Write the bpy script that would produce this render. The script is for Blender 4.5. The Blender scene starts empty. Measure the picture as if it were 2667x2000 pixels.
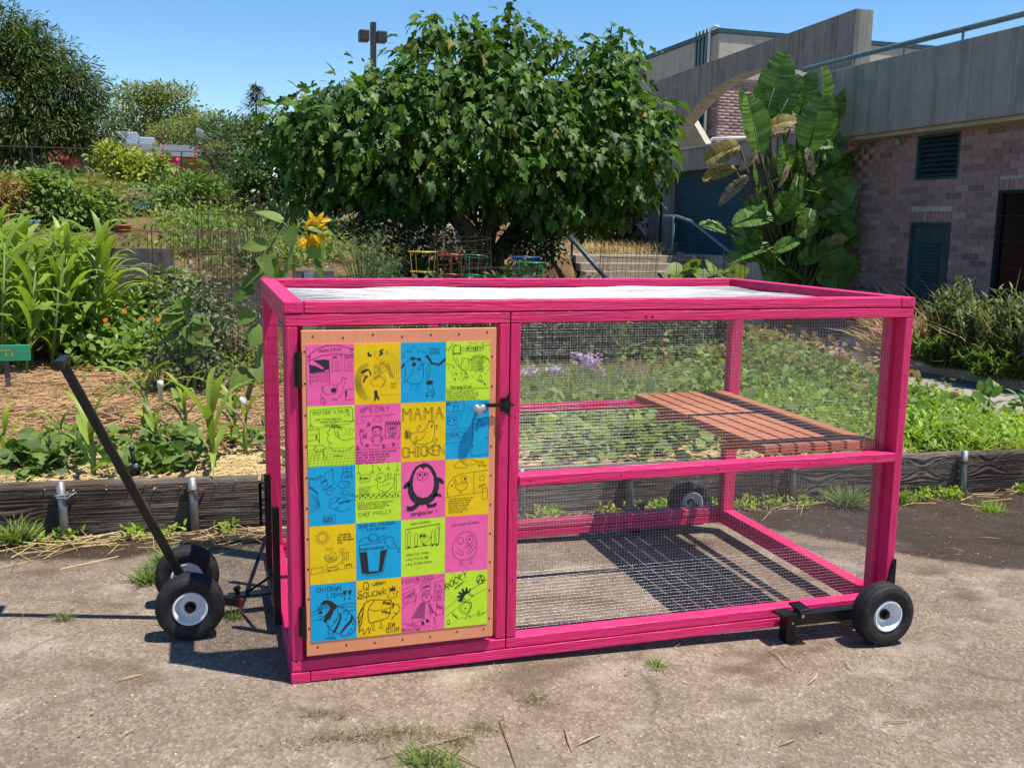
import bpy, math, random
import numpy as np
from mathutils import Vector, Matrix

random.seed(7)
rng = np.random.default_rng(11)
scene = bpy.context.scene
COL = scene.collection

# ---------------------------------------------------------------- camera, sky, sun, exposure
def rot_zxy(rx, ry, rz):
    return (Matrix.Rotation(rz, 3, 'Z') @ Matrix.Rotation(rx, 3, 'X') @ Matrix.Rotation(ry, 3, 'Y'))
R = rot_zxy(-.1583, -.0158, -.3007)                       # camera right / forward / up as columns
right, fwd, up = R.col[0], R.col[1], R.col[2]
cam = bpy.data.cameras.new('camera')
cam.sensor_fit = 'HORIZONTAL'; cam.sensor_width = 36.0; cam.lens = 34.66
cam.clip_start = .05; cam.clip_end = 2000
cam_ob = bpy.data.objects.new('camera', cam); COL.objects.link(cam_ob)
M = Matrix((right, up, -fwd)).transposed().to_4x4(); M.translation = (-.2334, -3.2548, 1.5631)
cam_ob.matrix_world = M
scene.camera = cam_ob

SUN = Vector((.314, -.20, 1.0)).normalized()               # towards the sun
world = bpy.data.worlds.new('World'); scene.world = world; world.use_nodes = True
wt = world.node_tree
sky = wt.nodes.new('ShaderNodeTexSky'); sky.sky_type = 'NISHITA'; sky.sun_disc = False
sky.sun_elevation = math.asin(SUN.z); sky.sun_rotation = math.atan2(SUN.x, SUN.y)
sky.altitude = 900; sky.air_density = 1.0; sky.dust_density = 0.; sky.ozone_density = 1.5
hs = wt.nodes.new('ShaderNodeHueSaturation'); hs.inputs['Saturation'].default_value = 1.28
wt.links.new(sky.outputs[0], hs.inputs['Color']); wt.links.new(hs.outputs[0], wt.nodes['Background'].inputs[0])
wt.nodes['Background'].inputs[1].default_value = .12
sl = bpy.data.lights.new('sun', 'SUN'); sl.energy = 5.0; sl.angle = math.radians(.53); sl.color = (1, .945, .85)
so = bpy.data.objects.new('sun', sl); COL.objects.link(so)
so.rotation_euler = SUN.to_track_quat('Z', 'Y').to_euler(); so.location = (4, -6, 12)
vs = scene.view_settings; vs.view_transform = 'Standard'; vs.look = 'None'; vs.gamma = 1; vs.exposure = .52
vs.use_curve_mapping = False
scene.render.engine = 'CYCLES'
scene.cycles.max_bounces = 6; scene.cycles.diffuse_bounces = 3; scene.cycles.transparent_max_bounces = 6
scene.cycles.use_denoising = True

# ---------------------------------------------------------------- helpers: objects
def tag(o, label=None, cat=None, group=None, kind=None):
    if label: o['label'] = label
    if cat: o['category'] = cat
    if group: o['group'] = group
    if kind: o['kind'] = kind
    return o

def empty(name, loc=(0, 0, 0), rz=0, **k):
    o = bpy.data.objects.new(name, None); COL.objects.link(o)
    o.location = loc; o.rotation_euler = (0, 0, rz); o.empty_display_size = .1
    return tag(o, **k)

WORLD = {}
def emptyw(name, loc=(0, 0, 0), **k):
    """an Empty at a thing's base whose children are modelled in world coordinates"""
    o = empty(name, loc, **k); WORLD[o.name] = Matrix.Translation(loc).inverted(); return o

def link(name, me, parent=None, loc=None, rot=None, scale=None, **k):
    o = bpy.data.objects.new(name, me); COL.objects.link(o)
    if parent is not None:
        o.parent = parent
        if parent.name in WORLD: o.matrix_parent_inverse = WORLD[parent.name]
    if loc is not None: o.location = loc
    if rot is not None: o.rotation_euler = rot
    if scale is not None: o.scale = scale
    return tag(o, **k)

def mesh_np(name, V, F, mats, smooth=False, midx=None):
    """V (n,3) array, F (m,k) array of equal-sized faces."""
    V = np.asarray(V, dtype=np.float32); F = np.asarray(F, dtype=np.int32)
    me = bpy.data.meshes.new(name); k = F.shape[1]; m = len(F)
    me.vertices.add(len(V)); me.vertices.foreach_set('co', V.ravel())
    me.loops.add(m * k); me.loops.foreach_set('vertex_index', F.ravel())
    me.polygons.add(m)
    me.polygons.foreach_set('loop_start', np.arange(0, m * k, k, dtype=np.int32))
    me.polygons.foreach_set('loop_total', np.full(m, k, dtype=np.int32))
    if smooth: me.polygons.foreach_set('use_smooth', np.ones(m, dtype=bool))
    for mt in (mats if isinstance(mats, (list, tuple)) else [mats]): me.materials.append(mt)
    if midx is not None: me.polygons.foreach_set('material_index', np.asarray(midx, dtype=np.int32))
    me.update(calc_edges=True); me.validate()
    return me

class MB:
    """collects shapes, builds ONE mesh object"""
    def __init__(s): s.v = []; s.f = []; s.m = []; s.mi = 0
    def add(s, vs, fs):
        b = len(s.v); s.v += [tuple(p) for p in vs]
        for f in fs: s.f.append(tuple(b + i for i in f)); s.m.append(s.mi)
        return s
    def box(s, x0, x1, y0, y1, z0, z1):
        return s.add([(x0,y0,z0),(x1,y0,z0),(x1,y1,z0),(x0,y1,z0),(x0,y0,z1),(x1,y0,z1),(x1,y1,z1),(x0,y1,z1)],
                     [(3,2,1,0),(4,5,6,7),(0,1,5,4),(1,2,6,5),(2,3,7,6),(3,0,4,7)])
    def bar(s, a, b, w, h, up=(0, 0, 1)):
        a = Vector(a); b = Vector(b); d = (b - a).normalized(); u = Vector(up)
        if abs(d.dot(u)) > .98: u = Vector((0, 1, 0))
        x = d.cross(u).normalized(); u = x.cross(d).normalized(); x *= w / 2; u *= h / 2
        return s.add([a-x-u, a+x-u, a+x+u, a-x+u, b-x-u, b+x-u, b+x+u, b-x+u],
                     [(0,1,2,3),(7,6,5,4),(4,5,1,0),(5,6,2,1),(6,7,3,2),(7,4,0,3)])
    def tube(s, pts, r, n=8, cap=True):
        pts = [Vector(p) for p in pts]; rs = r if isinstance(r, (list, tuple)) else [r] * len(pts)
        rings = []; pu = None
        for i, p in enumerate(pts):
            d = (pts[min(i+1, len(pts)-1)] - pts[max(i-1, 0)])
            if d.length < 1e-9: d = Vector((0, 0, 1))
            d.normalize()
            u = pu if pu is not None else (Vector((0, 0, 1)) if abs(d.z) < .9 else Vector((1, 0, 0)))
            x = d.cross(u)
            if x.length < 1e-5: x = d.cross(Vector((.3, .9, .2)))
            x.normalize(); u = x.cross(d).normalized(); pu = u
            rings.append([p + (x * math.cos(a) + u * math.sin(a)) * rs[i] for a in (2 * math.pi * k / n for k in range(n))])
        vs = [q for rg in rings for q in rg]; fs = []
        for i in range(len(pts) - 1):
            for k in range(n):
                k2 = (k + 1) % n; fs.append((i*n+k, i*n+k2, (i+1)*n+k2, (i+1)*n+k))
        if cap: fs.append(tuple(reversed(range(n)))); fs.append(tuple((len(pts)-1)*n + k for k in range(n)))
        return s.add(vs, fs)
    def lathe(s, prof, o=(0, 0, 0), axis='z', n=24):
        """prof: list of (r, h)"""
        vs = []; fs = []
        for r, h in prof:
            for k in range(n):
                a = 2 * math.pi * k / n; c, q = r * math.cos(a), r * math.sin(a)
                p = {'z': (c, q, h), 'y': (c, h, q), 'x': (h, c, q)}[axis]
                vs.append((p[0] + o[0], p[1] + o[1], p[2] + o[2]))
        for i in range(len(prof) - 1):
            for k in range(n):
                k2 = (k + 1) % n; fs.append((i*n+k, i*n+k2, (i+1)*n+k2, (i+1)*n+k))
        return s.add(vs, fs)
    def prism(s, poly, h0, h1, plane='xz'):
        """extrude a 2D polygon; plane xz -> along y, xy -> along z, yz -> along x"""
        def P(a, b, h): return {'xz': (a, h, b), 'xy': (a, b, h), 'yz': (h, a, b)}[plane]
        n = len(poly); vs = [P(a, b, h0) for a, b in poly] + [P(a, b, h1) for a, b in poly]
        return s.add(vs, [tuple(range(n)), tuple(reversed(range(n, 2*n)))] + [(i, i+n, (i+1) % n + n, (i+1) % n) for i in range(n)])
    def mesh(s, name, mats, smooth=False):
        me = bpy.data.meshes.new(name); me.from_pydata(s.v, [], s.f)
        for mt in (mats if isinstance(mats, (list, tuple)) else [mats]): me.materials.append(mt)
        if any(s.m): me.polygons.foreach_set('material_index', s.m)
        if smooth: me.polygons.foreach_set('use_smooth', [True] * len(s.f))
        me.update(); return me
    def build(s, name, mats, parent=None, smooth=False, bevel=0, **k):
        o = link(name, s.mesh(name, mats, smooth), parent, **k)
        if bevel:
            b = o.modifiers.new('bevel', 'BEVEL'); b.width = bevel; b.segments = 2; b.limit_method = 'ANGLE'
        return o

def copy_tree(o, parent=None):
    c = o.copy(); COL.objects.link(c); c.parent = parent
    for ch in o.children: copy_tree(ch, c)
    return c

# ---------------------------------------------------------------- helpers: numeric
def hash2(i, j, s=0):
    h = np.sin(i * 127.1 + j * 311.7 + s * 74.7) * 43758.5453
    return h - np.floor(h)
def vnoise(x, y, s=0):
    xi, yi = np.floor(x), np.floor(y); fx, fy = x - xi, y - yi
    fx = fx * fx * (3 - 2 * fx); fy = fy * fy * (3 - 2 * fy)
    a = hash2(xi, yi, s) * (1-fx) + hash2(xi+1, yi, s) * fx
    b = hash2(xi, yi+1, s) * (1-fx) + hash2(xi+1, yi+1, s) * fx
    return a * (1-fy) + b * fy
def fbm(x, y, s=0, o=4):
    t = 0; a = .5
    for k in range(o): t = t + a * vnoise(x * 2**k, y * 2**k, s + k); a *= .5
    return t
def sstep(x, a, b):
    t = np.clip((x - a) / (b - a), 0, 1); return t * t * (3 - 2 * t)

def frames(dirs, ups=None, roll=None):
    """(n,3) tip directions -> (n,3,3) with columns side, tip, normal"""
    d = dirs / np.linalg.norm(dirs, axis=1, keepdims=True)
    u = np.tile(np.array([0, 0, 1.]), (len(d), 1)) if ups is None else ups
    u = u + 1e-3 * rng.normal(size=u.shape)
    s = np.cross(d, u); s /= np.linalg.norm(s, axis=1, keepdims=True)
    n = np.cross(s, d)
    if roll is not None:
        c, q = np.cos(roll)[:, None], np.sin(roll)[:, None]
        s, n = s * c + n * q, n * c - s * q
    return np.stack([s, d, n], axis=2)

def scatter_mesh(name, base, pos, fr, sc, mats, smooth=False):
    bv, bf = base; bv = np.asarray(bv, float); bf = np.asarray(bf)
    sc = np.asarray(sc, float)
    if sc.ndim == 0: sc = np.full(len(pos), sc)
    L = bv[None] * (sc[:, None, None] if sc.ndim == 1 else sc[:, None, :])
    V = np.einsum('nij,nkj->nki', fr, L) + np.asarray(pos)[:, None, :]
    n, k = len(pos), len(bv)
    F = (bf[None] + (np.arange(n) * k)[:, None, None]).reshape(-1, bf.shape[1])
    return mesh_np(name, V.reshape(-1, 3), F, mats, smooth)

def fan(outline, bend=0., cup=0., mid=(0, .45), fold=0.):
    """triangle fan leaf: outline of (x, y) with y from 0 (stem) to 1 (tip)"""
    vs = [(mid[0], mid[1], 0)] + [(x, y, 0) for x, y in outline]
    out = []
    for x, y, z in vs:
        z = -bend * y * y + cup * (x * x) + fold * abs(x)
        out.append((x, y, z))
    n = len(outline)
    return np.array(out), np.array([(0, i + 1, (i + 1) % n + 1) for i in range(n)])

def strip_leaf(w=.12, seg=4, bend=.3, fold=.15, shape=lambda t: math.sin(math.pi * min(1, .08 + t * .92)) ** .7):
    """lanceolate leaf with a midrib, folded and bent; triangles"""
    vs = []; fs = []
    for i in range(seg + 1):
        t = i / seg; h = w * shape(t) if i < seg else .002
        z = -bend * t * t; y = t * (1 - .25 * bend * t)
        vs += [(-h, y, z + fold * h), (0, y, z), (h, y, z + fold * h)]
    for i in range(seg):
        a = i * 3; b = a + 3
        for p, q in ((0, 1), (1, 2)): fs += [(a+p, a+q, b+q), (a+p, b+q, b+p)]
    return np.array(vs), np.array(fs)

# ---------------------------------------------------------------- helpers: materials
class G:
    def __init__(s, name):
        s.m = bpy.data.materials.new(name); s.m.use_nodes = True; s.t = s.m.node_tree
        s.b = s.t.nodes['Principled BSDF']; s.out = s.t.nodes['Material Output']
    def n(s, typ, ins=None, **props):
        nd = s.t.nodes.new('ShaderNode' + typ)
        for k, v in props.items(): setattr(nd, k, v)
        for k, v in (ins or {}).items():
            sock = nd.inputs[k]
            if isinstance(v, bpy.types.NodeSocket): s.t.links.new(v, sock)
            else: sock.default_value = v
        return nd
    def set(s, **k):
        names = dict(color='Base Color', rough='Roughness', metal='Metallic', spec='Specular IOR Level', normal='Normal', trans='Transmission Weight', coat='Coat Weight')
        for a, v in k.items():
            sock = s.b.inputs[names[a]]
            if isinstance(v, bpy.types.NodeSocket): s.t.links.new(v, sock)
            else: sock.default_value = (*v, 1) if isinstance(v, tuple) and len(v) == 3 else v
        return s
    def coord(s, scale=(1, 1, 1), kind='Object', rot=(0, 0, 0)):
        tc = s.n('TexCoord'); mp = s.n('Mapping', {'Vector': tc.outputs[kind], 'Scale': scale, 'Rotation': rot})
        return mp.outputs[0]
    def geo(s, scale=(1, 1, 1)):
        g = s.n('NewGeometry'); return s.n('Mapping', {'Vector': g.outputs['Position'], 'Scale': scale}).outputs[0]
    def noise(s, co, scale=5., detail=4., rough=.55, dist=0.):
        return s.n('TexNoise', {'Vector': co, 'Scale': scale, 'Detail': detail, 'Roughness': rough, 'Distortion': dist}).outputs[0]
    def ramp(s, fac, stops, interp='LINEAR'):
        r = s.n('ValToRGB', {'Fac': fac}); r.color_ramp.interpolation = interp; e = r.color_ramp.elements
        while len(e) < len(stops): e.new(.5)
        for q, (p, c) in zip(e, stops):
            q.position = p; q.color = (*c, 1) if isinstance(c, tuple) else (c, c, c, 1)
        return r.outputs[0]
    def mix(s, fac, a, b, typ='MIX'):
        nd = s.n('Mix', data_type='RGBA', blend_type=typ)
        for sock, v in ((nd.inputs[0], fac), (nd.inputs[6], a), (nd.inputs[7], b)):
            if isinstance(v, bpy.types.NodeSocket): s.t.links.new(v, sock)
            else: sock.default_value = (*v, 1) if isinstance(v, tuple) and len(v) == 3 else v
        return nd.outputs[2]
    def math(s, op, a, b=0.):
        nd = s.n('Math', operation=op)
        for i, v in enumerate((a, b)):
            if isinstance(v, bpy.types.NodeSocket): s.t.links.new(v, nd.inputs[i])
            else: nd.inputs[i].default_value = v
        return nd.outputs[0]
    def bump(s, h, strength=.4, dist=.01, normal=None):
        ins = {'Height': h, 'Strength': strength, 'Distance': dist}
        if normal is not None: ins['Normal'] = normal
        return s.n('Bump', ins).outputs[0]
    def rnd(s):
        a = s.n('ObjectInfo').outputs['Random']; b = s.n('NewGeometry').outputs['Random Per Island']
        return s.math('FRACT', s.math('ADD', a, b))

def plain(name, col, rough=.6, metal=0., var=.12, bscale=60., bstr=.12, spec=.5):
    g = G(name); co = g.geo()
    nz = g.noise(co, 9, 5, .6)
    lo = tuple(c * (1 - var * 1.6) for c in col); hi = tuple(min(1, c * (1 + var)) for c in col)
    g.set(color=g.ramp(nz, [(.3, lo), (.7, hi)]), rough=rough, metal=metal, spec=spec,
          normal=g.bump(g.noise(co, bscale, 3), bstr, .004))
    return g.m

def leafmat(name, dark, light, trans=.35, rough=.5, tcol=None, spec=.35, dry=None, dryf=.0):
    g = G(name); r = g.rnd()
    col = g.ramp(r, [(0., dark), (.75, light), (1., tuple(min(1, c * 1.2) for c in light))])
    if dry: col = g.mix(g.ramp(r, [(1 - dryf, 0.), (1 - dryf + .01, 1.)]), col, dry)
    vein = g.noise(g.geo((1, 1, 1)), 40, 2)
    col = g.mix(.25, col, g.ramp(vein, [(.3, tuple(c * .7 for c in dark)), (.7, light)]))
    g.set(color=col, rough=rough, spec=spec)
    tr = g.n('BsdfTranslucent', {'Color': g.mix(1., col, (*(tcol or (1.15, 1.3, .55)), 1), 'MULTIPLY')})
    mx = g.n('MixShader', {0: trans, 1: g.b.outputs[0], 2: tr.outputs[0]})
    g.t.links.new(mx.outputs[0], g.out.inputs[0])
    return g.m
# ================================================================ the setting
def az(x): return -.025 * np.clip(x, -4, 8)               # asphalt height

g = G('asphalt'); co = g.geo()
big = g.noise(co, .9, 5, .6); mid = g.noise(co, 7, 5, .65); fine = g.noise(co, 160, 3, .7)
vor = g.n('TexVoronoi', {'Vector': co, 'Scale': 95.}, feature='F1')
agg = g.ramp(vor.outputs['Color'], [(0., (.035, .028, .022)), (.35, (.13, .10, .075)), (.62, (.24, .19, .145)), (.86, (.34, .28, .22)), (1., (.6, .53, .45))])
base = g.ramp(big, [(.3, (.18, .128, .086)), (.5, (.265, .198, .14)), (.72, (.335, .26, .19))])
col = g.mix(.52, base, agg)
col = g.mix(g.ramp(mid, [(.35, .45), (.6, 0.)]), col, (.15, .115, .085))
pebb = g.n('TexVoronoi', {'Vector': co, 'Scale': 42., 'Randomness': 1.}, feature='F1')
col = g.mix(g.ramp(pebb.outputs['Distance'], [(.10, .75), (.17, 0.)]), col, g.ramp(pebb.outputs['Color'], [(.2, (.16, .12, .09)), (.6, (.42, .36, .30)), (.9, (.66, .6, .52))]))
stain = g.n('TexNoise', {'Vector': g.geo((1., 1.6, 1.)), 'Scale': 1.7, 'Detail': 4., 'Roughness': .6}).outputs[0]
col = g.mix(g.ramp(stain, [(.54, 0.), (.66, .7)]), col, (.105, .068, .045))
dust = g.noise(g.geo((1., 1.3, 1.)), 2.6, 5, .62)
col = g.mix(g.ramp(dust, [(.55, 0.), (.75, .5)]), col, (.5, .43, .35))
ck = g.n('TexVoronoi', {'Vector': g.n('VectorMath', {0: co, 1: g.n('VectorMath', {0: g.n('TexNoise', {'Vector': co, 'Scale': 3., 'Detail': 4.}).outputs['Color'], 1: (.35, .35, 0)}, operation='MULTIPLY').outputs[0]}, operation='ADD').outputs[0], 'Scale': .55}, feature='DISTANCE_TO_EDGE').outputs['Distance']
crack = g.math('MULTIPLY', g.ramp(ck, [(.0, 1.), (.007, 0.)]), g.ramp(g.noise(co, 1.1, 2), [(.56, 0.), (.68, .45)]))
col = g.mix(crack, col, (.05, .042, .03))
# water that ran off the watered bed: wet strip along the boards and a wet sheet beside the far wheel
sep = g.n('SeparateXYZ', {'Vector': g.n('NewGeometry').outputs['Position']})
px_, py_ = sep.outputs[0], sep.outputs[1]
edge = g.math('ADD', py_, g.math('MULTIPLY', g.math('SUBTRACT', g.noise(co, 1.6, 5, .6), .5), .55))
rightw = g.n('MapRange', {0: px_, 1: 2.3, 2: 3.7, 3: 1.5, 4: .5}, interpolation_type='SMOOTHSTEP').outputs[0]
wet = g.n('MapRange', {0: g.math('SUBTRACT', edge, rightw), 1: -.05, 2: .07, 3: 0., 4: 1.}, interpolation_type='SMOOTHSTEP').outputs[0]
ring = g.n('MapRange', {0: g.math('ABSOLUTE', g.math('ADD', g.math('SUBTRACT', edge, rightw), .10)), 1: .0, 2: .07, 3: .45, 4: 0.}).outputs[0]
wet = g.math('MULTIPLY', wet, g.n('MapRange', {0: py_, 1: 2.2, 2: 2.4, 3: 1., 4: 0.}).outputs[0])
col = g.mix(ring, col, (.20, .13, .075))
col = g.mix(g.math('MULTIPLY', wet, .92), col, g.mix(1., col, (.17, .13, .105, 1), 'MULTIPLY'))
g.set(color=col, rough=g.n('MapRange', {0: g.math('MULTIPLY', wet, g.noise(co, 5, 4)), 1: .25, 2: .6, 3: .95, 4: .38}).outputs[0], spec=.22)
h = g.math('ADD', g.math('SUBTRACT', g.math('MULTIPLY', fine, .5), g.math('MULTIPLY', crack, 2.)), g.math('ADD', g.math('MULTIPLY', vor.outputs['Distance'], 1.2), g.math('MULTIPLY', mid, .8)))
g.set(normal=g.bump(h, .7, .005))
ASPHALT = g.m

xs = np.array([-400, -60, -12, -4, -2, 0, 2, 4, 6, 8, 14, 60, 400.]); ys = np.array([-200, -20, -5, -1, 1, 3, 8, 14, 30, 80, 300, 900.])
X, Y = np.meshgrid(xs, ys); Z = az(X)
def gridmesh(name, X, Y, Z, mat, smooth=True):
    r, c = X.shape; V = np.stack([X, Y, Z], -1).reshape(-1, 3)
    i = np.arange(r * c).reshape(r, c)
    F = np.stack([i[:-1, :-1], i[:-1, 1:], i[1:, 1:], i[1:, :-1]], -1).reshape(-1, 4)
    return mesh_np(name, V, F, mat, smooth)
link('ground', gridmesh('ground', X, Y, Z, ASPHALT), kind='structure')

# ---- soil of the terraced garden
g = G('mulched_soil'); co = g.geo()
n1 = g.noise(co, 1.3, 5, .6); n2 = g.noise(co, 22, 5, .7); n3 = g.noise(g.geo((30, 90, 30)), 3., 3, .6)
soil = g.ramp(n2, [(.3, (.05, .03, .018)), (.5, (.13, .075, .042)), (.68, (.27, .15, .08))])
straw = g.ramp(n3, [(.3, (.20, .11, .055)), (.55, (.42, .27, .13)), (.75, (.58, .43, .22))])
col = g.mix(g.ramp(n1, [(.36, 0.), (.58, .85)]), soil, straw)
g.set(color=col, rough=.95, spec=.1, normal=g.bump(g.math('ADD', n2, n3), 1., .03))
SOIL = g.m

def xe(y): return np.minimum(4.95 + .31 * y, 8.2)          # the bed's right edge beside the path
def terrain(x, y):
    base = .22 - .025 * np.clip(x, -4, 8)
    L = 1 - sstep(x, 1.5, 2.3)
    left = base + (1.0 - base) * sstep(y, 7.45, 7.6) + .22 * sstep(y, 7.6, 10.3) + .17 * sstep(y, 10.3, 10.42) \
        + .25 * sstep(y, 10.6, 14) + .5 * sstep(y, 14, 19) + .6 * sstep(y, 19, 30) + 1.4 * sstep(y, 30, 60)
    up_ = 1 - sstep(x, 4.5, 5.4)
    rt = base + (.95 - base) * (sstep(y, 9.3, 12.6) * up_ + sstep(y, 18.4, 19.6) * (1 - up_)) + .1 * sstep(y, 13, 20) * up_ + 1.6 * sstep(y, 24, 60)
    z = rt + (left - rt) * L
    return z + .035 * (fbm(x * 1.7, y * 1.7, 3) - .5) * sstep(y, 1.95, 2.5) * 2
ys = np.concatenate([np.linspace(1.935, 4, 40), np.linspace(4.1, 12, 80), np.linspace(12.2, 30, 60), np.linspace(31, 130, 40)])
t = np.linspace(0, 1, 110)
Y, T = np.meshgrid(ys, t, indexing='ij'); E = xe(Y); X = E - (E + 26) * (1 - T) ** 1.7
link('garden_soil', gridmesh('garden_soil', X[:, ::1], Y, terrain(X, Y), SOIL), kind='structure')
# edge skirt towards the path: low concrete edging
mb = MB()
for i in range(14):
    y0 = 1.95 + i * .75; y1 = y0 + .74
    a, b = float(xe(np.array(y0))), float(xe(np.array(y1)))
    mb.add([(a, y0, -.4), (a + .06, y0, -.4), (b + .06, y1, -.4), (b, y1, -.4), (a, y0, -.02), (a + .06, y0, -.02), (b + .06, y1, -.02), (b, y1, -.02)],
           [(3,2,1,0),(4,5,6,7),(0,1,5,4),(1,2,6,5),(2,3,7,6),(3,0,4,7)])

def concrete(name, lo, hi, streak=.5, dark=(.10, .095, .085), scale=2.2):
    g = G(name); co = g.geo()
    n = g.noise(co, scale, 6, .65); st = g.noise(g.geo((6, 6, .35)), 1.2, 5, .6); f = g.noise(co, 70, 4, .7)
    c = g.ramp(n, [(.3, lo), (.7, hi)])
    c = g.mix(g.ramp(st, [(.48, 0.), (.72, streak)]), c, dark)
    c = g.mix(.18, c, g.ramp(f, [(.3, lo), (.7, hi)]))
    pits = g.n('TexVoronoi', {'Vector': co, 'Scale': 5.}).outputs['Distance']
    c = g.mix(g.ramp(pits, [(.02, .7), (.05, 0.)]), c, dark)
    g.set(color=c, rough=.9, spec=.2, normal=g.bump(g.math('ADD', f, n), .35, .008))
    return g.m
CONC = concrete('weathered_concrete', (.27, .255, .225), (.40, .375, .33), .55)
CONC_DARK = concrete('stained_concrete', (.21, .195, .17), (.33, .305, .265), .8, (.055, .05, .045))
CONC_PALE = concrete('pale_concrete', (.38, .35, .29), (.5, .46, .385), .25)
PATHM = concrete('path_paving', (.24, .21, .185), (.32, .285, .25), .0, scale=3.)
mb.build('bed_edging', CONC_DARK, kind='structure')

kerb = [(8.7, 2.5), (8.58, 5.6), (8.5, 7.3), (9.25, 9.6), (9.38, 10.6), (9.78, 12.9), (10.1, 15.5)]
def lerp_pts(pts, y):
    for (x0, y0), (x1, y1) in zip(pts, pts[1:]):
        if y0 <= y <= y1: return x0 + (x1 - x0) * (y - y0) / (y1 - y0)
    return pts[-1][0]
yy = np.linspace(1.95, 18.1, 60)
V = []; F = []
for i, y in enumerate(yy):
    x0 = float(xe(np.array(y))) + .06; x1 = max(lerp_pts(kerb, max(2.5, y)), x0 + .1) + .02 if y < 13 else 11.6
    V += [(x0, y, float(az(x0)) + .005), (x1, y, float(az(x1)) + .005)]
    if i: F.append((2*i-2, 2*i-1, 2*i+1, 2*i))
link('path', mesh_np('path', V, F, PATHM), kind='structure')
# kerb blocks along the planting strip, and the strip's soil
mb = MB(); sv = []; sf = []
for (x0, y0), (x1, y1) in zip(kerb, kerb[1:]):
    mb.add([(x0, y0, -.3), (x0+.15, y0, -.3), (x1+.15, y1, -.3), (x1, y1, -.3), (x0, y0, -.07), (x0+.15, y0, -.07), (x1+.15, y1, -.07), (x1, y1, -.07)],
           [(3,2,1,0),(4,5,6,7),(0,1,5,4),(1,2,6,5),(2,3,7,6),(3,0,4,7)])
mb.build('kerb', CONC_PALE, kind='structure', bevel=.012)
V = []; F = []
for i, (x, y) in enumerate(kerb):
    V += [(x + .1, y, -.11), (10.85, y, -.09)]
    if i: F.append((2*i-2, 2*i-1, 2*i+1, 2*i))
link('strip_soil', mesh_np('strip_soil', V, F, SOIL), kind='structure')
# upper terrace paving in front of the rolling door
MB().box(3.5, 20, 19.62, 46, .2, .9).build('terrace', PATHM, kind='structure')

# ---- the board edging of the near bed: three long planks with deep weathered grain
g = G('weathered_plank'); co = g.geo()
gr = g.noise(g.geo((1.4, 10, 60)), 1.1, 5, .65, .3); fine = g.noise(g.geo((4, 40, 320)), 1., 3, .6)
c = g.ramp(gr, [(.28, (.035, .026, .02)), (.5, (.15, .118, .094)), (.72, (.30, .25, .205))])
c = g.mix(.45, c, g.ramp(fine, [(.3, (.03, .022, .018)), (.7, (.31, .26, .215))]))
wetn = g.noise(co, 1.2, 3)
c = g.mix(g.ramp(wetn, [(.45, 0.), (.62, .75)]), c, g.mix(1., c, (.4, .34, .3, 1), 'MULTIPLY'))
g.set(color=c, rough=.85, spec=.2, normal=g.bump(g.math('ADD', gr, fine), .9, .012))
PLANK = g.m
def plank(x0, x1, zb0, zb1, h, seed, y=1.88):
    nx, nz = 150, 44
    X, Zt = np.meshgrid(np.linspace(x0, x1, nx), np.linspace(0, 1, nz))
    zb = zb0 + (zb1 - zb0) * (X - x0) / (x1 - x0)
    warp = fbm(X * .8, Zt * 2, seed) * 3 + Zt * 22
    knot = np.zeros_like(X)
    for k in range(3):
        kx, kz = x0 + (x1 - x0) * random.random(), .25 + .5 * random.random()
        d = np.hypot((X - kx) / .16, (Zt - kz) / .22); knot += np.exp(-d * d) * 5
    gr = np.abs(((warp + knot) % 1) - .5) * 2
    d = .010 * gr ** 2 + .008 * fbm(X * 6, Zt * 40, seed + 5)
    edge = np.minimum(Zt, 1 - Zt); d += .02 * np.clip(.06 - edge, 0, 1) / .06
    Z = zb + h * Zt + .012 * (fbm(X * 1.5, X * 0, seed + 9) - .5) * (Zt > .5)
    Yf = y - .025 + d
    V = np.stack([X, Yf, Z], -1)
    # top and back
    top = np.stack([X[-1], np.full(nx, y + .03), Z[-1]], -1)[None]; bk = np.stack([X[-1], np.full(nx, y + .03), zb[0] - .05], -1)[None]
    V = np.concatenate([V, top, bk], 0); r = V.shape[0]
    i = np.arange(r * nx).reshape(r, nx)
    F = np.stack([i[:-1, :-1], i[:-1, 1:], i[1:, 1:], i[1:, :-1]], -1).reshape(-1, 4)
    return mesh_np('plank', V.reshape(-1, 3), F, PLANK, True)
be = emptyw('board_edging', (0, 1.88, 0), label='low edging of long grey weathered planks along the front of the planted bed', cat='edging')
for x0, x1, s in ((-3.4, -.012, 3), (.004, 3.02, 8), (3.03, 5.6, 14)):
    o = link('plank', plank(x0, x1, -.025 * x0 - .01, -.025 * x1 - .01, .278, s), be)
GALV = plain('galvanised_pipe', (.30, .30, .30), .5, .7, .35, 80, .1)
RUST = plain('rusty_wire', (.10, .045, .025), .8, .3, .3)
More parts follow.
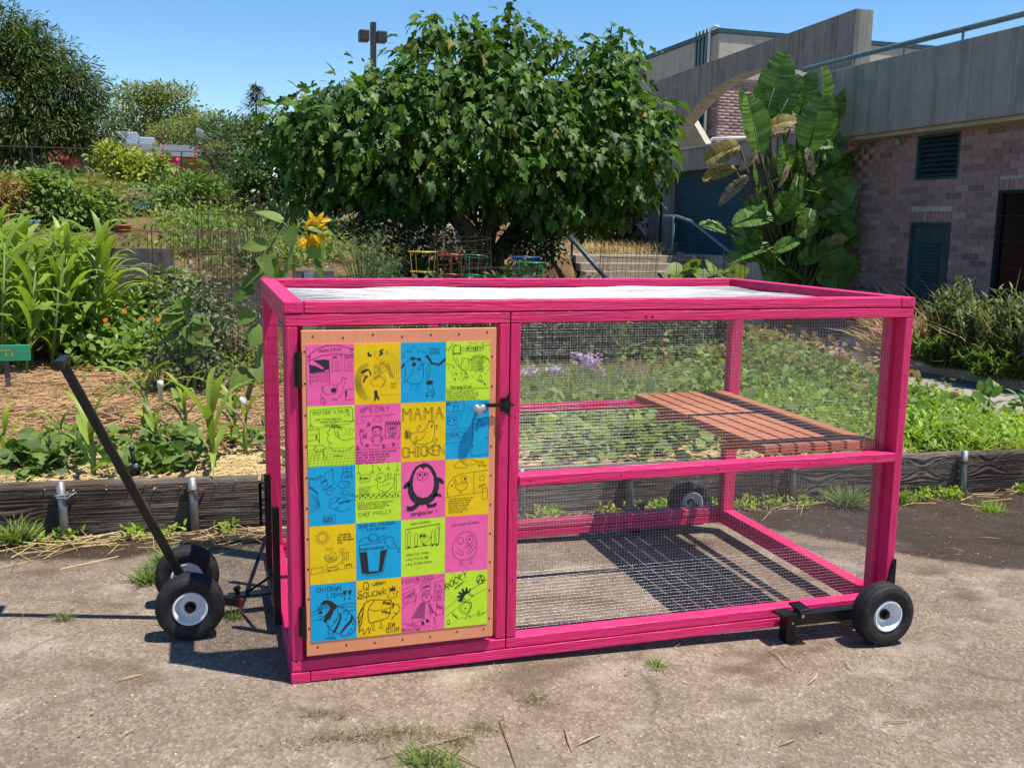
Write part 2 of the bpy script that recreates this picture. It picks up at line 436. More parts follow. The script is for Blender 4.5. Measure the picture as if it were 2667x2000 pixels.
for i, (x, h) in enumerate(((-2.0, .29), (-.94, .285), (-.333, .285), (.7, .28), (1.41, .27), (2.07, .25), (3.15, .27), (4.42, .29))):
    z0 = float(az(x))
    p = MB().tube([(x + .004, 1.822, z0 - .1), (x, 1.83, z0 + h * .5), (x - .006, 1.826, z0 + h)], .021, 12).build('stake_pipe', GALV, smooth=True,
        label=['galvanised pipe stake holding the planks, leftmost and out by the edge', 'pale galvanised pipe stake left of the black handle, wired to the plank',
               'rust-tied pipe stake right of the black handle', 'pipe stake behind the drawing-covered door', 'pipe stake seen through the mesh beside the door post',
               'pipe stake seen through the lower mesh, left of the back wheel', 'pipe stake seen through the mesh near the far back post', 'pipe stake on the plank right of the pink coop'][i],
        cat='stake', group='pipe stakes holding the plank edging')
    w = MB().tube([(x - .05, 1.853, z0 + h * .76), (x - .024, 1.806, z0 + h * .77), (x + .024, 1.806, z0 + h * .775), (x + .055, 1.853, z0 + h * .75)], .0045, 6).build('tie_wire', RUST if i != 1 else GALV, p)
    w2 = MB().tube([(x - .045, 1.853, z0 + h * .72), (x - .02, 1.805, z0 + h * .735), (x + .024, 1.806, z0 + h * .72), (x + .06, 1.853, z0 + h * .77)], .004, 6).build('tie_wire', RUST if i != 1 else GALV, p)
# ================================================================ the pink coop
def paint(name, col, var=.12, grain=.5, rough=.42, line=.24):
    g = G(name); co = g.coord()
    off = g.n('VectorMath', {0: co, 1: g.n('CombineXYZ', {0: g.math('MULTIPLY', g.n('ObjectInfo').outputs['Random'], 37.)}).outputs[0]}, operation='ADD').outputs[0]
    st = g.n('Mapping', {'Vector': off, 'Scale': (2.2, 46, 46)}).outputs[0]
    gr = g.noise(st, 1., 4, .6, .6); fine = g.noise(g.n('Mapping', {'Vector': off, 'Scale': (9, 220, 220)}).outputs[0], 1., 3, .6)
    big = g.noise(off, 2.4, 4, .6)
    lo = tuple(c * (1 - var) for c in col); hi = tuple(min(1, c * (1 + var * .5)) for c in col)
    c = g.ramp(big, [(.3, lo), (.7, hi)])
    c = g.mix(g.ramp(gr, [(.52, 0.), (.70, line)]), c, tuple(q * .45 for q in col))
    scuff = g.noise(off, 14, 5, .75)
    c = g.mix(g.ramp(scuff, [(.70, 0.), (.74, .35)]), c, tuple(q * .45 for q in col))
    g.set(color=c, rough=rough, spec=.35, normal=g.bump(g.math('ADD', gr, g.math('MULTIPLY', fine, .6)), grain, .016))
    return g.m
PINK = paint('pink_paint', (.76, .027, .15))
SALMON = paint('salmon_paint', (.84, .315, .155), .06, .12, .6, .06)
DECKP = paint('orange_deck_stain', (.50, .19, .10), .25, .5, .75)
BLACKM = plain('black_steel', (.012, .012, .013), .32, .4, .3, 200, .05)
g = G('zinc_wire'); g.set(color=(.5, .5, .5), rough=.34, metal=.85); ZINC = g.m
DARKHOLE = plain('dark_screw_hole', (.05, .012, .02), .8)

coop = emptyw('wheeled_coop', (1.22, .7, -.03), label='large bright pink wooden chicken coop on wheels with wire mesh sides', cat='chicken coop')
def lum(name, x0, x1, y0, y1, z0, z1, mat=PINK, parent=coop, bev=.0035, **k):
    d = (x1 - x0, y1 - y0, z1 - z0); c = ((x0+x1)/2, (y0+y1)/2, (z0+z1)/2); ax = max(range(3), key=lambda i: d[i])
    if ax == 0: L, a, b, rot = d[0], d[1], d[2], (0, 0, 0)
    elif ax == 1: L, a, b, rot = d[1], d[0], d[2], (0, 0, math.pi/2)
    else: L, a, b, rot = d[2], d[1], d[0], (0, -math.pi/2, 0)
    m = MB().box(-L/2, L/2, -a/2, a/2, -b/2, b/2).mesh(name, mat)
    o = link(name, m, parent, c, rot, **k)
    if bev:
        q = o.modifiers.new('bevel', 'BEVEL'); q.width = bev; q.segments = 2
    return o
W, D = 2.44, 1.40
# base frame and roof frame: the end pieces run front to back, so their end grain shows at the corners
for z0, z1, nm in ((0, .0385, 'base_rail'), (1.2735, 1.312, 'roof_rail')):
    lum(nm, 0, .064, 0, D, z0, z1); lum(nm, W - .064, W, 0, D, z0, z1)
    lum(nm, .066, W - .066, .001, .064, z0, z1); lum(nm, .066, W - .066, D - .064, D - .001, z0, z1)
lum('roof_beam', .066, W - .066, .60, .638, 1.232, 1.2695)
# front frame with the door, front frame with the mesh window
for x0, x1, xs_ in ((.003, .7665, (.006, .7295)), (.7695, W - .002, (.7705, 2.402))):
    lum('frame_rail', x0, x1, .002, .064, .0415, .0795); lum('frame_rail', x0, x1, .002, .064, 1.2325, 1.271)
    for xa in xs_: lum('stud', xa, xa + (.0365 if xa < 2 else .036), .002, .064, .0815, 1.2305)
mr = lum('middle_rail', .808, 2.400, -.004, .06, .648, .686)
# back frame
lum('frame_rail', .003, W - .003, D - .064, D - .002, .0415, .0795); lum('frame_rail', .003, W - .003, D - .064, D - .002, 1.2325, 1.271)
for xa in (.004, .78, 2.398): lum('stud', xa, xa + .038, D - .064, D - .002, .0815, 1.2305)
lum('middle_rail', .820, 2.396, D - .064, D - .002, .648, .686)
# side frames
for xa in (.002, W - .066):
    lum('frame_rail', xa, xa + .064, .067, D - .067, .0415, .0795); lum('frame_rail', xa, xa + .064, .067, D - .067, 1.2325, 1.271)
    for ya in (.067, D - .105): lum('stud', xa, xa + .064, ya, ya + .038, .0815, 1.2305)
    lum('middle_rail', xa + .013, xa + .051, .108, D - .108, .648, .686) if xa > 1 else None
# resting shelf of orange slats
for i in range(7):
    xa = 1.845 + i * .0755
    lum('shelf_slat', xa, xa + .0625, .070 + .006 * random.random(), 1.315 + .012 * random.random(), .688, .726, DECKP, bev=.004)
for ya in (.35, 1.0): lum('shelf_joist', 1.83, 2.37, ya, ya + .038, .648, .6865, DECKP)
# screw heads
mb = MB()
def dot(x, y, z, r=.0035, n=(0, -1, 0)):
    n = Vector(n); u = n.orthogonal().normalized(); v = n.cross(u); c = Vector((x, y, z)) + n * .0008
    mb.add([c + (u * math.cos(a) + v * math.sin(a)) * r for a in (k * math.pi / 4 for k in range(8))], [tuple(range(8))])
for x in (1.28, 1.305): dot(x, .002, 1.248, .005)
for x in (.9, 1.05, 1.22, 1.35, 1.55, 1.7, 1.86, 2.0, 2.15, 2.26): dot(x, .03 + .02 * random.random(), .0795, .0035, (0, 0, 1))
for x in (.85, 1.2, 1.6, 2.0, 2.3): dot(x, -.004, .667, .0035)
for z in (.2, .35, .5, .62, .8, .95, 1.1): dot(.003, 1.37, z, .004, (-1, 0, 0)); dot(.025, D - .064, z + .03, .004)
for z in (.3, .6, .9): dot(.79, .002, z, .003); dot(2.42, .002, z + .1, .003)
mb.build('screw_head', DARKHOLE, coop, kind='stuff')

# half-inch hardware cloth: every wire is a thin bent bar
def cloth(name, o, u, v, nu, nv, du, dv, nrm, sag=.003, seg=14, r=.0004, seed=0):
    """wires in the plane o + s*u + t*v"""
    o, u, v, nrm = (np.array(q, float) for q in (o, u, v, nrm)); pts = []
    lu, lv = du * (nu - 1), dv * (nv - 1)
    def disp(s, t): return sag * ((fbm(s * 3.1, t * 3.1, seed, 3) - .45) * 2.2)
    V = []; F = []
    def wire(P, side):
        m = len(P); b = len(V) and V[-1][1]
        ring = np.array([side * r, nrm * r, -side * r, -nrm * r])
        V.append((P[:, None, :] + ring[None]).reshape(-1, 3))
        i = np.arange(m - 1)[:, None] * 4 + np.arange(4)[None]; j = np.arange(m - 1)[:, None] * 4 + (np.arange(4)[None] + 1) % 4
        F.append(np.stack([i, j, j + 4, i + 4], -1).reshape(-1, 4))
    Vs = []
    V = []; F = []
    for k in range(nv):
        t = k * dv + .0009 * random.uniform(-1, 1); s = np.linspace(0, lu, seg)
        P = o + s[:, None] * u + (t + .0016 * (fbm(s * 6, s * 0 + k * .37, seed + 2, 2) - .4))[:, None] * v + disp(s, s * 0 + t)[:, None] * nrm + nrm * r * .8
        wire(P, v)
    for k in range(nu):
        s = k * du; t = np.linspace(0, lv, seg)
        P = o + (s + .001 * (fbm(t * 6, t * 0 + k * .31, seed + 4, 2) - .4))[:, None] * u + t[:, None] * v + disp(t * 0 + s, t)[:, None] * nrm - nrm * r * .8
        wire(P, u)
    off = 0; FF = []
    for a, f in zip(V, F): FF.append(f + off); off += len(a)
    return link(name, mesh_np(name, np.concatenate(V), np.concatenate(FF), ZINC, True), coop, kind='stuff')
h = .0127
cloth('front_mesh', (.800, .066, .06), (1, 0, 0), (0, 0, 1), int(1.612/h), int(1.19/h), h, h, (0, -1, 0), .005, 26, seed=1)
cloth('roof_mesh', (.03, .03, 1.2725), (1, 0, 0), (0, 1, 0), int(2.38/h), int(1.34/h), h, h, (0, 0, 1), .012, 30, .0006, seed=2)
cloth('side_mesh', (.1005, .05, .06), (0, 1, 0), (0, 0, 1), int(1.30/h), int(1.19/h), h, h, (-1, 0, 0), .004, 16, seed=3)
cloth('side_mesh', (2.3725, .05, .06), (0, 1, 0), (0, 0, 1), int(1.30/h), int(1.19/h), h, h, (1, 0, 0), .004, 16, seed=4)
cloth('back_mesh', (.03, 1.335, .06), (1, 0, 0), (0, 0, 1), int(2.38/h), int(1.19/h), h, h, (0, 1, 0), .004, 22, seed=5)

# ---- door
door = lum('door', .053, .714, -.011, .001, .100, 1.219, SALMON, bev=.002, label='salmon painted door covered with twenty printed drawings')
dl = Matrix.Translation(door.location) @ door.rotation_euler.to_matrix().to_4x4()
def under(o, par=door, m=dl):
    o.parent = par; o.matrix_parent_inverse = m.inverted(); return o
for a in ((.062, .10, .0015, .040, .105, 1.212), (.668, .706, .0015, .040, .105, 1.212), (.10, .668, .0015, .040, .105, .143), (.10, .668, .0015, .040, 1.174, 1.212)):
    o = lum('door_frame', *a, SALMON, parent=None); under(o)
mb = MB()
for x in np.linspace(.09, .68, 7): dot(x, -.011, 1.205 - .012 * random.random()); dot(x, -.011, .122 + .01 * random.random())
for z in np.linspace(.2, 1.15, 10): dot(.0625, -.011, z); dot(.700, -.011, z - .03)
under(mb.build('screw', DARKHOLE, None, kind='stuff'))
for z0, z1 in ((1.03, 1.15), (.165, .28)):
    m2 = MB().tube([(.0465, -.008, z0), (.0465, -.008, z1)], .0085, 10); m2.box(.030, .0465, -.002, .0015, z0 + .005, z1 - .005)
    m2.build('hinge', BLACKM, coop, smooth=False)

# hand lettering: one-line glyphs on a 5 x 9 grid, drawn with a pen
GL = dict(zip('ABCDEFGHIJKLMNOPQRSTUVWXYZ', ('022842 1535', '02082837362505 2534332202', '4738180703123243', '02082846442202', '48080242 0535', '480802 0535',
 '47381807031232434525', '0208 4248 0545', '2228 1838 1232', '4843321203', '0208 480542', '080242', '0208254842', '02084248', '180703123243473818',
 '02082847463505', '180703123243473818 2442', '02082847463505 2542', '473818070615354443321203', '0848 2822', '080312324348', '082248', '0812253248', '0842 4802', '082548 2522', '08480242')))
GL.update(dict(zip('abcdefghijklmnopqrstuvwxyz', ('46160503123243 4642', '0802 0516364543321203', '4536160503123243', '4842 4536160503123243', '04444536160503123243',
 '382722 1636', '46413010 4536160503123243', '0802 0516364542', '2622 2827', '262110 2827', '0802 460442', '2822', '0602 05162522 25364542', '0602 0516364542',
 '160503123243453616', '0600 0516364543321203', '4640 4536160503123243', '1612 14253645', '45361605143443321203', '28233242 1636', '0603123243 4642', '062246', '0612253246', '0642 4602', '0622 4610', '06460242'))))
GL.update({'0': GL['O'], '1': '172822', '2': '07183847460242', '3': '0848254443321203', '4': '3238 380444', '5': '480805354433321203', '6': '471806031232434405', '7': '084822', '8': '18070615354738 15040312324335',
 '9': '46160717384742', '!': '2824 2322', "'": '2826', '.': '22232333', ',': '2321', '&': '4207182837060312324 4'.replace(' ', ''), '#': '1218 3238 0444 0646', '$': GL['S'] + ' 2921', '-': '1535', ')': '1827252322', ':': '2425 2223', '@': '4536251423344547281804032241'})
class Pen:
    def __init__(s, x0, zt, y, sc): s.b = MB(); s.x0, s.zt, s.y, s.sc = x0, zt, y, sc
    def P(s, u, v): return (s.x0 + u * s.sc, s.y, s.zt - v * s.sc)
    def L(s, pts, w=1.2, close=False):
        w *= .62
        pts = list(pts) + ([pts[0]] if close else [])
        for (a, b), (c, d) in zip(pts, pts[1:]):
            l = math.hypot(c - a, d - b)
            if l < 1e-6: continue
            ux, uy = (c - a) / l, (d - b) / l; nx, ny = -uy * w / 2, ux * w / 2; a -= ux * w * .3; b -= uy * w * .3; c += ux * w * .3; d += uy * w * .3
            s.b.add([s.P(a + nx, b + ny), s.P(a - nx, b - ny), s.P(c - nx, d - ny), s.P(c + nx, d + ny)], [(0, 1, 2, 3)])
        return s
    def E(s, cx, cy, rx, ry, w=1.2, a0=0, a1=360, n=18):
        return s.L([(cx + rx * math.cos(math.radians(a0 + (a1 - a0) * k / n)), cy + ry * math.sin(math.radians(a0 + (a1 - a0) * k / n))) for k in range(n + 1)], w)
    def F(s, poly): s.b.add([s.P(*p) for p in poly], [tuple(range(len(poly)))]); return s
    def Dk(s, cx, cy, rx, ry=None, n=12): ry = ry or rx; return s.F([(cx + rx * math.cos(2*math.pi*k/n), cy + ry * math.sin(2*math.pi*k/n)) for k in range(n)])
    def T(s, txt, x, y, h, w=1.1, sp=.72, slope=0., wide=1.):
        """text with its baseline at y, capitals h high"""
        k = h / 6
        for ch in txt:
            for st in GL.get(ch, '').split():
                s.L([(x + int(st[i]) * k * sp * wide, y - (int(st[i+1]) - 2) * k + random.uniform(-.12, .12) * k + slope * x) for i in range(0, len(st) - 1, 2)], w)
            x += (5.4 if ch != ' ' else 3.6) * k * sp * wide
        return s
    def wob(s, x0, y0, x1, y1, amp=1.2, n=14, w=.9): return s.L([(x0 + (x1-x0)*i/n, y0 + (y1-y0)*i/n + random.uniform(-amp, amp)) for i in range(n + 1)], w)
def sun_rays(p, cx, cy, r0, r1, n=16, w=1.):
    for k in range(n):
        a = 2 * math.pi * k / n; q = r1 * (1 if k % 2 else .85); p.L([(cx + r0*math.cos(a), cy + r0*math.sin(a)), (cx + q*math.cos(a), cy + q*math.sin(a))], w)
def chick(p, x, y, s, w=1.1):
    """a simple chick: round body, head, beak and legs"""
    p.E(x, y, s, s * .8, w).E(x + s * .9, y - s, s * .5, s * .5, w).L([(x + s*1.38, y - s*1.1), (x + s*1.8, y - s*.95), (x + s*1.38, y - s*.8)], w)
    p.Dk(x + s, y - s * 1.1, s * .1).L([(x - s*.2, y + s*.8), (x - s*.2, y + s*1.4), (x - s*.5, y + s*1.5)], w).L([(x + s*.3, y + s*.8), (x + s*.3, y + s*1.4), (x + s*.6, y + s*1.5)], w)
def flower(p, x, y, r, w=.8):
    for k in range(5):
        a = 2 * math.pi * k / 5; p.E(x + r * math.cos(a), y + r * math.sin(a), r * .6, r * .6, w, n=8)
def cloud(p, x, y, s, w=1.):
    p.L([(x, y), (x - s*.3, y - s*.3), (x, y - s*.55), (x + s*.3, y - s*.75), (x + s*.7, y - s*.85), (x + s, y - s*.6), (x + s*1.3, y - s*.55), (x + s*1.5, y - s*.2), (x + s*1.4, y), (x, y)], w)
def d00(p):
    p.L([(2, 26), (20, 10), (45, 2), (72, 3), (100, 12)], 1.7).L([(4, 34), (30, 24), (60, 20), (100, 24)], 1.7).L([(2, 26), (9, 24), (4, 34)], 1.7).L([(90, 10), (98, 12), (92, 15), (100, 22)], 1.5)
    p.T('Sherby & Micky', 26, 19, 6, 1., .68, -.09)
    p.F([(6, 36), (14, 33), (36, 50), (37, 53), (33, 53), (20, 44), (7, 39)][::1] and [(14, 33), (40, 32), (47, 34), (47, 53), (40, 54), (37, 57), (8, 60), (6, 42), (20, 46), (33, 53), (37, 52), (34, 47)])
    p.L([(6, 36), (8, 84)], 1.6).L([(47, 34), (48, 82)], 1.4)
    for r in range(3):
        p.L([(9, 60 + 8*r), (47, 58 + 8*r)], 1.2)
        for c in range(3): p.L([(11 + 12*c, 66 + 8*r), (12 + 12*c, 62 + 8*r), (20 + 12*c, 62 + 8*r), (20 + 12*c, 65 + 8*r)], 1.)
    for x0, t in ((54, 'MENU'), (80, 'Specials')):
        p.L([(x0, 25), (x0 + 20, 24), (x0 + 20, 58), (x0, 58)], .8, True).T(t, x0 + 2, 30, 4, .8, .55)
        for k in range(6): p.wob(x0 + 4, 36 + 4*k, x0 + 16, 35 + 4*k, .5, 6, .8)
    p.E(48, 96, 16, 11, 1.).Dk(56, 98, 6, 5).L([(30, 86), (34, 92), (32, 98), (36, 102)], 1.).L([(62, 88), (72, 82), (76, 74), (72, 72), (76, 70), (80, 74), (83, 72), (82, 78), (76, 92), (70, 112), (66, 114)], 1.1)
    p.wob(28, 106, 38, 128, 3, 16, 1.).wob(52, 116, 64, 120, 3, 12, 1.).E(33, 120, 6, 6, 1.)
    p.L([(80, 98), (100, 96)], 1.3).L([(80, 98), (81, 120), (100, 120)], 1.3).F([(81, 100), (84, 100), (84, 112), (82, 112)])
def d01(p):
    p.F([(28, 20), (32, 17), (33, 24), (38, 23), (38, 27), (30, 28)]).T('I', 42, 27, 9, .7).F([(54, 16), (62, 12), (63, 15), (57, 18), (62, 20), (60, 25), (53, 27), (53, 24), (58, 22), (54, 20)]).T('A', 68, 24, 9, .7)
    for k in range(7): p.E(24, 82, 22 - k*2, 38 - k*3.5, 1.2, 70 + k*6, 290 - k*5)
    p.F([(14, 60), (26, 54), (34, 56), (28, 58), (18, 64)]).F([(18, 80), (24, 68), (30, 70), (24, 76), (20, 86)]).F([(30, 54), (36, 62), (36, 72), (33, 64)])
    for k in range(6): p.E(70, 60, 30 - k*4.2, 40 - k*5.5, .55, 150, 400)
    for k in range(5): p.E(46 + 8*(k % 2), 50 + 6*k, 3, 3, 1.).E(72 + 2*k, 48 + 6*k, 3, 3.4, 1.3)
    p.E(60, 54, 8, 9, 1.).L([(54, 46), (57, 40), (60, 45), (63, 39), (66, 46)], 1.).L([(34, 82), (50, 70), (58, 74), (66, 82), (58, 94), (40, 92), (34, 84)], 1.).L([(58, 74), (66, 70), (68, 84), (60, 94)], .8)
    p.F([(42, 102), (48, 101), (50, 112), (54, 121), (50, 122), (47, 116), (45, 124), (42, 124), (43, 112)]).L([(52, 112), (98, 112)], .7).T('Super', 78, 90, 6, .6, .5).T('Dust', 80, 98, 6, .6, .55)
def d02(p):
    p.E(16, 26, 10, 8, 1., 120, 330).E(30, 20, 8, 10, 1., 180, 360).E(46, 26, 10, 8, 1., 200, 420)
    p.L([(10, 48), (14, 40), (22, 34), (34, 34), (44, 38), (49, 46), (50, 60), (50, 76), (46, 86), (36, 91), (24, 90), (12, 84), (7, 84), (10, 70), (10, 48)], 1.3).L([(28, 58), (22, 72), (10, 84)], 1.2)
    p.F([(22, 31), (31, 32), (31, 38), (23, 38)]).F([(37, 33), (45, 34), (44, 40), (37, 39)]).L([(31, 35), (37, 36)], 1.2).Dk(29, 47, 5, 4.4)
    p.L([(40, 46), (48, 49), (38, 55), (44, 58), (36, 59)], 1.2).L([(24, 92), (23, 101), (20, 102)], 1.).L([(38, 91), (38, 101), (36, 102)], 1.)
    p.F([(1, 52), (8, 42), (9, 48), (2, 57)]).F([(55, 30), (60, 27), (70, 44), (84, 47), (100, 34), (100, 40), (86, 51), (68, 47)]).L([(48, 46), (62, 46), (80, 52), (100, 54)], .8)
    p.T('SK8er', 66, 18, 6, .8, .75).T('CHICKENS', 62, 26, 5.5, .8, .62).L([(58, 52), (64, 50), (66, 60), (64, 76), (60, 80), (56, 74), (56, 58)], 1., True)
    for k in range(5): p.L([(58, 58 + 4*k), (64, 56 + 4*k)], .7)
    p.F([(55, 88), (58, 86), (58, 82), (62, 85), (65, 81), (66, 85), (71, 83), (70, 88), (73, 89), (66, 92), (58, 92)]).E(65, 98, 6, 6, 1.).L([(60, 106), (70, 108), (76, 102), (72, 110)], 1.).E(66, 113, 11, 3, 1.2).Dk(58, 118, 2).Dk(70, 119, 2)
def d03(p):
    p.E(0, 0, 14, 16, 1.3, 0, 90); sun_rays(p, 0, 0, 17, 27, 20, 1.)
    p.L([(18, 8), (32, 8), (33, 25), (17, 25)], 1.4, True).L([(13, 26), (35, 26)], 2.).T('Wingdini', 48, 18, 9, 1.6, .62).L([(48, 21), (82, 21)], 1.4)
    cloud(p, 34, 20, 9, 1.2); cloud(p, 84, 9, 11, 1.3); p.E(62, 1, 10, 3, 1., 0, 180)
    p.L([(18, 28), (16, 34), (20, 40), (24, 50), (34, 58)], 1.2).wob(24, 34, 30, 54, 2.5, 20, .8).L([(36, 36), (50, 36), (52, 50), (48, 62), (36, 62), (34, 52), (36, 36)], 1.3).L([(42, 37), (36, 50)], 1.1)
    p.E(76, 52, 24, 22, 1.3, 200, 400)
    for k in range(9): p.E(56 + 4.6*k, 36 + .35*(k-4)**2, 3, 3, 1., 180, 360)
    for k in range(7): p.L([(56, 42 + 3*k), (70 + 2*k, 38 + 4*k), (84 + (k % 3)*2, 36 + 5*k), (72, 46 + 3*k)], 1.2)
    p.L([(52, 64), (72, 64), (82, 68)], 1.2).L([(34, 60), (44, 66), (46, 76), (42, 80), (50, 78)], 1.4)
    for k in range(26): a = random.uniform(14, 62); b = random.uniform(66, 96); p.L([(a, b), (a + random.uniform(-4, 4), b + 4)], 1.2)
    for q in ((6, 58), (18, 56), (12, 64), (68, 68), (90, 72), (92, 56), (84, 34)): p.Dk(*q, 1.1)
    p.wob(72, 84, 92, 96, 4, 26, 1.).L([(74, 82), (80, 74), (82, 86)], 1.1).E(4, 58, 14, 9, 1.2, 180, 360)
    p.T('The magician', 10, 103, 6.5, 1.3, .72).L([(1, 105), (100, 104)], 1.4)
    for k, t in enumerate(('Wingdini is a sweet grumpy mole', 'false, unthankful magician. His dad', 'found out assistant tigers have food', 'in the leg thinks he is as awesome', 'magician but in reality he is horrible')): p.T(t, 2, 111 + 4.9*k, 3.6, .62, .66)
def d10(p):
    p.L([(6, 8), (92, 4), (96, 10), (96, 34), (90, 40), (24, 46), (6, 42)], 1.2, True).T("MYSTIQUE'S SALON", 12, 19, 7, 1., .78, -.05).L([(78, 24), (86, 16), (90, 18), (84, 22), (90, 24)], 1.)
    for k, t in enumerate(('a new rich mom makes war', 'rooster customers in style with', 'cock talk')): p.T(t, 16 + 10*k, 30 + 6*k, 3.6, .8, .78)
    p.L([(0, 50), (24, 49), (25, 80), (22, 72), (3, 74)], 1.1).L([(0, 62), (24, 60)], 1.).L([(0, 74), (24, 72)], 1.).F([(17, 63), (20, 63), (20, 70), (17, 70)]).L([(5, 50), (5, 42), (8, 38), (10, 42), (10, 50)], 1.)
    p.L([(52, 82), (44, 80), (41, 72), (43, 64), (46, 62), (42, 60), (41, 56), (46, 53), (47, 46), (52, 44), (58, 50)], 1.3)
    for k in range(6): p.L([(50 + 2*k, 48 - k*.2), (58 + 3*k, 40 + k*1.6), (62 + 2*k, 44 + 2*k)], 1.)
    p.L([(56, 52), (60, 66), (66, 70), (62, 56)], 1.2).L([(66, 70), (76, 76), (90, 74), (100, 72)], 1.2).L([(44, 86), (56, 98), (70, 100), (84, 98), (96, 90)], 1.2).E(72, 56, 9, 10, .8).L([(84, 66), (90, 56), (86, 52), (92, 50), (98, 54), (94, 62), (88, 68)], 1.)
    p.L([(12, 92), (18, 84), (30, 84), (38, 90), (30, 96), (18, 98), (12, 92)], 1.2).L([(0, 84), (14, 84), (18, 90)], 1.)
    for a, b in ((16, 12), (22, 20), (32, 34), (30, 42)): p.L([(a, 97), (b, 118)], 1.)
    for k in range(7): p.L([(0, 94 + 6*k), (100, 92 + 6*k)], .6)
    for k in range(14): p.L([(4 + 8*k, 92), (-6 + 8*k, 131)], .6)
    p.wob(54, 108, 74, 112, 2.5, 20, 1.2)
def d11(p):
    for k, ch in enumerate('PEONY'):
        for off, w in ((-1.1, .8), (1.1, .8)): p.T(ch, 22 + 11.5*k + off, 17 + off, 12, w, .78)
    p.wob(14, 26, 86, 24, 1.8, 26, 1.1); flower(p, 16, 12, 3.4)
    cloud(p, 2, 40, 12, .8); cloud(p, 42, 38, 12, .9)
    p.L([(14, 88), (12, 76), (24, 52), (30, 44)], 1.).L([(14, 88), (18, 70), (26, 62)], 1.).L([(14, 86), (10, 62)], .9)
    for q in ((30, 43), (14, 57), (22, 70), (6, 96), (26, 90), (62, 94), (84, 90)): flower(p, *q, 2.8, .9)
    p.E(48, 60, 10, 9, 1.2).E(48, 80, 8, 12, 1.2).E(48, 59, 11, 10, 2.4, 190, 350).wob(36, 52, 58, 48, 2.4, 18, 1.3).Dk(44, 60, 1.4).Dk(53, 57, 1.4).L([(43, 64), (46, 64)], 1.).L([(52, 63), (55, 63)], 1.)
    p.L([(40, 68), (36, 74), (36, 80), (39, 82)], 2.2).L([(56, 70), (60, 78), (57, 82)], 2.2).wob(60, 76, 66, 68, 2, 10, 1.)
    p.L([(66, 46), (99, 46), (98, 76), (66, 76)], 1.4, True)
    for r in range(2):
        for c in range(6): p.F([(66 + 5.6*c + 2.8*(r % 2), 39 + 3.4*r), (68.8 + 5.6*c + 2.8*(r % 2), 39 + 3.4*r), (68.2 + 5.6*c + 2.8*(r % 2), 42.4 + 3.4*r), (65.4 + 5.6*c + 2.8*(r % 2), 42.4 + 3.4*r)])
    p.L([(70, 50), (92, 49), (92, 59), (71, 60)], 1.1, True).wob(73, 55, 90, 54, 3, 24, 1.3).T('Floral', 73, 67, 5, 1., .75).T('SHOP', 74, 74, 5, 1., .85)
    for k in range(9): p.L([(4 + 11*k, 92), (5.5 + 11*k, 88), (7 + 11*k, 92)], 1.)
    p.L([(0, 99), (100, 98)], 1.)
    for k, t in enumerate(('Peony is a tiny chick that started', 'her floral shop when she was', 'young. She loves flowers and', 'grows her own so they are', 'always the best quality')): p.T(t, 2, 106 + 6*k, 4, .85, .76)
def outline_word(p, txt, x, y, h, step, w=1.1):
    for k, ch in enumerate(txt):
        for ox, oy in ((-1.5, 0), (1.5, .8)): p.T(ch, x + step*k + ox, y + oy - k*.4, h, w, .9)
def d12(p):
    outline_word(p, 'MAMA', 5, 40, 28, 24); outline_word(p, 'CHICKEN', 4, 121, 22, 13.6)
    p.L([(62, 46), (62, 41), (65, 44), (67, 41), (69, 44), (72, 42), (73, 47)], 2.).L([(62, 46), (56, 58), (48, 66), (34, 66), (24, 68)], 1.4).L([(73, 47), (76, 54), (75, 66), (74, 80), (68, 90), (54, 94), (40, 93), (30, 90), (20, 82)], 1.4)
    p.L([(76, 52), (84, 53), (78, 57), (82, 62)], 1.3).Dk(69, 54, 1.8, 2.6).L([(56, 66), (50, 78), (40, 84), (34, 82), (33, 76), (37, 76)], 1.3)
    for k in range(5): p.L([(24 - k*.5, 68 + 3*k), (14 - (k % 2)*2, 60 + 3.6*k), (10 - (k % 2)*2, 62 + 4*k), (16, 68 + 3*k)], 1.8)
    chick(p, 38, 56, 4, .9); chick(p, 30, 90, 4, .9); chick(p, 76, 88, 4, .9)
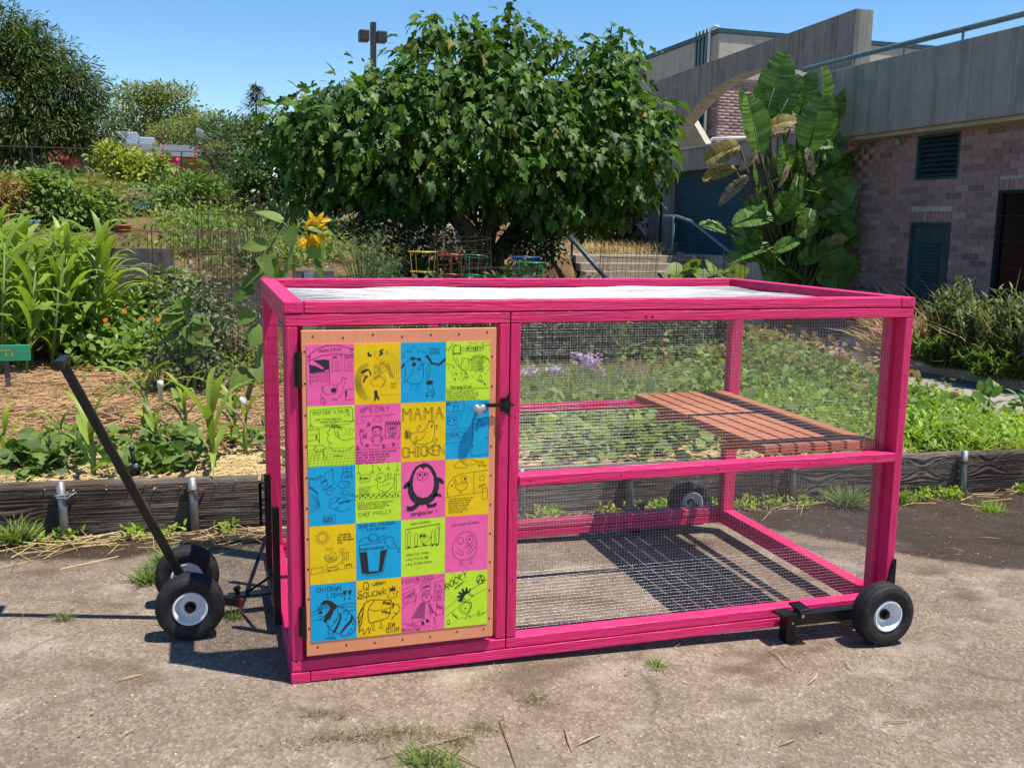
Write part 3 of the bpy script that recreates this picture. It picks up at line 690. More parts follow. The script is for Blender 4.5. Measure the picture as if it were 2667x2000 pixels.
def d13(p):
    p.L([(2, 2), (42, 1), (42, 22), (2, 24)], 1., True).L([(18, 22), (18, 8), (22, 3), (28, 8), (28, 22)], 1.2).F([(18, 12), (21, 9), (22, 12)]).F([(25, 12), (28, 9), (28, 12)]).T('NEON', 3, 8, 4, .9, .6)
    p.L([(4, 40), (4, 34), (10, 37), (18, 37), (24, 33), (25, 44), (22, 52), (14, 54), (6, 52), (3, 44)], 1.2, True).F([(6, 42), (11, 42), (10, 45), (7, 45)]).F([(17, 41), (22, 41), (21, 44), (18, 44)]).L([(2, 32), (20, 29), (36, 29), (36, 38)], 1.1)
    p.L([(24, 52), (28, 58), (26, 60)], 1.).L([(1, 64), (46, 60), (46, 92), (1, 94)], 1., True)
    n = 16; p.L([(24 + (19 + 2.5*(k % 2)) * math.cos(2*math.pi*k/n/1), 75 + (6 + 2*(k % 2)) * math.sin(2*math.pi*k/n)) for k in range(n)], 1., True).T('SALON', 11, 78, 5.5, 1.1, .8)
    for q in ((6, 86), (11, 85), (32, 84), (41, 83)): p.F([(q[0] - 2, q[1]), (q[0], q[1] - 2), (q[0] + 2, q[1])])
    p.L([(62, 42), (99, 40), (98, 124), (60, 126)], 1., True).E(77, 54, 5, 7, 1.1).E(77, 46, 3.5, 3.5, 1.1).E(66, 58, 4, 5, 1.1).E(88, 57, 4, 5, 1.1).E(90, 22, 7, 6, 1.4).E(90, 22, 4, 3.4, 1.2).Dk(62, 76, 1.4).Dk(94, 86, 1.4).Dk(62, 104, 1.4).L([(74, 4), (98, 4)], .8)
def d20(p):
    p.L([(74, 0), (73, 14), (92, 14), (92, 0)], 1.2).L([(73, 7), (92, 7)], 1.).L([(82, 0), (82, 14)], .9).L([(70, 32), (72, 18), (82, 13), (92, 18), (93, 32)], 1.2)
    for k in range(5): a = math.radians(200 + 35*k); p.L([(82 + 8*math.cos(a), 28 + 8*math.sin(a)), (82 + 13*math.cos(a), 28 + 13*math.sin(a))], 1.)
    p.wob(76, 28, 88, 24, 3, 18, 1.2).E(76, 42, 14, 8, 1.2).E(80, 40, 6, 4, 1.)
    p.F([(0, 42), (3, 42), (20, 58), (20, 61)]).L([(2, 22), (2, 48), (14, 44)], 1.).T('Dogs', 3, 27, 5, .8, .55).L([(14, 24), (28, 18), (30, 24), (16, 30)], 1., True).wob(17, 26, 28, 22, 1., 8, 1.)
    p.L([(34, 16), (52, 6), (52, 40), (40, 48)], 1.1).L([(34, 16), (36, 34)], 1.).E(34, 38, 7, 6, 1.1).wob(26, 34, 40, 30, 2.5, 16, 1.1).wob(28, 52, 50, 44, 2.5, 18, 1.1).E(44, 58, 7, 6, 1.1).L([(48, 50), (56, 48), (54, 56)], 1.)
    for k in range(7): p.L([(2, 66 + 6*k), (8 + k*2, 60 + 5*k), (24, 80 + 2*k)], .9)
    p.L([(18, 60), (22, 84), (14, 88)], .9).L([(44, 76), (56, 68), (66, 72), (54, 82), (44, 80), (44, 92), (54, 96), (66, 90)], 1.2).L([(62, 62), (76, 54), (98, 66), (98, 78), (80, 76)], 1.2).wob(70, 62, 94, 68, 3, 26, 1.1).wob(64, 84, 88, 80, 2., 26, 2.).E(72, 92, 16, 10, 1.1, 0, 180).E(70, 76, 10, 6, 1.)
    p.L([(30, 110), (56, 108), (57, 125), (30, 126)], 1., True).T('Cluckers', 32, 117, 5, .9, .55).T('Mansion', 32, 123, 5, .9, .58)
def d21(p):
    for x, y in ((7, 20), (38, 20), (72, 14), (92, 18)): p.L([(x, 0), (x, y - 4)], .9).L([(x - 4, y), (x, y - 4), (x + 4, y)], 1.1, True)
    p.L([(10, 24), (32, 22), (32, 38), (10, 40)], 1., True).T('My meals', 11, 33, 5, 1.2, .5).L([(8, 52), (30, 50), (30, 68), (8, 70)], 1., True)
    for k in range(5): p.wob(10, 55 + 3*k, 28, 54 + 3*k, 1., 10, 1.)
    p.E(56, 32, 10, 11, 1.2).E(53, 32, 3, 2.6, 1.2).Dk(53, 32, 1.2).L([(46, 34), (42, 36), (47, 38)], 1.1).wob(50, 8, 56, 18, 1.5, 12, 1.1).L([(64, 38), (84, 34), (86, 40), (80, 56), (68, 64), (56, 62), (48, 54), (48, 44)], 1.2).L([(30, 52), (44, 48)], 1.).wob(52, 50, 76, 46, 1.6, 14, .9)
    p.L([(60, 64), (60, 74)], 1.1).L([(66, 64), (66, 74)], 1.1).L([(70, 22), (78, 22), (78, 32), (70, 32)], 1., True).Dk(73, 27, 1.4).L([(84, 26), (98, 26)], 1.2).L([(86, 26), (86, 64)], 1.).L([(90, 26), (90, 64)], 1.)
    for c in range(16): p.F([(2 + 6*c, 70 + (c % 2)*3), (6 + 6*c, 69 + (c % 2)*3), (5 + 6*c, 72 + (c % 2)*3), (1 + 6*c, 73 + (c % 2)*3)])
    p.L([(0, 68), (100, 66)], 1.).L([(0, 79), (100, 77)], 1.)
    for k, t in enumerate(('Chef Philly is a chef who works in a famous restaurant', 'from west and had big dreams. He is the world', 'famous his favorite is a famous roast with sauce', 'the best when he cooks something special')): p.T(t, 4, 87 + 4.6*k, 3., .6, .58)
    for off in (-.8, .8): p.T('CHEF PHILLY', 7 + off, 117 + off * .6, 8, .6, .95, -.05)
def d22(p):
    p.F([(40, 8), (50, 5), (60, 6), (70, 14), (78, 28), (84, 46), (86, 62), (82, 76), (74, 90), (62, 98), (46, 100), (32, 96), (22, 86), (16, 70), (15, 54), (19, 40), (25, 24), (32, 13)][::-1])
    p.b.mi = 2
    p2y = p.y; p.y -= .0004
    p.F([(34, 20), (42, 13), (48, 16), (50, 21), (53, 15), (58, 14), (66, 22), (73, 38), (74, 56), (70, 72), (60, 82), (48, 84), (36, 79), (28, 66), (26, 50), (28, 34)][::-1])
    p.b.mi = 1; p.y = p2y - .0008
    p.E(48, 34, 12, 10, 1.4).Dk(43, 31, 2.6, 3).Dk(53, 31, 2.6, 3).F([(46, 36), (51, 36), (48.5, 40)]).L([(50, 6), (51, 0), (54, 6)], 1.2).L([(34, 26), (38, 30)], 1.).L([(66, 25), (60, 28)], 1.)
    p.y = p2y
    p.F([(18, 42), (8, 50), (4, 58), (10, 61), (20, 54)]).F([(82, 38), (92, 42), (98, 52), (94, 55), (84, 50)]).F([(78, 74), (90, 78), (92, 84), (80, 82), (70, 84)])
    p.F([(34, 95), (22, 102), (12, 100), (14, 106), (10, 110), (18, 112), (26, 112), (38, 104), (42, 98)]).F([(56, 97), (60, 108), (76, 106), (82, 100), (78, 96), (70, 100)])
    p.T('pengposter !', 22, 124, 8, 1.6, .72, -.05)
def d23(p):
    cloud(p, 24, 20, 18, 1.1); cloud(p, 44, 14, 18, 1.1); p.T('Tina', 72, 12, 6, 1., .8).T('Driver', 76, 19, 5, 1., .7).L([(86, 20), (98, 18)], .8)
    p.L([(6, 84), (4, 70), (8, 54), (18, 42), (36, 34), (66, 31), (99, 29)], 1.3).L([(66, 31), (66, 82)], 1.1).L([(2, 86), (98, 78)], 1.2).L([(36, 40), (48, 39), (48, 52), (36, 53)], 1.1, True).Dk(45, 46, 2.4)
    p.L([(24, 50), (28, 58), (42, 56), (52, 54), (50, 66), (42, 72), (32, 72), (24, 66), (22, 56), (20, 50), (24, 46)], 1.3, True).L([(34, 72), (32, 80)], 1.1).L([(38, 72), (38, 80)], 1.1).Dk(15, 60, 2.).L([(80, 42), (90, 41), (90, 52), (80, 52)], 1., True).wob(76, 66, 94, 62, 4, 22, 1.).L([(84, 70), (99, 68)], 1.).L([(86, 72), (98, 72), (98, 96), (86, 96)], 1., True)
    for k, t in enumerate(('Tina the bus conductor who', 'learned to drive the bus', 'but he never got tired', 'many hours on the job', 'would like it to be', 'just be with the bus', 'and go far home')): p.T(t, 8, 92 + 5.2*k, 3.6, .75, .72)
def d30(p):
    p.E(28, 26, 9, 9, 1.2); sun_rays(p, 28, 26, 11, 17, 20, 1.1)
    for k, t in enumerate(('i love skating', 'and i dont care', 'about what people', 'think')): p.T(t, 60, 24 + 6*k, 4, 1., .6)
    p.T('ISIS', 34, 56, 5.5, .8, .9).E(40, 76, 5.5, 5, 1.3).E(49, 74, 5, 5.5, 1.3).Dk(40, 76, 1.5).Dk(49, 74, 1.5).L([(34, 76), (31, 70), (36, 66), (42, 66), (46, 61), (54, 62), (58, 70), (56, 78), (46, 84), (38, 82)], 1.2)
    p.L([(36, 86), (34, 92), (44, 94), (56, 92), (66, 86), (72, 88), (68, 80)], 1.2).L([(56, 80), (64, 70), (66, 66)], 1.2).L([(66, 54), (72, 54), (72, 62), (65, 62)], 1.1, True).L([(70, 64), (84, 63), (84, 79), (71, 80)], 1.1, True).E(77, 69, 4, 3.4, 1.).L([(74, 73), (75, 78), (79, 78), (80, 73)], 1.)
    p.E(48, 98, 14, 3, 1.2).Dk(40, 102, 1.5).Dk(56, 101, 1.5).L([(2, 106), (3, 94), (28, 92), (28, 104)], 1.1).L([(0, 107), (100, 98)], 1.).L([(75, 99), (75, 92), (90, 90), (90, 98)], 1.1).Dk(79, 95, 1.4).Dk(86, 94, 1.4).F([(78, 91), (87, 89.5), (87, 91.5), (78, 93)])
def d31(p):
    p.T('DEAD KFC CHICKEN', 7, 12, 7.5, 1.5, .75, -.06).T('# 634,000,000 :)', 24, 19, 5, 1., .72, -.03)
    p.L([(7, 50), (8, 72), (13, 116), (24, 121), (46, 121), (60, 114), (68, 72), (70, 54)], 1.5).L([(7, 50), (30, 48), (66, 46)], 1.4).E(20, 44, 12, 11, 1.4, 180, 360).E(38, 34, 11, 8, 1.4).L([(48, 38), (58, 32), (66, 32), (64, 38), (52, 42)], 1.4).L([(48, 40), (48, 46)], 1.2).E(74, 46, 10, 11, 1.4, 120, 420)
    p.L([(84, 52), (90, 58), (88, 64), (80, 62), (70, 58)], 1.3).L([(90, 60), (98, 64), (94, 68), (96, 74), (90, 70)], 1.2)
    for k in range(14): a, b = random.uniform(12, 60), random.uniform(36, 46); p.L([(a, b), (a + 1.5, b + 1.2)], .8)
    p.F([(9, 66), (24, 66), (26, 90), (28, 112), (13, 113)]).F([(54, 66), (68, 64), (62, 90), (58, 110), (50, 112)]).F([(13, 113), (28, 112), (50, 112), (58, 110), (58, 113), (44, 117), (24, 117)])
    p.T('Kentucky Fried Chicken', 8, 62, 5, 1.1, .57, -.02)
def d32(p):
    p.T('Robbin Da Banks', 22, 14, 4.6, .8, .75, -.07).L([(10, 22), (88, 14)], 2.).L([(10, 22), (11, 66), (86, 60), (88, 14)], 1.).L([(10, 66), (86, 60)], 1.5)
    for x, t in ((18, 26), (34, 32), (72, 28), (82, 20)): p.L([(x - 3, 64), (x - 3, t + 5), (x, t), (x + 4, t + 5), (x + 3, 63)], 1.1).F([(x - 3, 62), (x + 2, 61), (x + 2, 64), (x - 3, 65)])
    p.E(50, 40, 7, 7, 1.2).Dk(45, 39, 3.2, 3.4).Dk(52, 40, 3.2, 3).L([(44, 48), (46, 54), (58, 54), (70, 44), (58, 42)], 1.2).wob(48, 58, 56, 62, 2.4, 16, 1.4)
    for k, t in enumerate(('Position: Banks', 'Avg. Points $$$', 'Avg. Blocks Banks')): p.Dk(12, 82 + 11*k, 1.2).T(t, 15, 84 + 11*k, 5.2, .9, .72, -.04)
def d33(p):
    p.T('Isolated chicken', 14, 24, 6, 1., .76, -.05)
    p.L([(44, 38), (56, 38), (66, 44), (72, 56), (75, 72), (74, 86), (66, 98), (52, 104), (36, 103), (24, 96), (17, 84), (17, 70), (24, 54), (32, 44)], 1.3, True).E(36, 58, 7, 8, 1.2).E(58, 57, 8, 10, 1.4).Dk(57, 56, 2.2).Dk(34, 58, .8)
    p.L([(48, 68), (60, 71), (46, 75)], 1.2).L([(28, 74), (42, 86), (43, 91), (38, 92), (22, 82)], 1.2).L([(68, 68), (54, 84), (53, 91), (58, 90), (72, 74)], 1.2).L([(38, 104), (38, 114), (36, 116)], 1.2).L([(60, 102), (61, 112), (58, 114)], 1.2).L([(61, 112), (65, 113)], 1.2).L([(38, 114), (41, 115)], 1.2)
def d40(p):
    p.T('ChiCKeN', 14, 18, 10, 1.7, .85, -.02).T('LIbra', 36, 32, 10, 1.6, .8, -.02)
    for x in (74, 85): p.F([(x - 4, 20), (x + 5, 19), (x + 1, 33)]).Dk(x, 38, 2.)
    p.F([(22, 46), (28, 38), (38, 37), (46, 42), (52, 47), (58, 52), (56, 58), (50, 62), (48, 70), (44, 74), (42, 82), (36, 82), (34, 90), (26, 84), (30, 78), (28, 74), (36, 66), (42, 58), (40, 50), (34, 44), (28, 46)])
    p.E(28, 48, 6, 6.5, 1.8).Dk(28, 48, 2.).L([(22, 49), (14, 55), (24, 56)], 2.).F([(15, 62), (24, 60), (26, 66), (20, 67)]).L([(14, 74), (24, 72), (26, 78), (18, 80)], 1.5).L([(32, 50), (34, 62)], 1.5).L([(36, 48), (38, 58)], 1.5)
    p.L([(58, 54), (70, 58), (82, 68), (92, 82), (98, 98), (96, 112), (86, 122), (70, 124), (54, 114), (40, 104), (34, 92)], 2.).L([(58, 56), (60, 72), (54, 88), (46, 98), (38, 98)], 1.5)
    p.F([(62, 70), (66, 72), (66, 84), (60, 100), (52, 114), (48, 112), (56, 96), (62, 84)]).F([(88, 76), (92, 82), (90, 92), (78, 104), (66, 118), (62, 116), (74, 100), (86, 88)])
    for a, b in ((48, 86), (54, 82), (70, 66), (78, 72), (74, 84), (86, 108), (90, 96), (80, 116)): p.L([(a, b), (a + 2, b + 4), (a + 4, b)], 1.3)
    p.L([(0, 62), (26, 56)], 1.7).L([(0, 68), (24, 66)], 1.5).L([(58, 52), (80, 49), (100, 51)], 1.7).L([(62, 55), (100, 58)], 1.5).L([(72, 66), (100, 66)], 1.4).L([(0, 82), (26, 80)], 1.5)
    p.L([(40, 104), (38, 114), (42, 122)], 1.7).L([(48, 108), (46, 116), (50, 122)], 1.7).wob(32, 126, 54, 126, 3, 18, 1.8).L([(90, -2), (98, 2)], 2.)
def d41(p):
    p.T('Q', 16, 22, 17, 2.1, .95).T('ueen', 36, 14, 9, 1.9, .95, -.02).T('Squawk', 4, 40, 17, 2., .72, -.06).E(10, 38, 8, 4, 1.8, 60, 300)
    p.F([(74, 30), (74, 20), (77, 26), (80, 16), (82, 25), (86, 18), (87, 30)]).L([(74, 30), (72, 38), (68, 42), (74, 47), (84, 46), (90, 42), (88, 36), (94, 34), (88, 30)], 1.4).Dk(83, 35, 1.6)
    p.L([(40, 48), (28, 62), (25, 74), (26, 92), (30, 101), (40, 98), (56, 96), (70, 92), (76, 74), (78, 52), (60, 49), (42, 47), (34, 46), (22, 50), (14, 56)], 2.2).L([(28, 68), (40, 73), (60, 72), (76, 68)], 1.6)
    for k in range(8): p.L([(18 - k*.6, 56 + 4*k), (10 - (k % 3)*3, 66 + 6*k), (4 + (k % 2)*3, 78 + 5.6*k), (2 + k*.4, 86 + 5*k)], 1.9)
    p.L([(4, 118), (14, 112), (16, 126), (26, 110), (28, 124), (34, 104)], 2.).wob(58, 56, 76, 58, 4, 30, 2.).wob(56, 76, 76, 80, 3, 30, 1.8).L([(82, 62), (92, 62), (98, 74), (92, 84), (82, 82)], 1.8).F([(80, 58), (84, 58), (83, 70), (80, 72)]).L([(90, 84), (78, 96)], 2.6)
    p.L([(38, 100), (38, 112), (34, 117), (42, 118)], 1.7).L([(54, 98), (56, 110), (50, 114), (60, 115)], 1.7).T('the', 68, 112, 9, 1.7, .8).T('third', 64, 124, 9, 1.8, .78).L([(68, 115), (84, 113)], 1.6).L([(66, 127), (90, 125)], 1.6)
def d42(p):
    p.T('FASHION CHICK', 3, 18, 11, 1.1, .58, -.1).L([(0, 30), (60, 12), (100, 4)], .9).L([(6, 40), (30, 30), (33, 58), (6, 64)], 1.1, True).wob(8, 50, 30, 40, 5, 30, 1.2).L([(44, 22), (66, 16), (67, 34), (45, 38)], 1.1, True).wob(48, 30, 64, 26, 3.4, 26, 1.6)
    p.L([(76, 20), (99, 16), (99, 62), (75, 64)], 1.1, True)
    for k, t in enumerate(('FA', 'SHI', 'ON')): p.T(t, 79, 34 + 13*k, 10, 1.2, .75 - .14*(k == 1))
    p.E(58, 54, 11, 10, 1.2).L([(46, 50), (50, 42), (60, 38), (66, 40), (64, 44), (50, 48)], 1.5).F([(54, 51), (58, 50), (62, 52), (58, 53)]).L([(68, 52), (72, 53), (68, 56)], 1.2).L([(46, 64), (66, 64)], 1.5).L([(46, 66), (58, 68)], 1.2)
    for k in range(16): p.L([(44 - k*1.1, 68 + k*1.9), (54 - k*.2, 67 + k*2.2)], 1.5).L([(62 + k*.2, 68 + k*1.6), (66 + k*.5, 70 + k*1.3)], 1.)
    p.L([(44, 66), (24, 98), (52, 102), (54, 68)], 1.5).L([(64, 68), (74, 88), (66, 98)], 1.5).L([(24, 98), (26, 112), (56, 104)], 1.)
    p.F([(46, 110), (50, 108), (54, 116), (46, 117)]).F([(56, 106), (60, 104), (66, 112), (58, 113)]).wob(80, 72, 94, 84, 4, 30, 1.2).L([(80, 80), (98, 78), (97, 96), (80, 98)], 1., True).L([(0, 82), (18, 52), (36, 46), (30, 70)], 1.).wob(74, 88, 82, 98, 2.4, 18, 1.1)
    p.L([(0, 108), (30, 114), (44, 122), (36, 130)], 1.1).wob(12, 114, 36, 120, 2.4, 26, 1.1).L([(46, 118), (66, 122), (60, 130)], .9).T('Metroy', 1, 128, 8, 1., .65, .04).wob(30, 124, 42, 128, 2, 18, 1.1).Dk(76, 104, 1.8).E(78, 114, 3, 4, 1.).L([(72, 128), (86, 122)], 1.)
def d43(p):
    p.T('ROCKY', 2, 40, 14, 2.6, .82, -.62).L([(22, 38), (46, 22)], 1.8).L([(24, 40), (42, 27)], 1.4).E(84, 22, 9, 10, 2.4).L([(78, 32), (84, 13), (90, 32)], 2.6).L([(74, 25), (96, 24)], 2.4)
    p.F([(42, 72), (32, 70), (31, 66), (38, 63), (29, 60), (29, 56), (38, 56), (31, 49), (35, 47), (42, 51), (39, 41), (43, 40), (48, 49), (49, 39), (53, 39), (55, 49), (59, 41), (62, 43), (58, 52), (50, 54), (45, 60), (43, 66)])
    p.E(54, 60, 9, 9, 1.2).Dk(58, 57, 1.2).L([(62, 56), (68, 59), (62, 61)], 1.3).E(50, 86, 10, 12, 1.1).Dk(49, 88, 2.).L([(46, 66), (42, 76), (36, 78), (34, 90), (42, 100), (52, 103), (60, 98), (64, 86), (62, 74)], 1.3).wob(44, 72, 62, 76, 2.4, 24, 1.3).wob(56, 98, 64, 80, 2., 16, 1.2)
    p.wob(18, 98, 30, 110, 3, 18, 1.6).L([(52, 103), (52, 112), (46, 114)], 1.2).L([(56, 102), (60, 111), (64, 112)], 1.2).L([(0, 86), (32, 62)], 1.2).L([(0, 104), (34, 82)], 1.2).L([(62, 44), (100, 26)], 1.2).L([(64, 62), (100, 44)], 1.2).L([(30, 112), (100, 102)], .9)
    p.L([(78, 98), (82, 97), (82, 110), (78, 110)], 1.2, True).L([(6, 112), (11, 111), (12, 122), (6, 123)], 1.2, True).wob(86, 108, 94, 104, 1.5, 12, 1.3).Dk(10, 122, 1.4).L([(16, 2), (20, -1)], 1.).wob(14, 14, 26, 6, 1., 10, .7)

def paper(name, col):
    g = G(name); co = g.geo(); n = g.noise(co, 30, 4, .6); f = g.noise(g.geo((140, 140, 500)), 1., 3)
    g.set(color=g.ramp(n, [(.3, tuple(c * .9 for c in col)), (.7, col)]), rough=.55, spec=.25, normal=g.bump(g.math('ADD', n, g.math('MULTIPLY', f, .35)), .3, .003)); return g.m
PAP = {'p': paper('pink_paper', (1., .135, .40)), 'y': paper('yellow_paper', (.92, .60, .006)), 'b': paper('blue_paper', (.010, .40, .70)), 'g': paper('lime_paper', (.60, .86, .04))}
INK = plain('black_ink', (.018, .014, .018), .6, var=.0)
GRID = ['pybg', 'gpyb', 'bgpy', 'ybgp', 'bypg']
LAB = [['pink drawing of a cook shop counter', 'yellow drawing of a long-tailed hen in boots', 'blue drawing of a skater chicken in sunglasses', 'lime drawing of a magician hen with text below'],
       ['lime drawing of a hair salon', 'pink drawing of a chick and a flower shop', 'yellow drawing of a hen between big outlined words', 'blue drawing of a pet salon behind the heart knob'],
       ['blue drawing of a room with a fireplace', 'lime drawing of a chef chicken in a kitchen', 'pink drawing of a black penguin', 'yellow drawing of a bus driver hen'],
       ['yellow drawing of a skateboarder under a sun', 'blue drawing of a bucket of fried chicken', 'lime drawing of a bank robber chick', 'pink drawing of an egg-shaped chicken'],
       ['blue drawing of a striped bird', 'yellow drawing of a crowned queen hen', 'pink drawing of a fashion chick in a jacket', 'lime drawing of a punk chicken with a mohawk']]
FN = [[d00, d01, d02, d03], [d10, d11, d12, d13], [d20, d21, d22, d23], [d30, d31, d32, d33], [d40, d41, d42, d43]]
random.seed(3)
for r in range(5):
    for c in range(4):
        x0, zt = .0685 + .1556 * c, 1.173 - .2046 * r; w_, h_ = .1554, .2044
        p = Pen(x0, zt, -.01335, .1556 / 100); p.b.mi = 1; FN[r][c](p)
        # ink that leaves the sheet is kept on it
        p.b.v = [(min(max(a, x0 + .0004), x0 + w_ - .0004), y, min(max(z, zt - h_ + .0004), zt - .0004)) for a, y, z in p.b.v]
        p.b.mi = 0; p.b.box(x0, x0 + w_, -.0128, -.0112, zt - h_, zt)
        o = link('poster', p.b.mesh('poster', [PAP[GRID[r][c]], INK, PAP[GRID[r][c]]]), None, label=LAB[r][c]); under(o)

# heart knob on a short stem
HEART = plain('brushed_pewter', (.55, .55, .56), .38, .9, .1, 150, .15)
def heart_poly(s, n=40):
    return [(s * (16 * math.sin(t) ** 3) / 16, s * (13*math.cos(t) - 5*math.cos(2*t) - 2*math.cos(3*t) - math.cos(4*t)) / 16) for t in (2 * math.pi * k / n for k in range(n))]
hp = heart_poly(.0235); V = []; Fh = []; n = len(hp)
for d_, sc_ in ((-.026, .30), (-.034, .9), (-.039, 1.0), (-.044, .92), (-.048, .55), (-.049, .1)):
    V += [(.649 + a * sc_, d_, .941 + b * sc_) for a, b in hp]
for i in range(5):
    Fh += [(i*n+k, i*n+(k+1) % n, (i+1)*n+(k+1) % n, (i+1)*n+k) for k in range(n)]
mb = MB(); mb.add(V, Fh + [tuple(range(5*n, 6*n))]); mb.tube([(.649, -.0135, .941), (.649, -.030, .941)], .0065, 10)
under(mb.build('heart_knob', HEART, None, smooth=True))
# black gravity latch on the post with its lever reaching over the door
mb = MB().box(.735, .760, -.014, .001, .925, .972).bar((.735, -.022, .950), (.665, -.026, .951), .004, .013).bar((.676, -.0265, .951), (.664, -.0265, .951), .006, .015)
mb.tube([(.748, -.022, .965), (.757, -.026, .985), (.760, -.028, .992)], [.005, .004, .003], 8).tube([(.748, -.02, .932), (.758, -.026, .914), (.764, -.03, .910)], [.006, .005, .003], 8).box(.738, .764, -.030, -.014, .934, .964)
mb.tube([(.742, -.022, .949), (.778, -.022, .949)], .0045, 8)
mb.build('latch', BLACKM, coop)

# ---- wheels
g = G('tyre_rubber'); co = g.geo(); n_ = g.noise(co, 26, 5, .7)
g.set(color=g.mix(g.ramp(n_, [(.5, 0.), (.75, .55)]), (.014, .014, .016), (.085, .07, .055)), rough=.68, spec=.35, normal=g.bump(g.noise(co, 120, 3), .25, .004)); RUBBER = g.m
WHITEP = plain('white_rim_enamel', (.80, .80, .80), .35, 0, .04, 40, .03)
def wheel_meshes(R=.126, w=.088, r0=.062):
    n = 144; h = w / 2; prof = [(r0, -h*.72), (r0 + .006, -h*.80), (R*.62, -h*.98), (R*.78, -h), (R*.80, -h*1.0), (R*.81, -h*.985), (R*.90, -h*.93), (R*.945, -h*.86), (R*.975, -h*.72),
                                (R*.99, -h*.55), (R*.978, -h*.50), (R*.995, -h*.42), (R*.984, -h*.22), (R, -h*.14), (R*.985, 0)]
    prof = prof + [(a, -b) for a, b in prof[:-1][::-1]]
    vs = []; fs = []
    for j, (r, y) in enumerate(prof):
        f = abs(y) / h
        for k in range(n):
            rr = r; a = 2 * math.pi * (k + (.5 if .1 < f < .5 and int(f * 10) % 2 else 0)) / n
            if .52 < f < .95 and r > R * .88: rr -= .0032 * (k % 2)
            elif f <= .52 and r > R * .9: rr -= .0022 * ((k + j) % 2)
            vs.append((rr * math.cos(a), y, rr * math.sin(a)))
    for j in range(len(prof) - 1):
        fs += [(j*n+k, j*n+(k+1) % n, (j+1)*n+(k+1) % n, (j+1)*n+k) for k in range(n)]
    ty = mesh_np('tyre', vs, fs, RUBBER, True)
    rb = MB()
    for s in (-1, 1):
        rb.lathe([(r0 + .003, s*h*.74), (r0 - .001, s*h*.92), (r0 - .006, s*h*.90), (r0 - .009, s*h*.70), (r0*.66, s*h*.10), (r0*.60, s*h*.06), (r0*.56, s*h*.16), (r0*.36, s*h*.22), (r0*.34, s*h*.20)], axis='y', n=48)
    rim = rb.mesh('rim', WHITEP, True)
    hb = MB()
    for s in (-1, 1): hb.lathe([(.021, s*h*.18), (.021, s*h*.42), (.017, s*h*.46), (.013, s*h*.46), (.012, s*h*.30), (.0005, s*h*.30)], axis='y', n=24)
    return ty, rim, hb.mesh('hub', BLACKM, True)
TY, RIM, HUB = wheel_meshes()
def wheel(x, y, z, parent, spin=0., **k):
    w = link('wheel', HUB, parent, (x, y, z), (0, spin, 0), **k)
    link('tyre', TY, w); link('rim', RIM, w); return w
zr = float(az(2.29)) + .125
wheel(2.295, -.128, zr, coop, .4); wheel(2.295, 1.528, zr, coop, 1.1)
# lever arm, pedals and brackets of the lifting wheels
for y0, s in ((-.012, -1), (1.412, 1)):
    y1 = y0 + s * .045
    mb = MB().box(1.915, 2.30, min(y0, y1), max(y0, y1), .022, .068)
    mb.box(1.905, 1.945, min(y0 - s*.004, y1 + s*.006), max(y0 - s*.004, y1 + s*.006), -.045, .072).box(1.915, 1.985, min(y0, y1 + s*.02), max(y0, y1 + s*.02), -.050, -.044)
    mb.add([(1.862, y0 + s*.002, .072), (1.93, y0 + s*.002, .073), (1.935, y1 + s*.03, .079), (1.866, y1 + s*.03, .078), (1.862, y0 + s*.002, .081), (1.93, y0 + s*.002, .082), (1.935, y1 + s*.03, .088), (1.866, y1 + s*.03, .087)],
           [(3,2,1,0),(4,5,6,7),(0,1,5,4),(1,2,6,5),(2,3,7,6),(3,0,4,7)])
    mb.add([(1.935, y0 + s*.004, .098), (1.985, y0 + s*.004, .100), (1.995, y1 + s*.028, .090), (1.945, y1 + s*.028, .088), (1.935, y0 + s*.004, .107), (1.985, y0 + s*.004, .109), (1.995, y1 + s*.028, .099), (1.945, y1 + s*.028, .097)],
           [(3,2,1,0),(4,5,6,7),(0,1,5,4),(1,2,6,5),(2,3,7,6),(3,0,4,7)])
    mb.bar((1.962, (y0+y1)/2, .06), (1.966, (y0+y1)/2, .098), .02, .02).tube([(2.295, y0, zr), (2.295, y0 + s*.15, zr)], .010, 10)
    mb.build('lift_lever', BLACKM, coop, bevel=.002)
    for q in ((1.975, .062, .007), (1.93, .038, .005)): MB().tube([(q[0], y1 - .001 * s, q[1]), (q[0], y1 + s*.007, q[1])], q[2], 8).build('bolt', ZINC, coop)
mb = MB().prism([(2.393, .045), (2.442, .045), (2.442, .236), (2.428, .238)], -.0045, -.0005).box(2.4405, 2.4445, -.0045, .05, .045, .236)
mb.tube([(2.43, -.004, .205), (2.43, -.011, .205)], .006, 8)
mb.build('corner_bracket', BLACKM, coop)

# ---- tow dolly with its long handle, hitched to the coop's left side
dolly = emptyw('tow_dolly', (-.34, .65, 0), label='black steel tow dolly with long square handle and two tyres, left of the pink coop', cat='dolly')
wheel(-.332, .478, .133, dolly, .2); wheel(-.348, .815, .135, dolly, 1.4)
MB().tube([(-.333, .43, .133), (-.348, .86, .135)], .012, 10).bar((-.34, .60, .105), (-.338, .70, .105), .05, .05).build('axle', BLACKM, dolly)
MB().bar((-.335, .655, .12), (-.745, .650, 1.035), .032, .032, (0, 1, 0)).build('handle', BLACKM, dolly, bevel=.003)
MB().bar((-.752, .560, 1.045), (-.748, .745, 1.045), .034, .034).build('grip', BLACKM, dolly, bevel=.003)
REDP = plain('red_grip_plastic', (.16, .015, .015), .5)
MB().bar((-.345, .65, .115), (-.150, .655, .062), .034, .032).build('hitch_arm', BLACKM, dolly, bevel=.003)
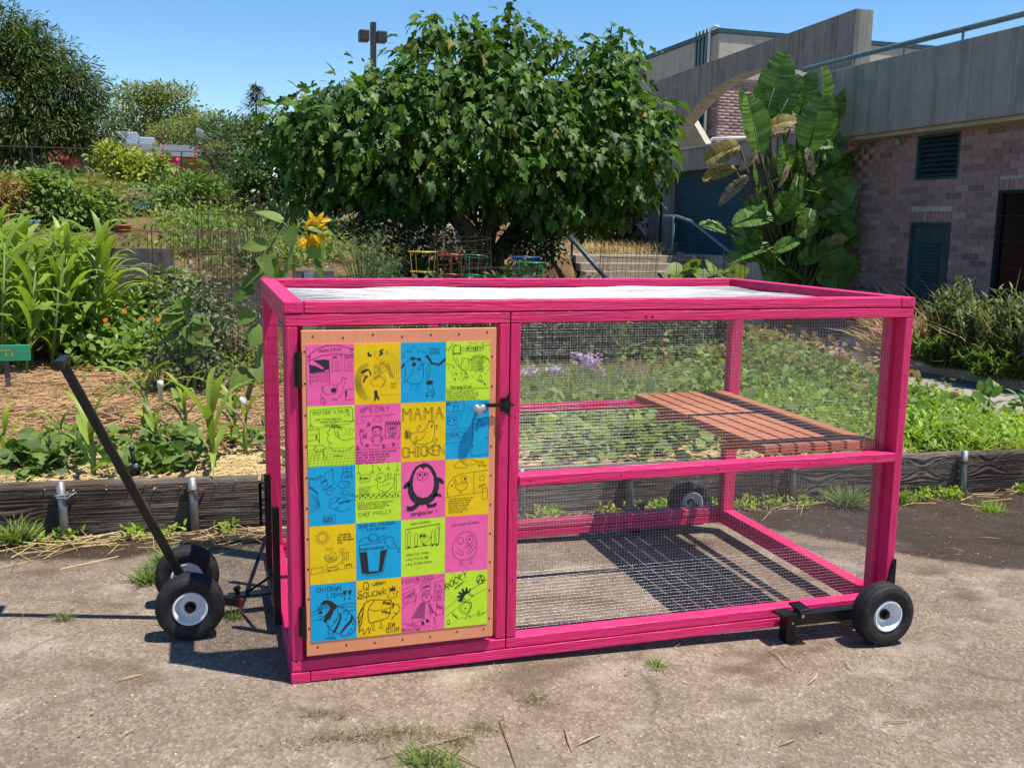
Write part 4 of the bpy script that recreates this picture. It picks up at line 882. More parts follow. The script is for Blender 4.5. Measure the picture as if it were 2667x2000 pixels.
MB().bar((-.152, .655, .062), (-.138, .655, .058), .036, .034).build('end_cap', REDP, dolly)
# hitch frame bolted to the coop
MB().bar((-.19, .680, .083), (-.012, .700, .078), .05, .008).tube([(-.155, .684, .08), (-.155, .684, .105)], .009, 8).tube([(-.155, .684, .105), (-.16, .684, .118)], [.016, .013], 8).build('tongue', BLACKM, coop)
for y in (.445, .955): MB().box(-.027, -.0005, y - .013, y + .013, .04, .505).build('hitch_post', BLACKM, coop, bevel=.002)
MB().box(-.026, -.0005, .459, .941, .062, .090).build('hitch_crossbar', BLACKM, coop, bevel=.002)
MB().bar((-.118, .68, .09), (-.024, .46, .235), .014, .006).build('brace', BLACKM, coop); MB().bar((-.118, .70, .09), (-.024, .942, .235), .014, .006).build('brace', BLACKM, coop)
# ================================================================ the school buildings on the right
def brickmat(name):
    g = G(name); r = g.rnd(); co = g.geo()
    c = g.ramp(r, [(0., (.19, .12, .11)), (.2, (.32, .195, .175)), (.45, (.37, .235, .21)), (.65, (.29, .175, .16)), (.8, (.42, .285, .255)), (.93, (.19, .145, .14)), (1., (.35, .23, .215))])
    n = g.noise(co, 14, 5, .65); c = g.mix(g.ramp(n, [(.5, 0.), (.72, .35)]), c, (.42, .36, .33))
    g.set(color=c, rough=.9, spec=.15, normal=g.bump(g.noise(co, 90, 4, .7), .5, .004)); return g.m
BRICK = brickmat('pink_brick')
MORTAR = plain('mortar', (.46, .42, .38), .95, 0, .15, 90, .3, .1)
TEAL = plain('teal_painted_steel', (.028, .075, .085), .5, .1, .2, 60, .08)
GREYP = plain('grey_green_rail_paint', (.13, .21, .22), .5, .2, .2, 60, .08)
g = G('dark_window_glass'); g.set(color=(.006, .007, .009), rough=.12, spec=.12); GLASS = g.m
DARKIN = plain('dark_interior', (.015, .014, .014), .9)

brick_mesh = MB().box(-.5, .5, -.5, .5, -.5, .5).mesh('brick', BRICK)
def brick_field(parent, x, facing, y0, y1, z0, z1, holes, n_parts, axis='y', key=None, dep=.014, bl=.305, bh=.1016, mj=.014):
    """running-bond bricks on the plane; the n_parts nearest become parts, the rest ONE stuff mesh"""
    cells = []
    rows = int((z1 - z0) / bh)
    for r in range(rows):
        za = z0 + r * bh; s = y0 - (bl / 2 if r % 2 else 0)
        while s < y1:
            a, b = max(s, y0), min(s + bl, y1)
            segs = [(a, b)]
            for (h0, h1, g0, g1) in holes:
                if za + bh > g0 + .01 and za < g1 - .01:
                    nw = []
                    for p, q in segs:
                        if q <= h0 or p >= h1: nw.append((p, q)); continue
                        if p < h0: nw.append((p, h0))
                        if q > h1: nw.append((h1, q))
                    segs = nw
            for p, q in segs:
                if q - p > .03: cells.append(((p + q) / 2, q - p - mj, za + bh / 2))
            s += bl
    cells.sort(key=key or (lambda c: c[0]))
    def place(c):
        L, jit = c[1], random.uniform(-.003, .003)
        ctr = (x + facing * (dep / 2 + jit), c[0], c[2]) if axis == 'y' else (c[0], x + facing * (dep / 2 + jit), c[2])
        sc = (dep, L, bh - mj) if axis == 'y' else (L, dep, bh - mj)
        return ctr, sc
    for c in cells[:n_parts]:
        ctr, sc = place(c); link('brick', brick_mesh, parent, ctr, None, sc)
    rest = cells[n_parts:]
    if rest:
        bv = np.array([v.co[:] for v in brick_mesh.vertices]); bf = np.array([list(p.vertices) for p in brick_mesh.polygons])
        P = [place(c) for c in rest]; n = len(P)
        me = scatter_mesh('brickwork', (bv, bf), np.array([p[0] for p in P]), np.tile(np.eye(3), (n, 1, 1)), np.array([p[1] for p in P]), BRICK)
        link('brickwork', me, parent, kind='stuff')

XW = 10.8
bw = emptyw('brick_building', (11.5, 11, -.3), label='low pink brick building with a concrete roof beam, louvred door and dark window', cat='building')
DY0, DY1, DZ1 = 9.51, 10.44, 1.735; VY0, VY1, VZ0, VZ1 = 9.455, 10.42, 2.395, 3.10; WY1, WZ0, WZ1 = 8.60, .30, 2.19
holes = [(DY0, DY1, -1, DZ1 + .17), (VY0, VY1, VZ0, VZ1), (5.5, WY1, WZ0, WZ1 + .16)]
brick_field(bw, XW, -1, 6.3, 13.45, -.355, 3.25, holes, 300, key=lambda c: abs(c[0] - 9.6) + .35 * abs(c[2] - 1.7))
# soldier courses over door and window
for k in range(10): link('brick', brick_mesh, bw, (XW - .007, DY0 + .0465 + k * .093, DZ1 + .085), None, (.014, .082, .155))
for k in range(30): link('brick', brick_mesh, bw, (XW - .007, WY1 - .05 - k * .093, WZ1 + .08), None, (.014, .082, .145)) if k < 14 else None
mb = MB()                                                    # wall body with real openings
def wallrect(y0, y1, z0, z1): mb.box(XW + .001, XW + .3, y0, y1, z0, z1)
wallrect(DY1, 13.45, -.4, VZ0); wallrect(VY1, 13.45, VZ0, VZ1); wallrect(6.3, 13.45, VZ1, 3.3); wallrect(WY1, VY0, WZ1, VZ1); wallrect(VY0, VY1, DZ1, VZ0); wallrect(WY1, DY0, -.4, DZ1)
wallrect(WY1, VY0, DZ1, WZ1); wallrect(VY1, DY1, DZ1, VZ0) if VY1 < DY1 - .001 else None; wallrect(6.3, WY1, WZ1, VZ1); wallrect(6.3, WY1, -.4, WZ0)
mb.build('wall', MORTAR, bw)
# louvred door
dr = MB().box(XW + .035, XW + .07, DY0 + .05, DY1 - .05, -.3, DZ1 - .05).build('door', TEAL, bw)
MB().box(XW - .012, XW + .08, DY0 + .002, DY0 + .05, -.35, DZ1 - .002).box(XW - .012, XW + .08, DY1 - .05, DY1 - .002, -.35, DZ1 - .002).box(XW - .0115, XW + .08, DY0 + .05, DY1 - .05, DZ1 - .05, DZ1 - .002).build('door_frame', TEAL, bw)
for k in range(26):
    z = -.05 + k * .058
    MB().add([(XW + .034, DY0 + .24, z), (XW + .034, DY1 - .24, z), (XW + .034, DY1 - .24, z + .05), (XW + .034, DY0 + .24, z + .05), (XW + .008, DY0 + .24, z + .004), (XW + .008, DY1 - .24, z + .004)],
             [(0, 1, 5, 4), (4, 5, 2, 3), (0, 4, 3), (1, 2, 5)]).build('slat', TEAL, dr)
for z in (.2, 1.5): MB().tube([(XW + .03, DY0 + .06, z), (XW + .03, DY0 + .06, z + .1)], .012, 8).build('hinge', TEAL, dr)
# vent grille
vg = MB().box(XW - .012, XW + .06, VY0, VY0 + .04, VZ0, VZ1).box(XW - .012, XW + .06, VY1 - .04, VY1, VZ0, VZ1).box(XW - .0115, XW + .06, VY0 + .04, VY1 - .04, VZ0, VZ0 + .04).box(XW - .0115, XW + .06, VY0 + .04, VY1 - .04, VZ1 - .04, VZ1)
vg = vg.build('vent', TEAL, bw); MB().box(XW + .10, XW + .11, VY0, VY1, VZ0, VZ1).build('vent_back', DARKIN, bw)
for k in range(8):
    z = VZ0 + .045 + k * .077; MB().bar((XW + .005, (VY0 + VY1) / 2, z + .01), (XW + .06, (VY0 + VY1) / 2, z + .065), VY1 - VY0 - .08, .006).build('slat', TEAL, vg)
# dark window with mullions
wn = MB().box(XW - .01, XW + .09, WY1 - .05, WY1 - .001, WZ0, WZ1).box(XW - .0095, XW + .09, 6.3, WY1 - .05, WZ1 - .05, WZ1 - .001).box(XW - .0095, XW + .09, 6.3, WY1 - .05, WZ0, WZ0 + .05)
wn = wn.build('window', DARKIN, bw)
for z in (.72, 1.08, 1.46, 1.82): MB().box(XW + .03, XW + .06, 6.3, WY1 - .05, z - .012, z + .012).build('glazing_bar', DARKIN, wn)
for k, (za, zb) in enumerate(((.35, .708), (.732, 1.068), (1.092, 1.448), (1.472, 1.808), (1.832, 2.14))): MB().box(XW + .045, XW + .05, 6.3, WY1 - .05, za, zb).build('pane', GLASS, wn)
# concrete roof beam with casting joints, roof slab, railing
for y0, y1 in ((6.0, 9.008), (9.018, 12.0), (12.008, 13.5)): MB().box(10.47, 10.78, y0, y1, 3.19, 4.37).build('roof_beam', CONC, bw, bevel=.012)
MB().box(10.781, 14, 6.0, 13.5, 3.26, 4.2).build('roof_slab', CONC, bw)
MB().box(10.56, 10.80, 6.0, 13.5, 3.13, 3.188).build('soffit_strip', CONC_PALE, bw)
for y in (9.35, 10.65, 11.94, 13.24, 8.0): MB().tube([(10.58, y, 4.36), (10.58, y, 4.53)], .02, 8).build('rail_post', GREYP, bw)
MB().tube([(10.58, 6.0, 4.545), (10.58, 13.42, 4.545), (10.58, 13.47, 4.535)], .045, 12).build('roof_railing', GREYP, bw, smooth=True)
sl_ = MB().box(XW - .05, XW - .02, 10.74, 10.86, 3.0, 3.13).tube([(XW - .05, 10.80, 3.05), (XW - .15, 10.74, 3.02)], [.035, .045], 10).tube([(XW - .05, 10.80, 3.1), (XW - .13, 10.9, 3.07)], [.03, .035], 10)
sl_.build('wall_light', CONC_DARK, bw)

# ---- tall concrete screen wall with a round arch and a rolling door
XA = 12.5
aw = emptyw('arched_wall', (12.7, 19, .9), label='tall stained concrete wall with a wide round arch and a dark teal rolling door', cat='wall')
yl, yr = 24.35, 14.7; cz, Rr, cy_ = -2.3, 7.67, 18.7
def arc(y): return cz + math.sqrt(max(0, Rr * Rr - (y - cy_) ** 2))
top = lambda y: 5.80 + (yl - y) / (yl - yr) * .22
mb = MB(); spr, spl = 23.45, 13.95
ysl = [yl, spr] + list(np.linspace(spr, max(yr, 13.95), 40))[1:]
for a, b in zip(ysl, ysl[1:]):
    za, zb = (3.1, 3.1) if a > spr else (arc(a), arc(b))
    if a > spr: za = zb = .6
    mb.add([(XA, a, za), (XA, b, zb), (XA, b, top(b)), (XA, a, top(a)), (XA + .42, a, za), (XA + .42, b, zb), (XA + .42, b, top(b)), (XA + .42, a, top(a))],
           [(0, 1, 2, 3), (7, 6, 5, 4), (0, 4, 5, 1), (3, 2, 6, 7)] + ([(0, 3, 7, 4)] if a == yl else []) + ([(1, 5, 6, 2)] if b == ysl[-1] else []))
mb.build('wall', CONC_DARK, aw)
MB().box(XA - .002, XA + .40, 14.72, 23.448, 3.15, 3.72).build('lintel', CONC_DARK, aw, bevel=.01)
MB().box(XA - .06, XA + .46, 14.72, 23.446, 3.722, 3.78).build('sill', CONC_PALE, aw)
MB().box(XA + .05, XA + .4, 22.95, 23.448, .7, 3.15).build('pillar', CONC_DARK, aw)
mb = MB()
for k in range(44): mb.add([(XA + .22, 14.72, .85 + k * .0525), (XA + .22, 22.95, .85 + k * .0525), (XA + .20, 22.95, .876 + k * .0525), (XA + .20, 14.72, .876 + k * .0525), (XA + .22, 22.95, .9025 + k * .0525), (XA + .22, 14.72, .9025 + k * .0525)], [(0, 1, 2, 3), (3, 2, 4, 5)])
mb.build('rolling_door', TEAL, aw)
MB().box(XA + .06, XA + .40, 14.6, 14.72, .6, 3.72).build('pillar', CONC_DARK, aw)
MB().prism([(25.35, .9), (25.35, 3.87), (24.0, 4.87), (22.86, 3.95), (22.86, .9)], XA + 1.1, XA + 1.3, 'yz').build('buttress', CONC_PALE, aw)

# ---- the taller building behind it: brick below, concrete parapet above
hb = emptyw('hall_building', (18, 30, .5), label='taller brick and concrete building with teal roof edge behind the arched wall', cat='building')
MB().box(16, 30, 26.77, 44, .5, 6.45).build('wall', MORTAR, hb); MB().box(15.9, 30, 26.68, 44, 6.45, 7.86).build('parapet', CONC_PALE, hb, bevel=.02)
MB().box(15.84, 30, 26.62, 44.1, 7.862, 8.0).build('roof_edge', TEAL, hb)
brick_field(hb, 16, -1, 26.78, 44, .9, 6.44, [(34, 41, 2.4, 3.6)], 0, dep=.016)
brick_field(hb, 26.77, -1, 16.0, 22.5, .9, 6.44, [], 0, axis='x', dep=.016)
MB().box(15.975, 16.05, 34, 41, 2.4, 3.6).build('window', GLASS, hb)
MB().box(15.92, 15.99, 27.35, 28.3, .9, 8.1).build('downpipe_bundle', TEAL, hb)
for dy in (27.45, 27.7, 27.95, 28.2): MB().tube([(15.89, dy, .9), (15.89, dy, 8.12)], .06, 8).build('pipe', TEAL, hb, smooth=True)
MB().tube([(15.82, 27.2, 4.2), (15.82, 27.2, 7.9), (15.83, 27.12, 8.06), (15.86, 26.9, 8.1), (15.9, 26.75, 8.04)], .05, 8).build('white_pipe', plain('white_pipe_paint', (.7, .7, .68), .5), hb, smooth=True)
MB().tube([(15.8, 27.2, 4.25), (15.8, 26.6, 4.5), (17.5, 26.6, 4.62), (20, 26.6, 4.62)], .06, 8).build('white_pipe', bpy.data.materials['white_pipe_paint'], hb, smooth=True)
wl = MB().box(15.55, 15.86, 32.3, 32.75, 7.25, 7.5); wl.build('wall_light', CONC_DARK, hb, bevel=.03)

# ---- garden steps and their handrails
st = emptyw('garden_steps', (10, 19, 0), label='flight of concrete garden steps between two handrails', cat='steps')
g = G('step_concrete'); co = g.geo(); n = g.noise(co, 9, 5, .6)
g.set(color=g.ramp(n, [(.3, (.27, .22, .17)), (.7, (.40, .34, .27))]), rough=.9, normal=g.bump(n, .3, .01)); STEPM = g.m
for k in range(5):
    MB().box(8.35, 11.8, 18.0 + k * .34, 19.7, .18 * k - .25, .18 * (k + 1) - .002 - .15 * (k == 9)).build('step', STEPM, st, bevel=.012)
MB().box(8.05, 8.34, 17.9, 19.8, -.3, .22).build('side_wall', CONC, st); MB().box(11.82, 12.2, 16.5, 19.8, -.3, .93).build('side_wall', CONC, st)
DKRAIL = plain('chipped_dark_rail_paint', (.035, .055, .065), .45, .2, .5, 40, .15)
hl = MB().tube([(7.72, 19.3, .95), (7.72, 19.3, 1.62), (7.9, 19.25, 1.6), (8.5, 17.75, .42), (8.5, 17.75, -.1)], .058, 8).tube([(8.05, 18.85, 1.3), (8.05, 18.85, .9)], .03, 8)
hl.build('handrail', DKRAIL, smooth=True, label='dark chipped pipe handrail left of the garden steps under the fig tree', cat='handrail')
hr = MB().tube([(11.15, 20.4, 1.88), (11.08, 19.5, 1.88), (11.2, 18.9, 1.75), (12.0, 16.9, .50), (12.05, 16.6, .1)], .036, 8).tube([(11.05, 19.6, 1.88), (11.05, 19.6, .9)], .03, 8).tube([(11.6, 17.95, 1.15), (11.6, 17.95, -.1)], .03, 8)
hr.build('handrail', GREYP, smooth=True, label='grey green pipe handrail right of the garden steps by the banana-like plant', cat='handrail')
MB().box(6.5, 10.0, 22.3, 22.6, .9, 1.12).build('low_wall', CONC_PALE, label='low concrete ledge edging the dry grass bank beyond the steps', cat='wall')
# white metal stair and its landing behind the fig tree
WHITEM = plain('white_painted_metal', (.72, .73, .74), .5, 0, .08)
ls = emptyw('landing', (5.2, 24.5, 1.), label='concrete landing with a pale rail behind the fig tree trunk', cat='landing')
MB().box(.9, 4.2, 22.0, 24, 1.65, 1.78).build('slab', CONC_PALE, ls)
MB().box(.9, 4.2, 22.15, 23.9, .9, 1.648).build('base', CONC_DARK, ls)
for x in (1.2, 2.1, 3.0, 3.9): MB().tube([(x, 22.1, 1.78), (x, 22.1, 2.5)], .03, 6).build('post', WHITEM, ls)
for z in (2.1, 2.48): MB().tube([(.9, 22.1, z), (4.2, 22.1, z)], .025, 6).build('rail', WHITEM, ls)
for k in range(6): MB().box(5.0, 6.6, 22.3 + .34 * k, 24.6, .9 + .17 * k, 1.06 + .17 * k).build('step', STEPM, ls)
MB().box(4.86, 4.98, 22.2, 22.32, .9, 3.2).build('post', WHITEM, ls); MB().box(5.4, 5.46, 24.6, 24.7, 1.8, 3.2).build('post', WHITEM, ls)

# ---- light pole far behind the fig tree
lp = emptyw('lamp_post', (4.8, 28, 1.), label='dark square lamp post with two boxy floodlights rising behind the fig tree', cat='lamp post')
POLE = plain('dark_bronze_pole', (.045, .042, .042), .5, .3)
MB().box(4.77, 4.93, 27.9, 28.1, 1, 7.62).build('pole', POLE, lp)
for s in (-1, 1): MB().box(*sorted((4.84 + s * .12, 4.84 + s * .42)), 27.85, 28.25, 7.05, 7.38).build('floodlight', POLE, lp, bevel=.03)

# ---- red building far left behind the garden
RED = plain('red_stucco', (.42, .10, .085), .9, 0, .15, 20, .2); CREAM = plain('cream_stucco', (.55, .49, .36), .9, 0, .1); MET = plain('grey_roof_metal', (.40, .43, .46), .5, .3, .1)
rb = emptyw('red_building', (-6, 52, 3), label='long red building with grey roof units glimpsed between the far trees', cat='building')
MB().box(-16, .2, 50, 60, 1.5, 4.75).build('wall', RED, rb); MB().box(-16.2, .5, 49.8, 60, 4.75, 5.3).build('roof_band', MET, rb)
MB().box(-2.6, -1.5, 49.2, 50, 1.5, 4.4).build('column', RED, rb); MB().box(-9.5, -6.4, 49.2, 49.99, 4.4, 5.3).build('canopy', RED, rb)
MB().box(-4.3, -3.35, 51, 53, 5.3, 5.95).build('roof_unit', MET, rb, bevel=.05); MB().box(-3.3, -2.55, 51, 53, 5.3, 5.72).build('roof_unit', MET, rb, bevel=.05)
MB().prism([(-.4, 5.3), (1.6, 5.3), (-.4, 6.2)], 51, 56).build('gable', CREAM, rb); MB().bar((-.5, 53.5, 6.25), (1.8, 53.5, 5.28), 5.2, .12).build('gable_roof', MET, rb)
MB().box(-10.5, -9.0, 49.95, 50.02, 2.4, 3.8).build('window', GLASS, rb)
# ================================================================ trees
def unit(n):
    v = rng.normal(size=(n, 3)); return v / np.linalg.norm(v, axis=1, keepdims=True)
CAMP = np.array([-.2334, -3.2548, 1.5631])

def crown_pts(lobes, n_cl, per, cr, droop=.4, shell=.62, face=.35):
    """leaf positions and tip directions, in clumps spread through the lobes"""
    lob = np.array(lobes, float); w = (lob[:, 3] * lob[:, 4] * lob[:, 5]) ** (2/3); w /= w.sum()
    k = rng.choice(len(lob), n_cl, p=w); d = unit(n_cl)
    d[:, 1] -= face * rng.random(n_cl); d[:, 2] += .15; d /= np.linalg.norm(d, axis=1, keepdims=True)
    rad = shell + (1 - shell) * rng.random(n_cl) ** .6
    c = lob[k, :3] + d * lob[k, 3:6] * rad[:, None]
    cc = np.repeat(c, per, 0); dd = np.repeat(d, per, 0)
    off = np.clip(rng.normal(size=cc.shape), -1.7, 1.7) * cr * np.array([1, 1, .8]); p = cc + off
    tip = off / (np.linalg.norm(off, axis=1, keepdims=True) + 1e-6) * .8 + dd * .45 + rng.normal(size=p.shape) * .35
    tip[:, 2] -= droop
    return p, tip, c

def leaf_parts(parent, me, pos, fr, sc, n, name='leaf'):
    """the n leaves nearest the camera become parts; returns the mask of the others"""
    d = np.linalg.norm(pos - CAMP, axis=1); idx = np.argsort(d)[:n]
    for i in idx:
        M4 = Matrix([[*(fr[i][r] * sc[i]), pos[i][r]] for r in range(3)] + [[0, 0, 0, 1]])
        o = link(name, me, parent); o.matrix_basis = M4
    m = np.ones(len(pos), bool); m[idx] = False
    return m

def limbs(mb, base, tops, r0, n=9, wob=.25, rt=.02):
    base = Vector(base)
    for t in tops:
        t = Vector(t); pts = []; rs = []
        sag = Vector((random.uniform(-1, 1), random.uniform(-1, 1), random.uniform(-.2, 1))) * wob * (t - base).length * .3
        for i in range(n):
            s = i / (n - 1); pts.append(base.lerp(t, s) + sag * math.sin(math.pi * s) + Vector((random.uniform(-1, 1), random.uniform(-1, 1), 0)) * .03 * (t - base).length * (0 < i < n - 1))
            rs.append(r0 * (1 - s) ** .8 + rt)
        mb.tube(pts, rs, 7)

FIGL = fan([(0, 0), (.14, -.03), (.30, .12), (.22, .28), (.42, .46), (.38, .66), (.19, .58), (.20, .84), (0, 1.06), (-.20, .84), (-.19, .58), (-.38, .66), (-.42, .46), (-.22, .28), (-.30, .12), (-.14, -.03)], .34, -.15, (0, .42), .25)
OVAL = strip_leaf(.22, 3, .22, .25); LANCE = strip_leaf(.11, 3, .3, .2)
FIG_M = leafmat('fig_leaf', (.013, .036, .007), (.115, .215, .032), .36, .48, spec=.25, dry=(.32, .24, .06), dryf=.02)
BARK = plain('grey_bark', (.12, .10, .085), .9, 0, .3, 30, .8); BARKD = plain('dark_bark', (.055, .043, .035), .95, 0, .3, 30, .8)

ft = emptyw('fig_tree', (3.85, 12, .9), label='large spreading fig tree with lobed glossy leaves behind the pink coop', cat='tree')
lobes = [(3.9, 12, 2.95, 2.0, 1.9, 1.2), (2.1, 11.8, 2.75, 1.35, 1.5, .95), (5.6, 11.9, 2.9, 1.3, 1.6, 1.15), (3.4, 12, 3.92, .72, .9, .70), (4.5, 12, 4.0, .75, .9, .65), (6.05, 12, 3.9, .62, .8, .72),
         (1.25, 11.9, 2.75, .68, .9, .55), (6.45, 12, 3.0, .52, .7, .75), (5.9, 11.6, 2.15, .72, .9, .62), (2.75, 11.4, 2.2, 1.3, 1.0, .5), (4.9, 11.2, 2.3, .9, .9, .7), (1.5, 12, 2.25, .6, .8, .35), (4.36, 12, 4.55, .2, .2, .26), (3.25, 12.2, 4.5, .26, .3, .24), (6.1, 12.2, 4.55, .2, .25, .25), (5.3, 12, 4.35, .35, .4, .3), (2.2, 12, 3.55, .5, .6, .3), (4.0, 12.5, 3.4, .9, .6, .8), (4.1, 12.6, 2.6, 1.2, .6, .6), (3.9, 12.3, 2.1, .9, .5, .35), (2.3, 12.3, 2.1, .9, .5, .3), (4.8, 11.3, 1.95, .7, .6, .38), (5.75, 11.6, 1.98, .5, .6, .35), (2.1, 11.5, 1.85, 1.0, .6, .35), (3.2, 11.1, 2.15, .55, .5, .4), (4.2, 11.1, 2.2, .5, .5, .4)]
p, tip, cl = crown_pts(lobes, 1000, 14, .16, .8, .5, .5)
fr = frames(tip, roll=rng.normal(size=len(p)) * .5); sc = .07 + .15 * rng.random(len(p))
FIGME = mesh_np('fig_leaf', FIGL[0], FIGL[1], FIG_M, True)
near = leaf_parts(ft, FIGME, p, fr, sc, 215)
link('crown', scatter_mesh('crown', FIGL, p[near], fr[near], sc[near], FIG_M, True), ft, kind='stuff')
mb = MB(); mb.tube([(3.95, 12, .7), (3.9, 12, 1.1), (3.72, 11.9, 1.45), (3.35, 11.8, 1.85), (2.9, 11.9, 2.2), (2.1, 12, 2.7)], [.2, .17, .15, .12, .08, .03], 10)
mb.tube([(3.95, 12, .7), (4.05, 12.05, 1.3), (4.2, 12.1, 2.0), (4.4, 12.1, 3.2)], [.2, .14, .11, .04], 10); mb.tube([(4.0, 12, .8), (4.5, 12, 1.5), (5.3, 12, 2.3), (6.1, 12, 3.0)], [.16, .12, .09, .03], 10)
limbs(mb, (3.6, 11.9, 1.7), [tuple(c) for c in cl[:16] if c[0] < 4], .05); limbs(mb, (4.3, 12, 2.0), [tuple(c) for c in cl[16:40] if c[0] > 3.4], .05)
for x, y, z, h in ((4.36, 12, 4.25, .62), (3.2, 12, 4.3, .42), (6.05, 12, 4.2, .62), (2.1, 12, 3.4, .5), (1.45, 12, 3.1, .4), (5.2, 12, 4.1, .5), (6.5, 12, 3.5, .5), (3.6, 12, 4.3, .45), (2.9, 12, 4.0, .35)):
    mb.tube([(x - .05, y, z), (x, y, z + h * .6), (x + .03, y, z + h)], [.02, .012, .006], 5)
    for k in range(9):
        a = random.uniform(0, 6.28); tp = np.array([[math.cos(a), math.sin(a), random.uniform(-.5, .3)]]); F3 = frames(tp, roll=np.array([random.gauss(0, .4)]))[0]; s_ = random.uniform(.10, .16)
        o = link('leaf', FIGME, ft); o.matrix_basis = Matrix([[*(F3[r] * s_), (x + .03 * k / 9, y, z + h * (.35 + .075 * k))[r]] for r in range(3)] + [[0, 0, 0, 1]])
mb.build('trunk', BARK, ft, smooth=True)

def tree(name, label, base, lobes, n_cl, per, cr, size, leaf, mat, bark, r0, group=None, droop=.3, shell=.5, parts=0, face=.3):
    t = emptyw(name, base, label=label, cat='tree'); tag(t, group=group)
    p, tip, cl = crown_pts(lobes, n_cl, per, cr, droop, shell, face); fr = frames(tip, roll=rng.normal(size=len(p)) * .6); sc = size * (.7 + .6 * rng.random(len(p)))
    link('crown', scatter_mesh('crown', leaf, p, fr, sc, mat, False), t, kind='stuff')
    mb = MB(); b = Vector(base); top = Vector(np.mean(np.array(lobes)[:, :3], 0).tolist()); fork = b.lerp(top, .35)
    mb.tube([b - Vector((0, 0, .4)), b.lerp(fork, .5), fork], [r0, r0 * .8, r0 * .65], 10); limbs(mb, fork, [tuple(c) for c in cl[:14]], r0 * .5)
    mb.build('trunk', bark, t, smooth=True); return t
TL = leafmat('broad_tree_leaf', (.02, .045, .009), (.10, .16, .032), .3, .5, dry=(.22, .18, .07), dryf=.12)
tree('broadleaf_tree', 'big dense green tree at the far left edge above the garden', (-7.6, 32, 2.4),
     [(-6.5, 32, 7.0, 1.6, 1.5, 1.15), (-5.2, 31.8, 6.4, 1.25, 1.4, .95), (-4.4, 31.6, 5.5, 1.3, 1.3, .95), (-3.7, 31.6, 4.6, .85, 1.2, .85), (-6.1, 31.4, 5.2, 2.2, 1.6, 1.5), (-8.5, 32, 6.3, 2.4, 2.2, 2.2), (-5.2, 31.2, 4.15, 1.8, 1.4, .7), (-7.6, 31.4, 4.4, 1.6, 1.4, .9)],
     1050, 56, .25, .18, LANCE, TL, BARKD, .32, 'trees at the garden edge', .35, .55)
TP = leafmat('pale_tree_leaf', (.09, .13, .035), (.27, .31, .10), .3, .6); TD = leafmat('oak_leaf', (.03, .055, .016), (.10, .15, .045), .2, .6); TG = leafmat('grey_green_leaf', (.05, .075, .035), (.13, .165, .08), .25, .6)
tree('pale_tree', 'pale yellow green tree in the far gap beside the big left tree', (-3.5, 74, 4), [(-4.9, 74, 9.0, 1.9, 2, 2.2), (-2.2, 74, 9.2, 2.0, 2, 2.0), (-3.6, 74, 7.0, 3.2, 2, 2.4), (-.9, 74, 7.6, 1.4, 2, 1.8), (-3.2, 74, 10.3, .9, 1, .9)], 240, 60, .42, .24, OVAL, TP, BARK, .4, 'distant trees', .2)
tree('round_oak', 'rounded dark oak tree below the distant conifer', (1.2, 56, 3), [(1.4, 56, 6.2, 1.7, 2, 1.2), (0, 56, 5.2, 1.5, 2, 1.2), (2.6, 56, 5.4, 1.5, 2, 1.3), (.9, 55, 4.2, 2.6, 2, 1.0)], 200, 50, .3, .2, OVAL, TD, BARKD, .35, 'distant trees', .2)
tree('background_tree', 'dark low tree in front of the red building roof', (-4.2, 40, 2.6), [(-3.9, 40, 4.0, .9, 1.2, .7), (-3.0, 40.3, 3.7, .6, 1, .6)], 240, 34, .2, .12, OVAL, TG, BARKD, .2, 'shrubby trees before the red building', .2)
tree('background_tree', 'olive coloured bushy tree right of the red column', (.2, 42, 2.8), [(.7, 42, 4.5, 1.2, 1.3, 1.0), (1.9, 42, 4.9, 1.3, 1.3, 1.0)], 240, 34, .2, .12, OVAL, TD, BARKD, .2, 'shrubby trees before the red building', .2)
tree('background_tree', 'bright green distant tree filling the gap over the roof units', (-1.4, 62, 4), [(-1.6, 62, 6.3, 1.9, 1.5, 1.5), (.6, 62, 6.6, 1.6, 1.5, 1.6)], 240, 34, .28, .17, OVAL, TP, BARK, .3, 'distant trees', .2)
tree('background_tree', 'dark tree mass at the far left behind the big trunk', (-12, 44, 3), [(-12, 44, 5, 4, 2, 2.4), (-9, 45, 4.2, 2.5, 2, 1.4)], 200, 14, .4, .35, OVAL, TD, BARKD, .3, 'distant trees', .2)
# conifer
cf = emptyw('conifer_tree', (5.6, 113, 8), label='lone distant conifer left of the fig tree', cat='tree')
CON = leafmat('conifer_needle', (.045, .06, .045), (.12, .135, .10), .1, .8)
pos = []; dr = []
for k in range(34):
    z = 9.5 + 7.2 * k / 34; r = 4.3 * (1 - k / 35) ** .95 * (1.15 if k % 3 else .7) + .1
    for j in range(7):
        a = random.uniform(0, 6.28)
        for s in np.linspace(.15, 1, 9):
            q = r * s * random.uniform(.75, 1.1); pos.append((5.6 + q * math.cos(a) + random.gauss(0, .12), 113 + q * math.sin(a), z - .12 * q + random.gauss(0, .12))); dr.append((math.cos(a) + random.gauss(0, .4), math.sin(a) + random.gauss(0, .4), -.05 + random.gauss(0, .2)))
pos = np.array(pos); link('crown', scatter_mesh('crown', LANCE, pos, frames(np.array(dr)),   .4 + .25 * rng.random(len(pos)), CON), cf, kind='stuff')
MB().tube([(5.6, 113, 5), (5.6, 113, 16.9)], [.35, .04], 8).build('trunk', BARKD, cf)

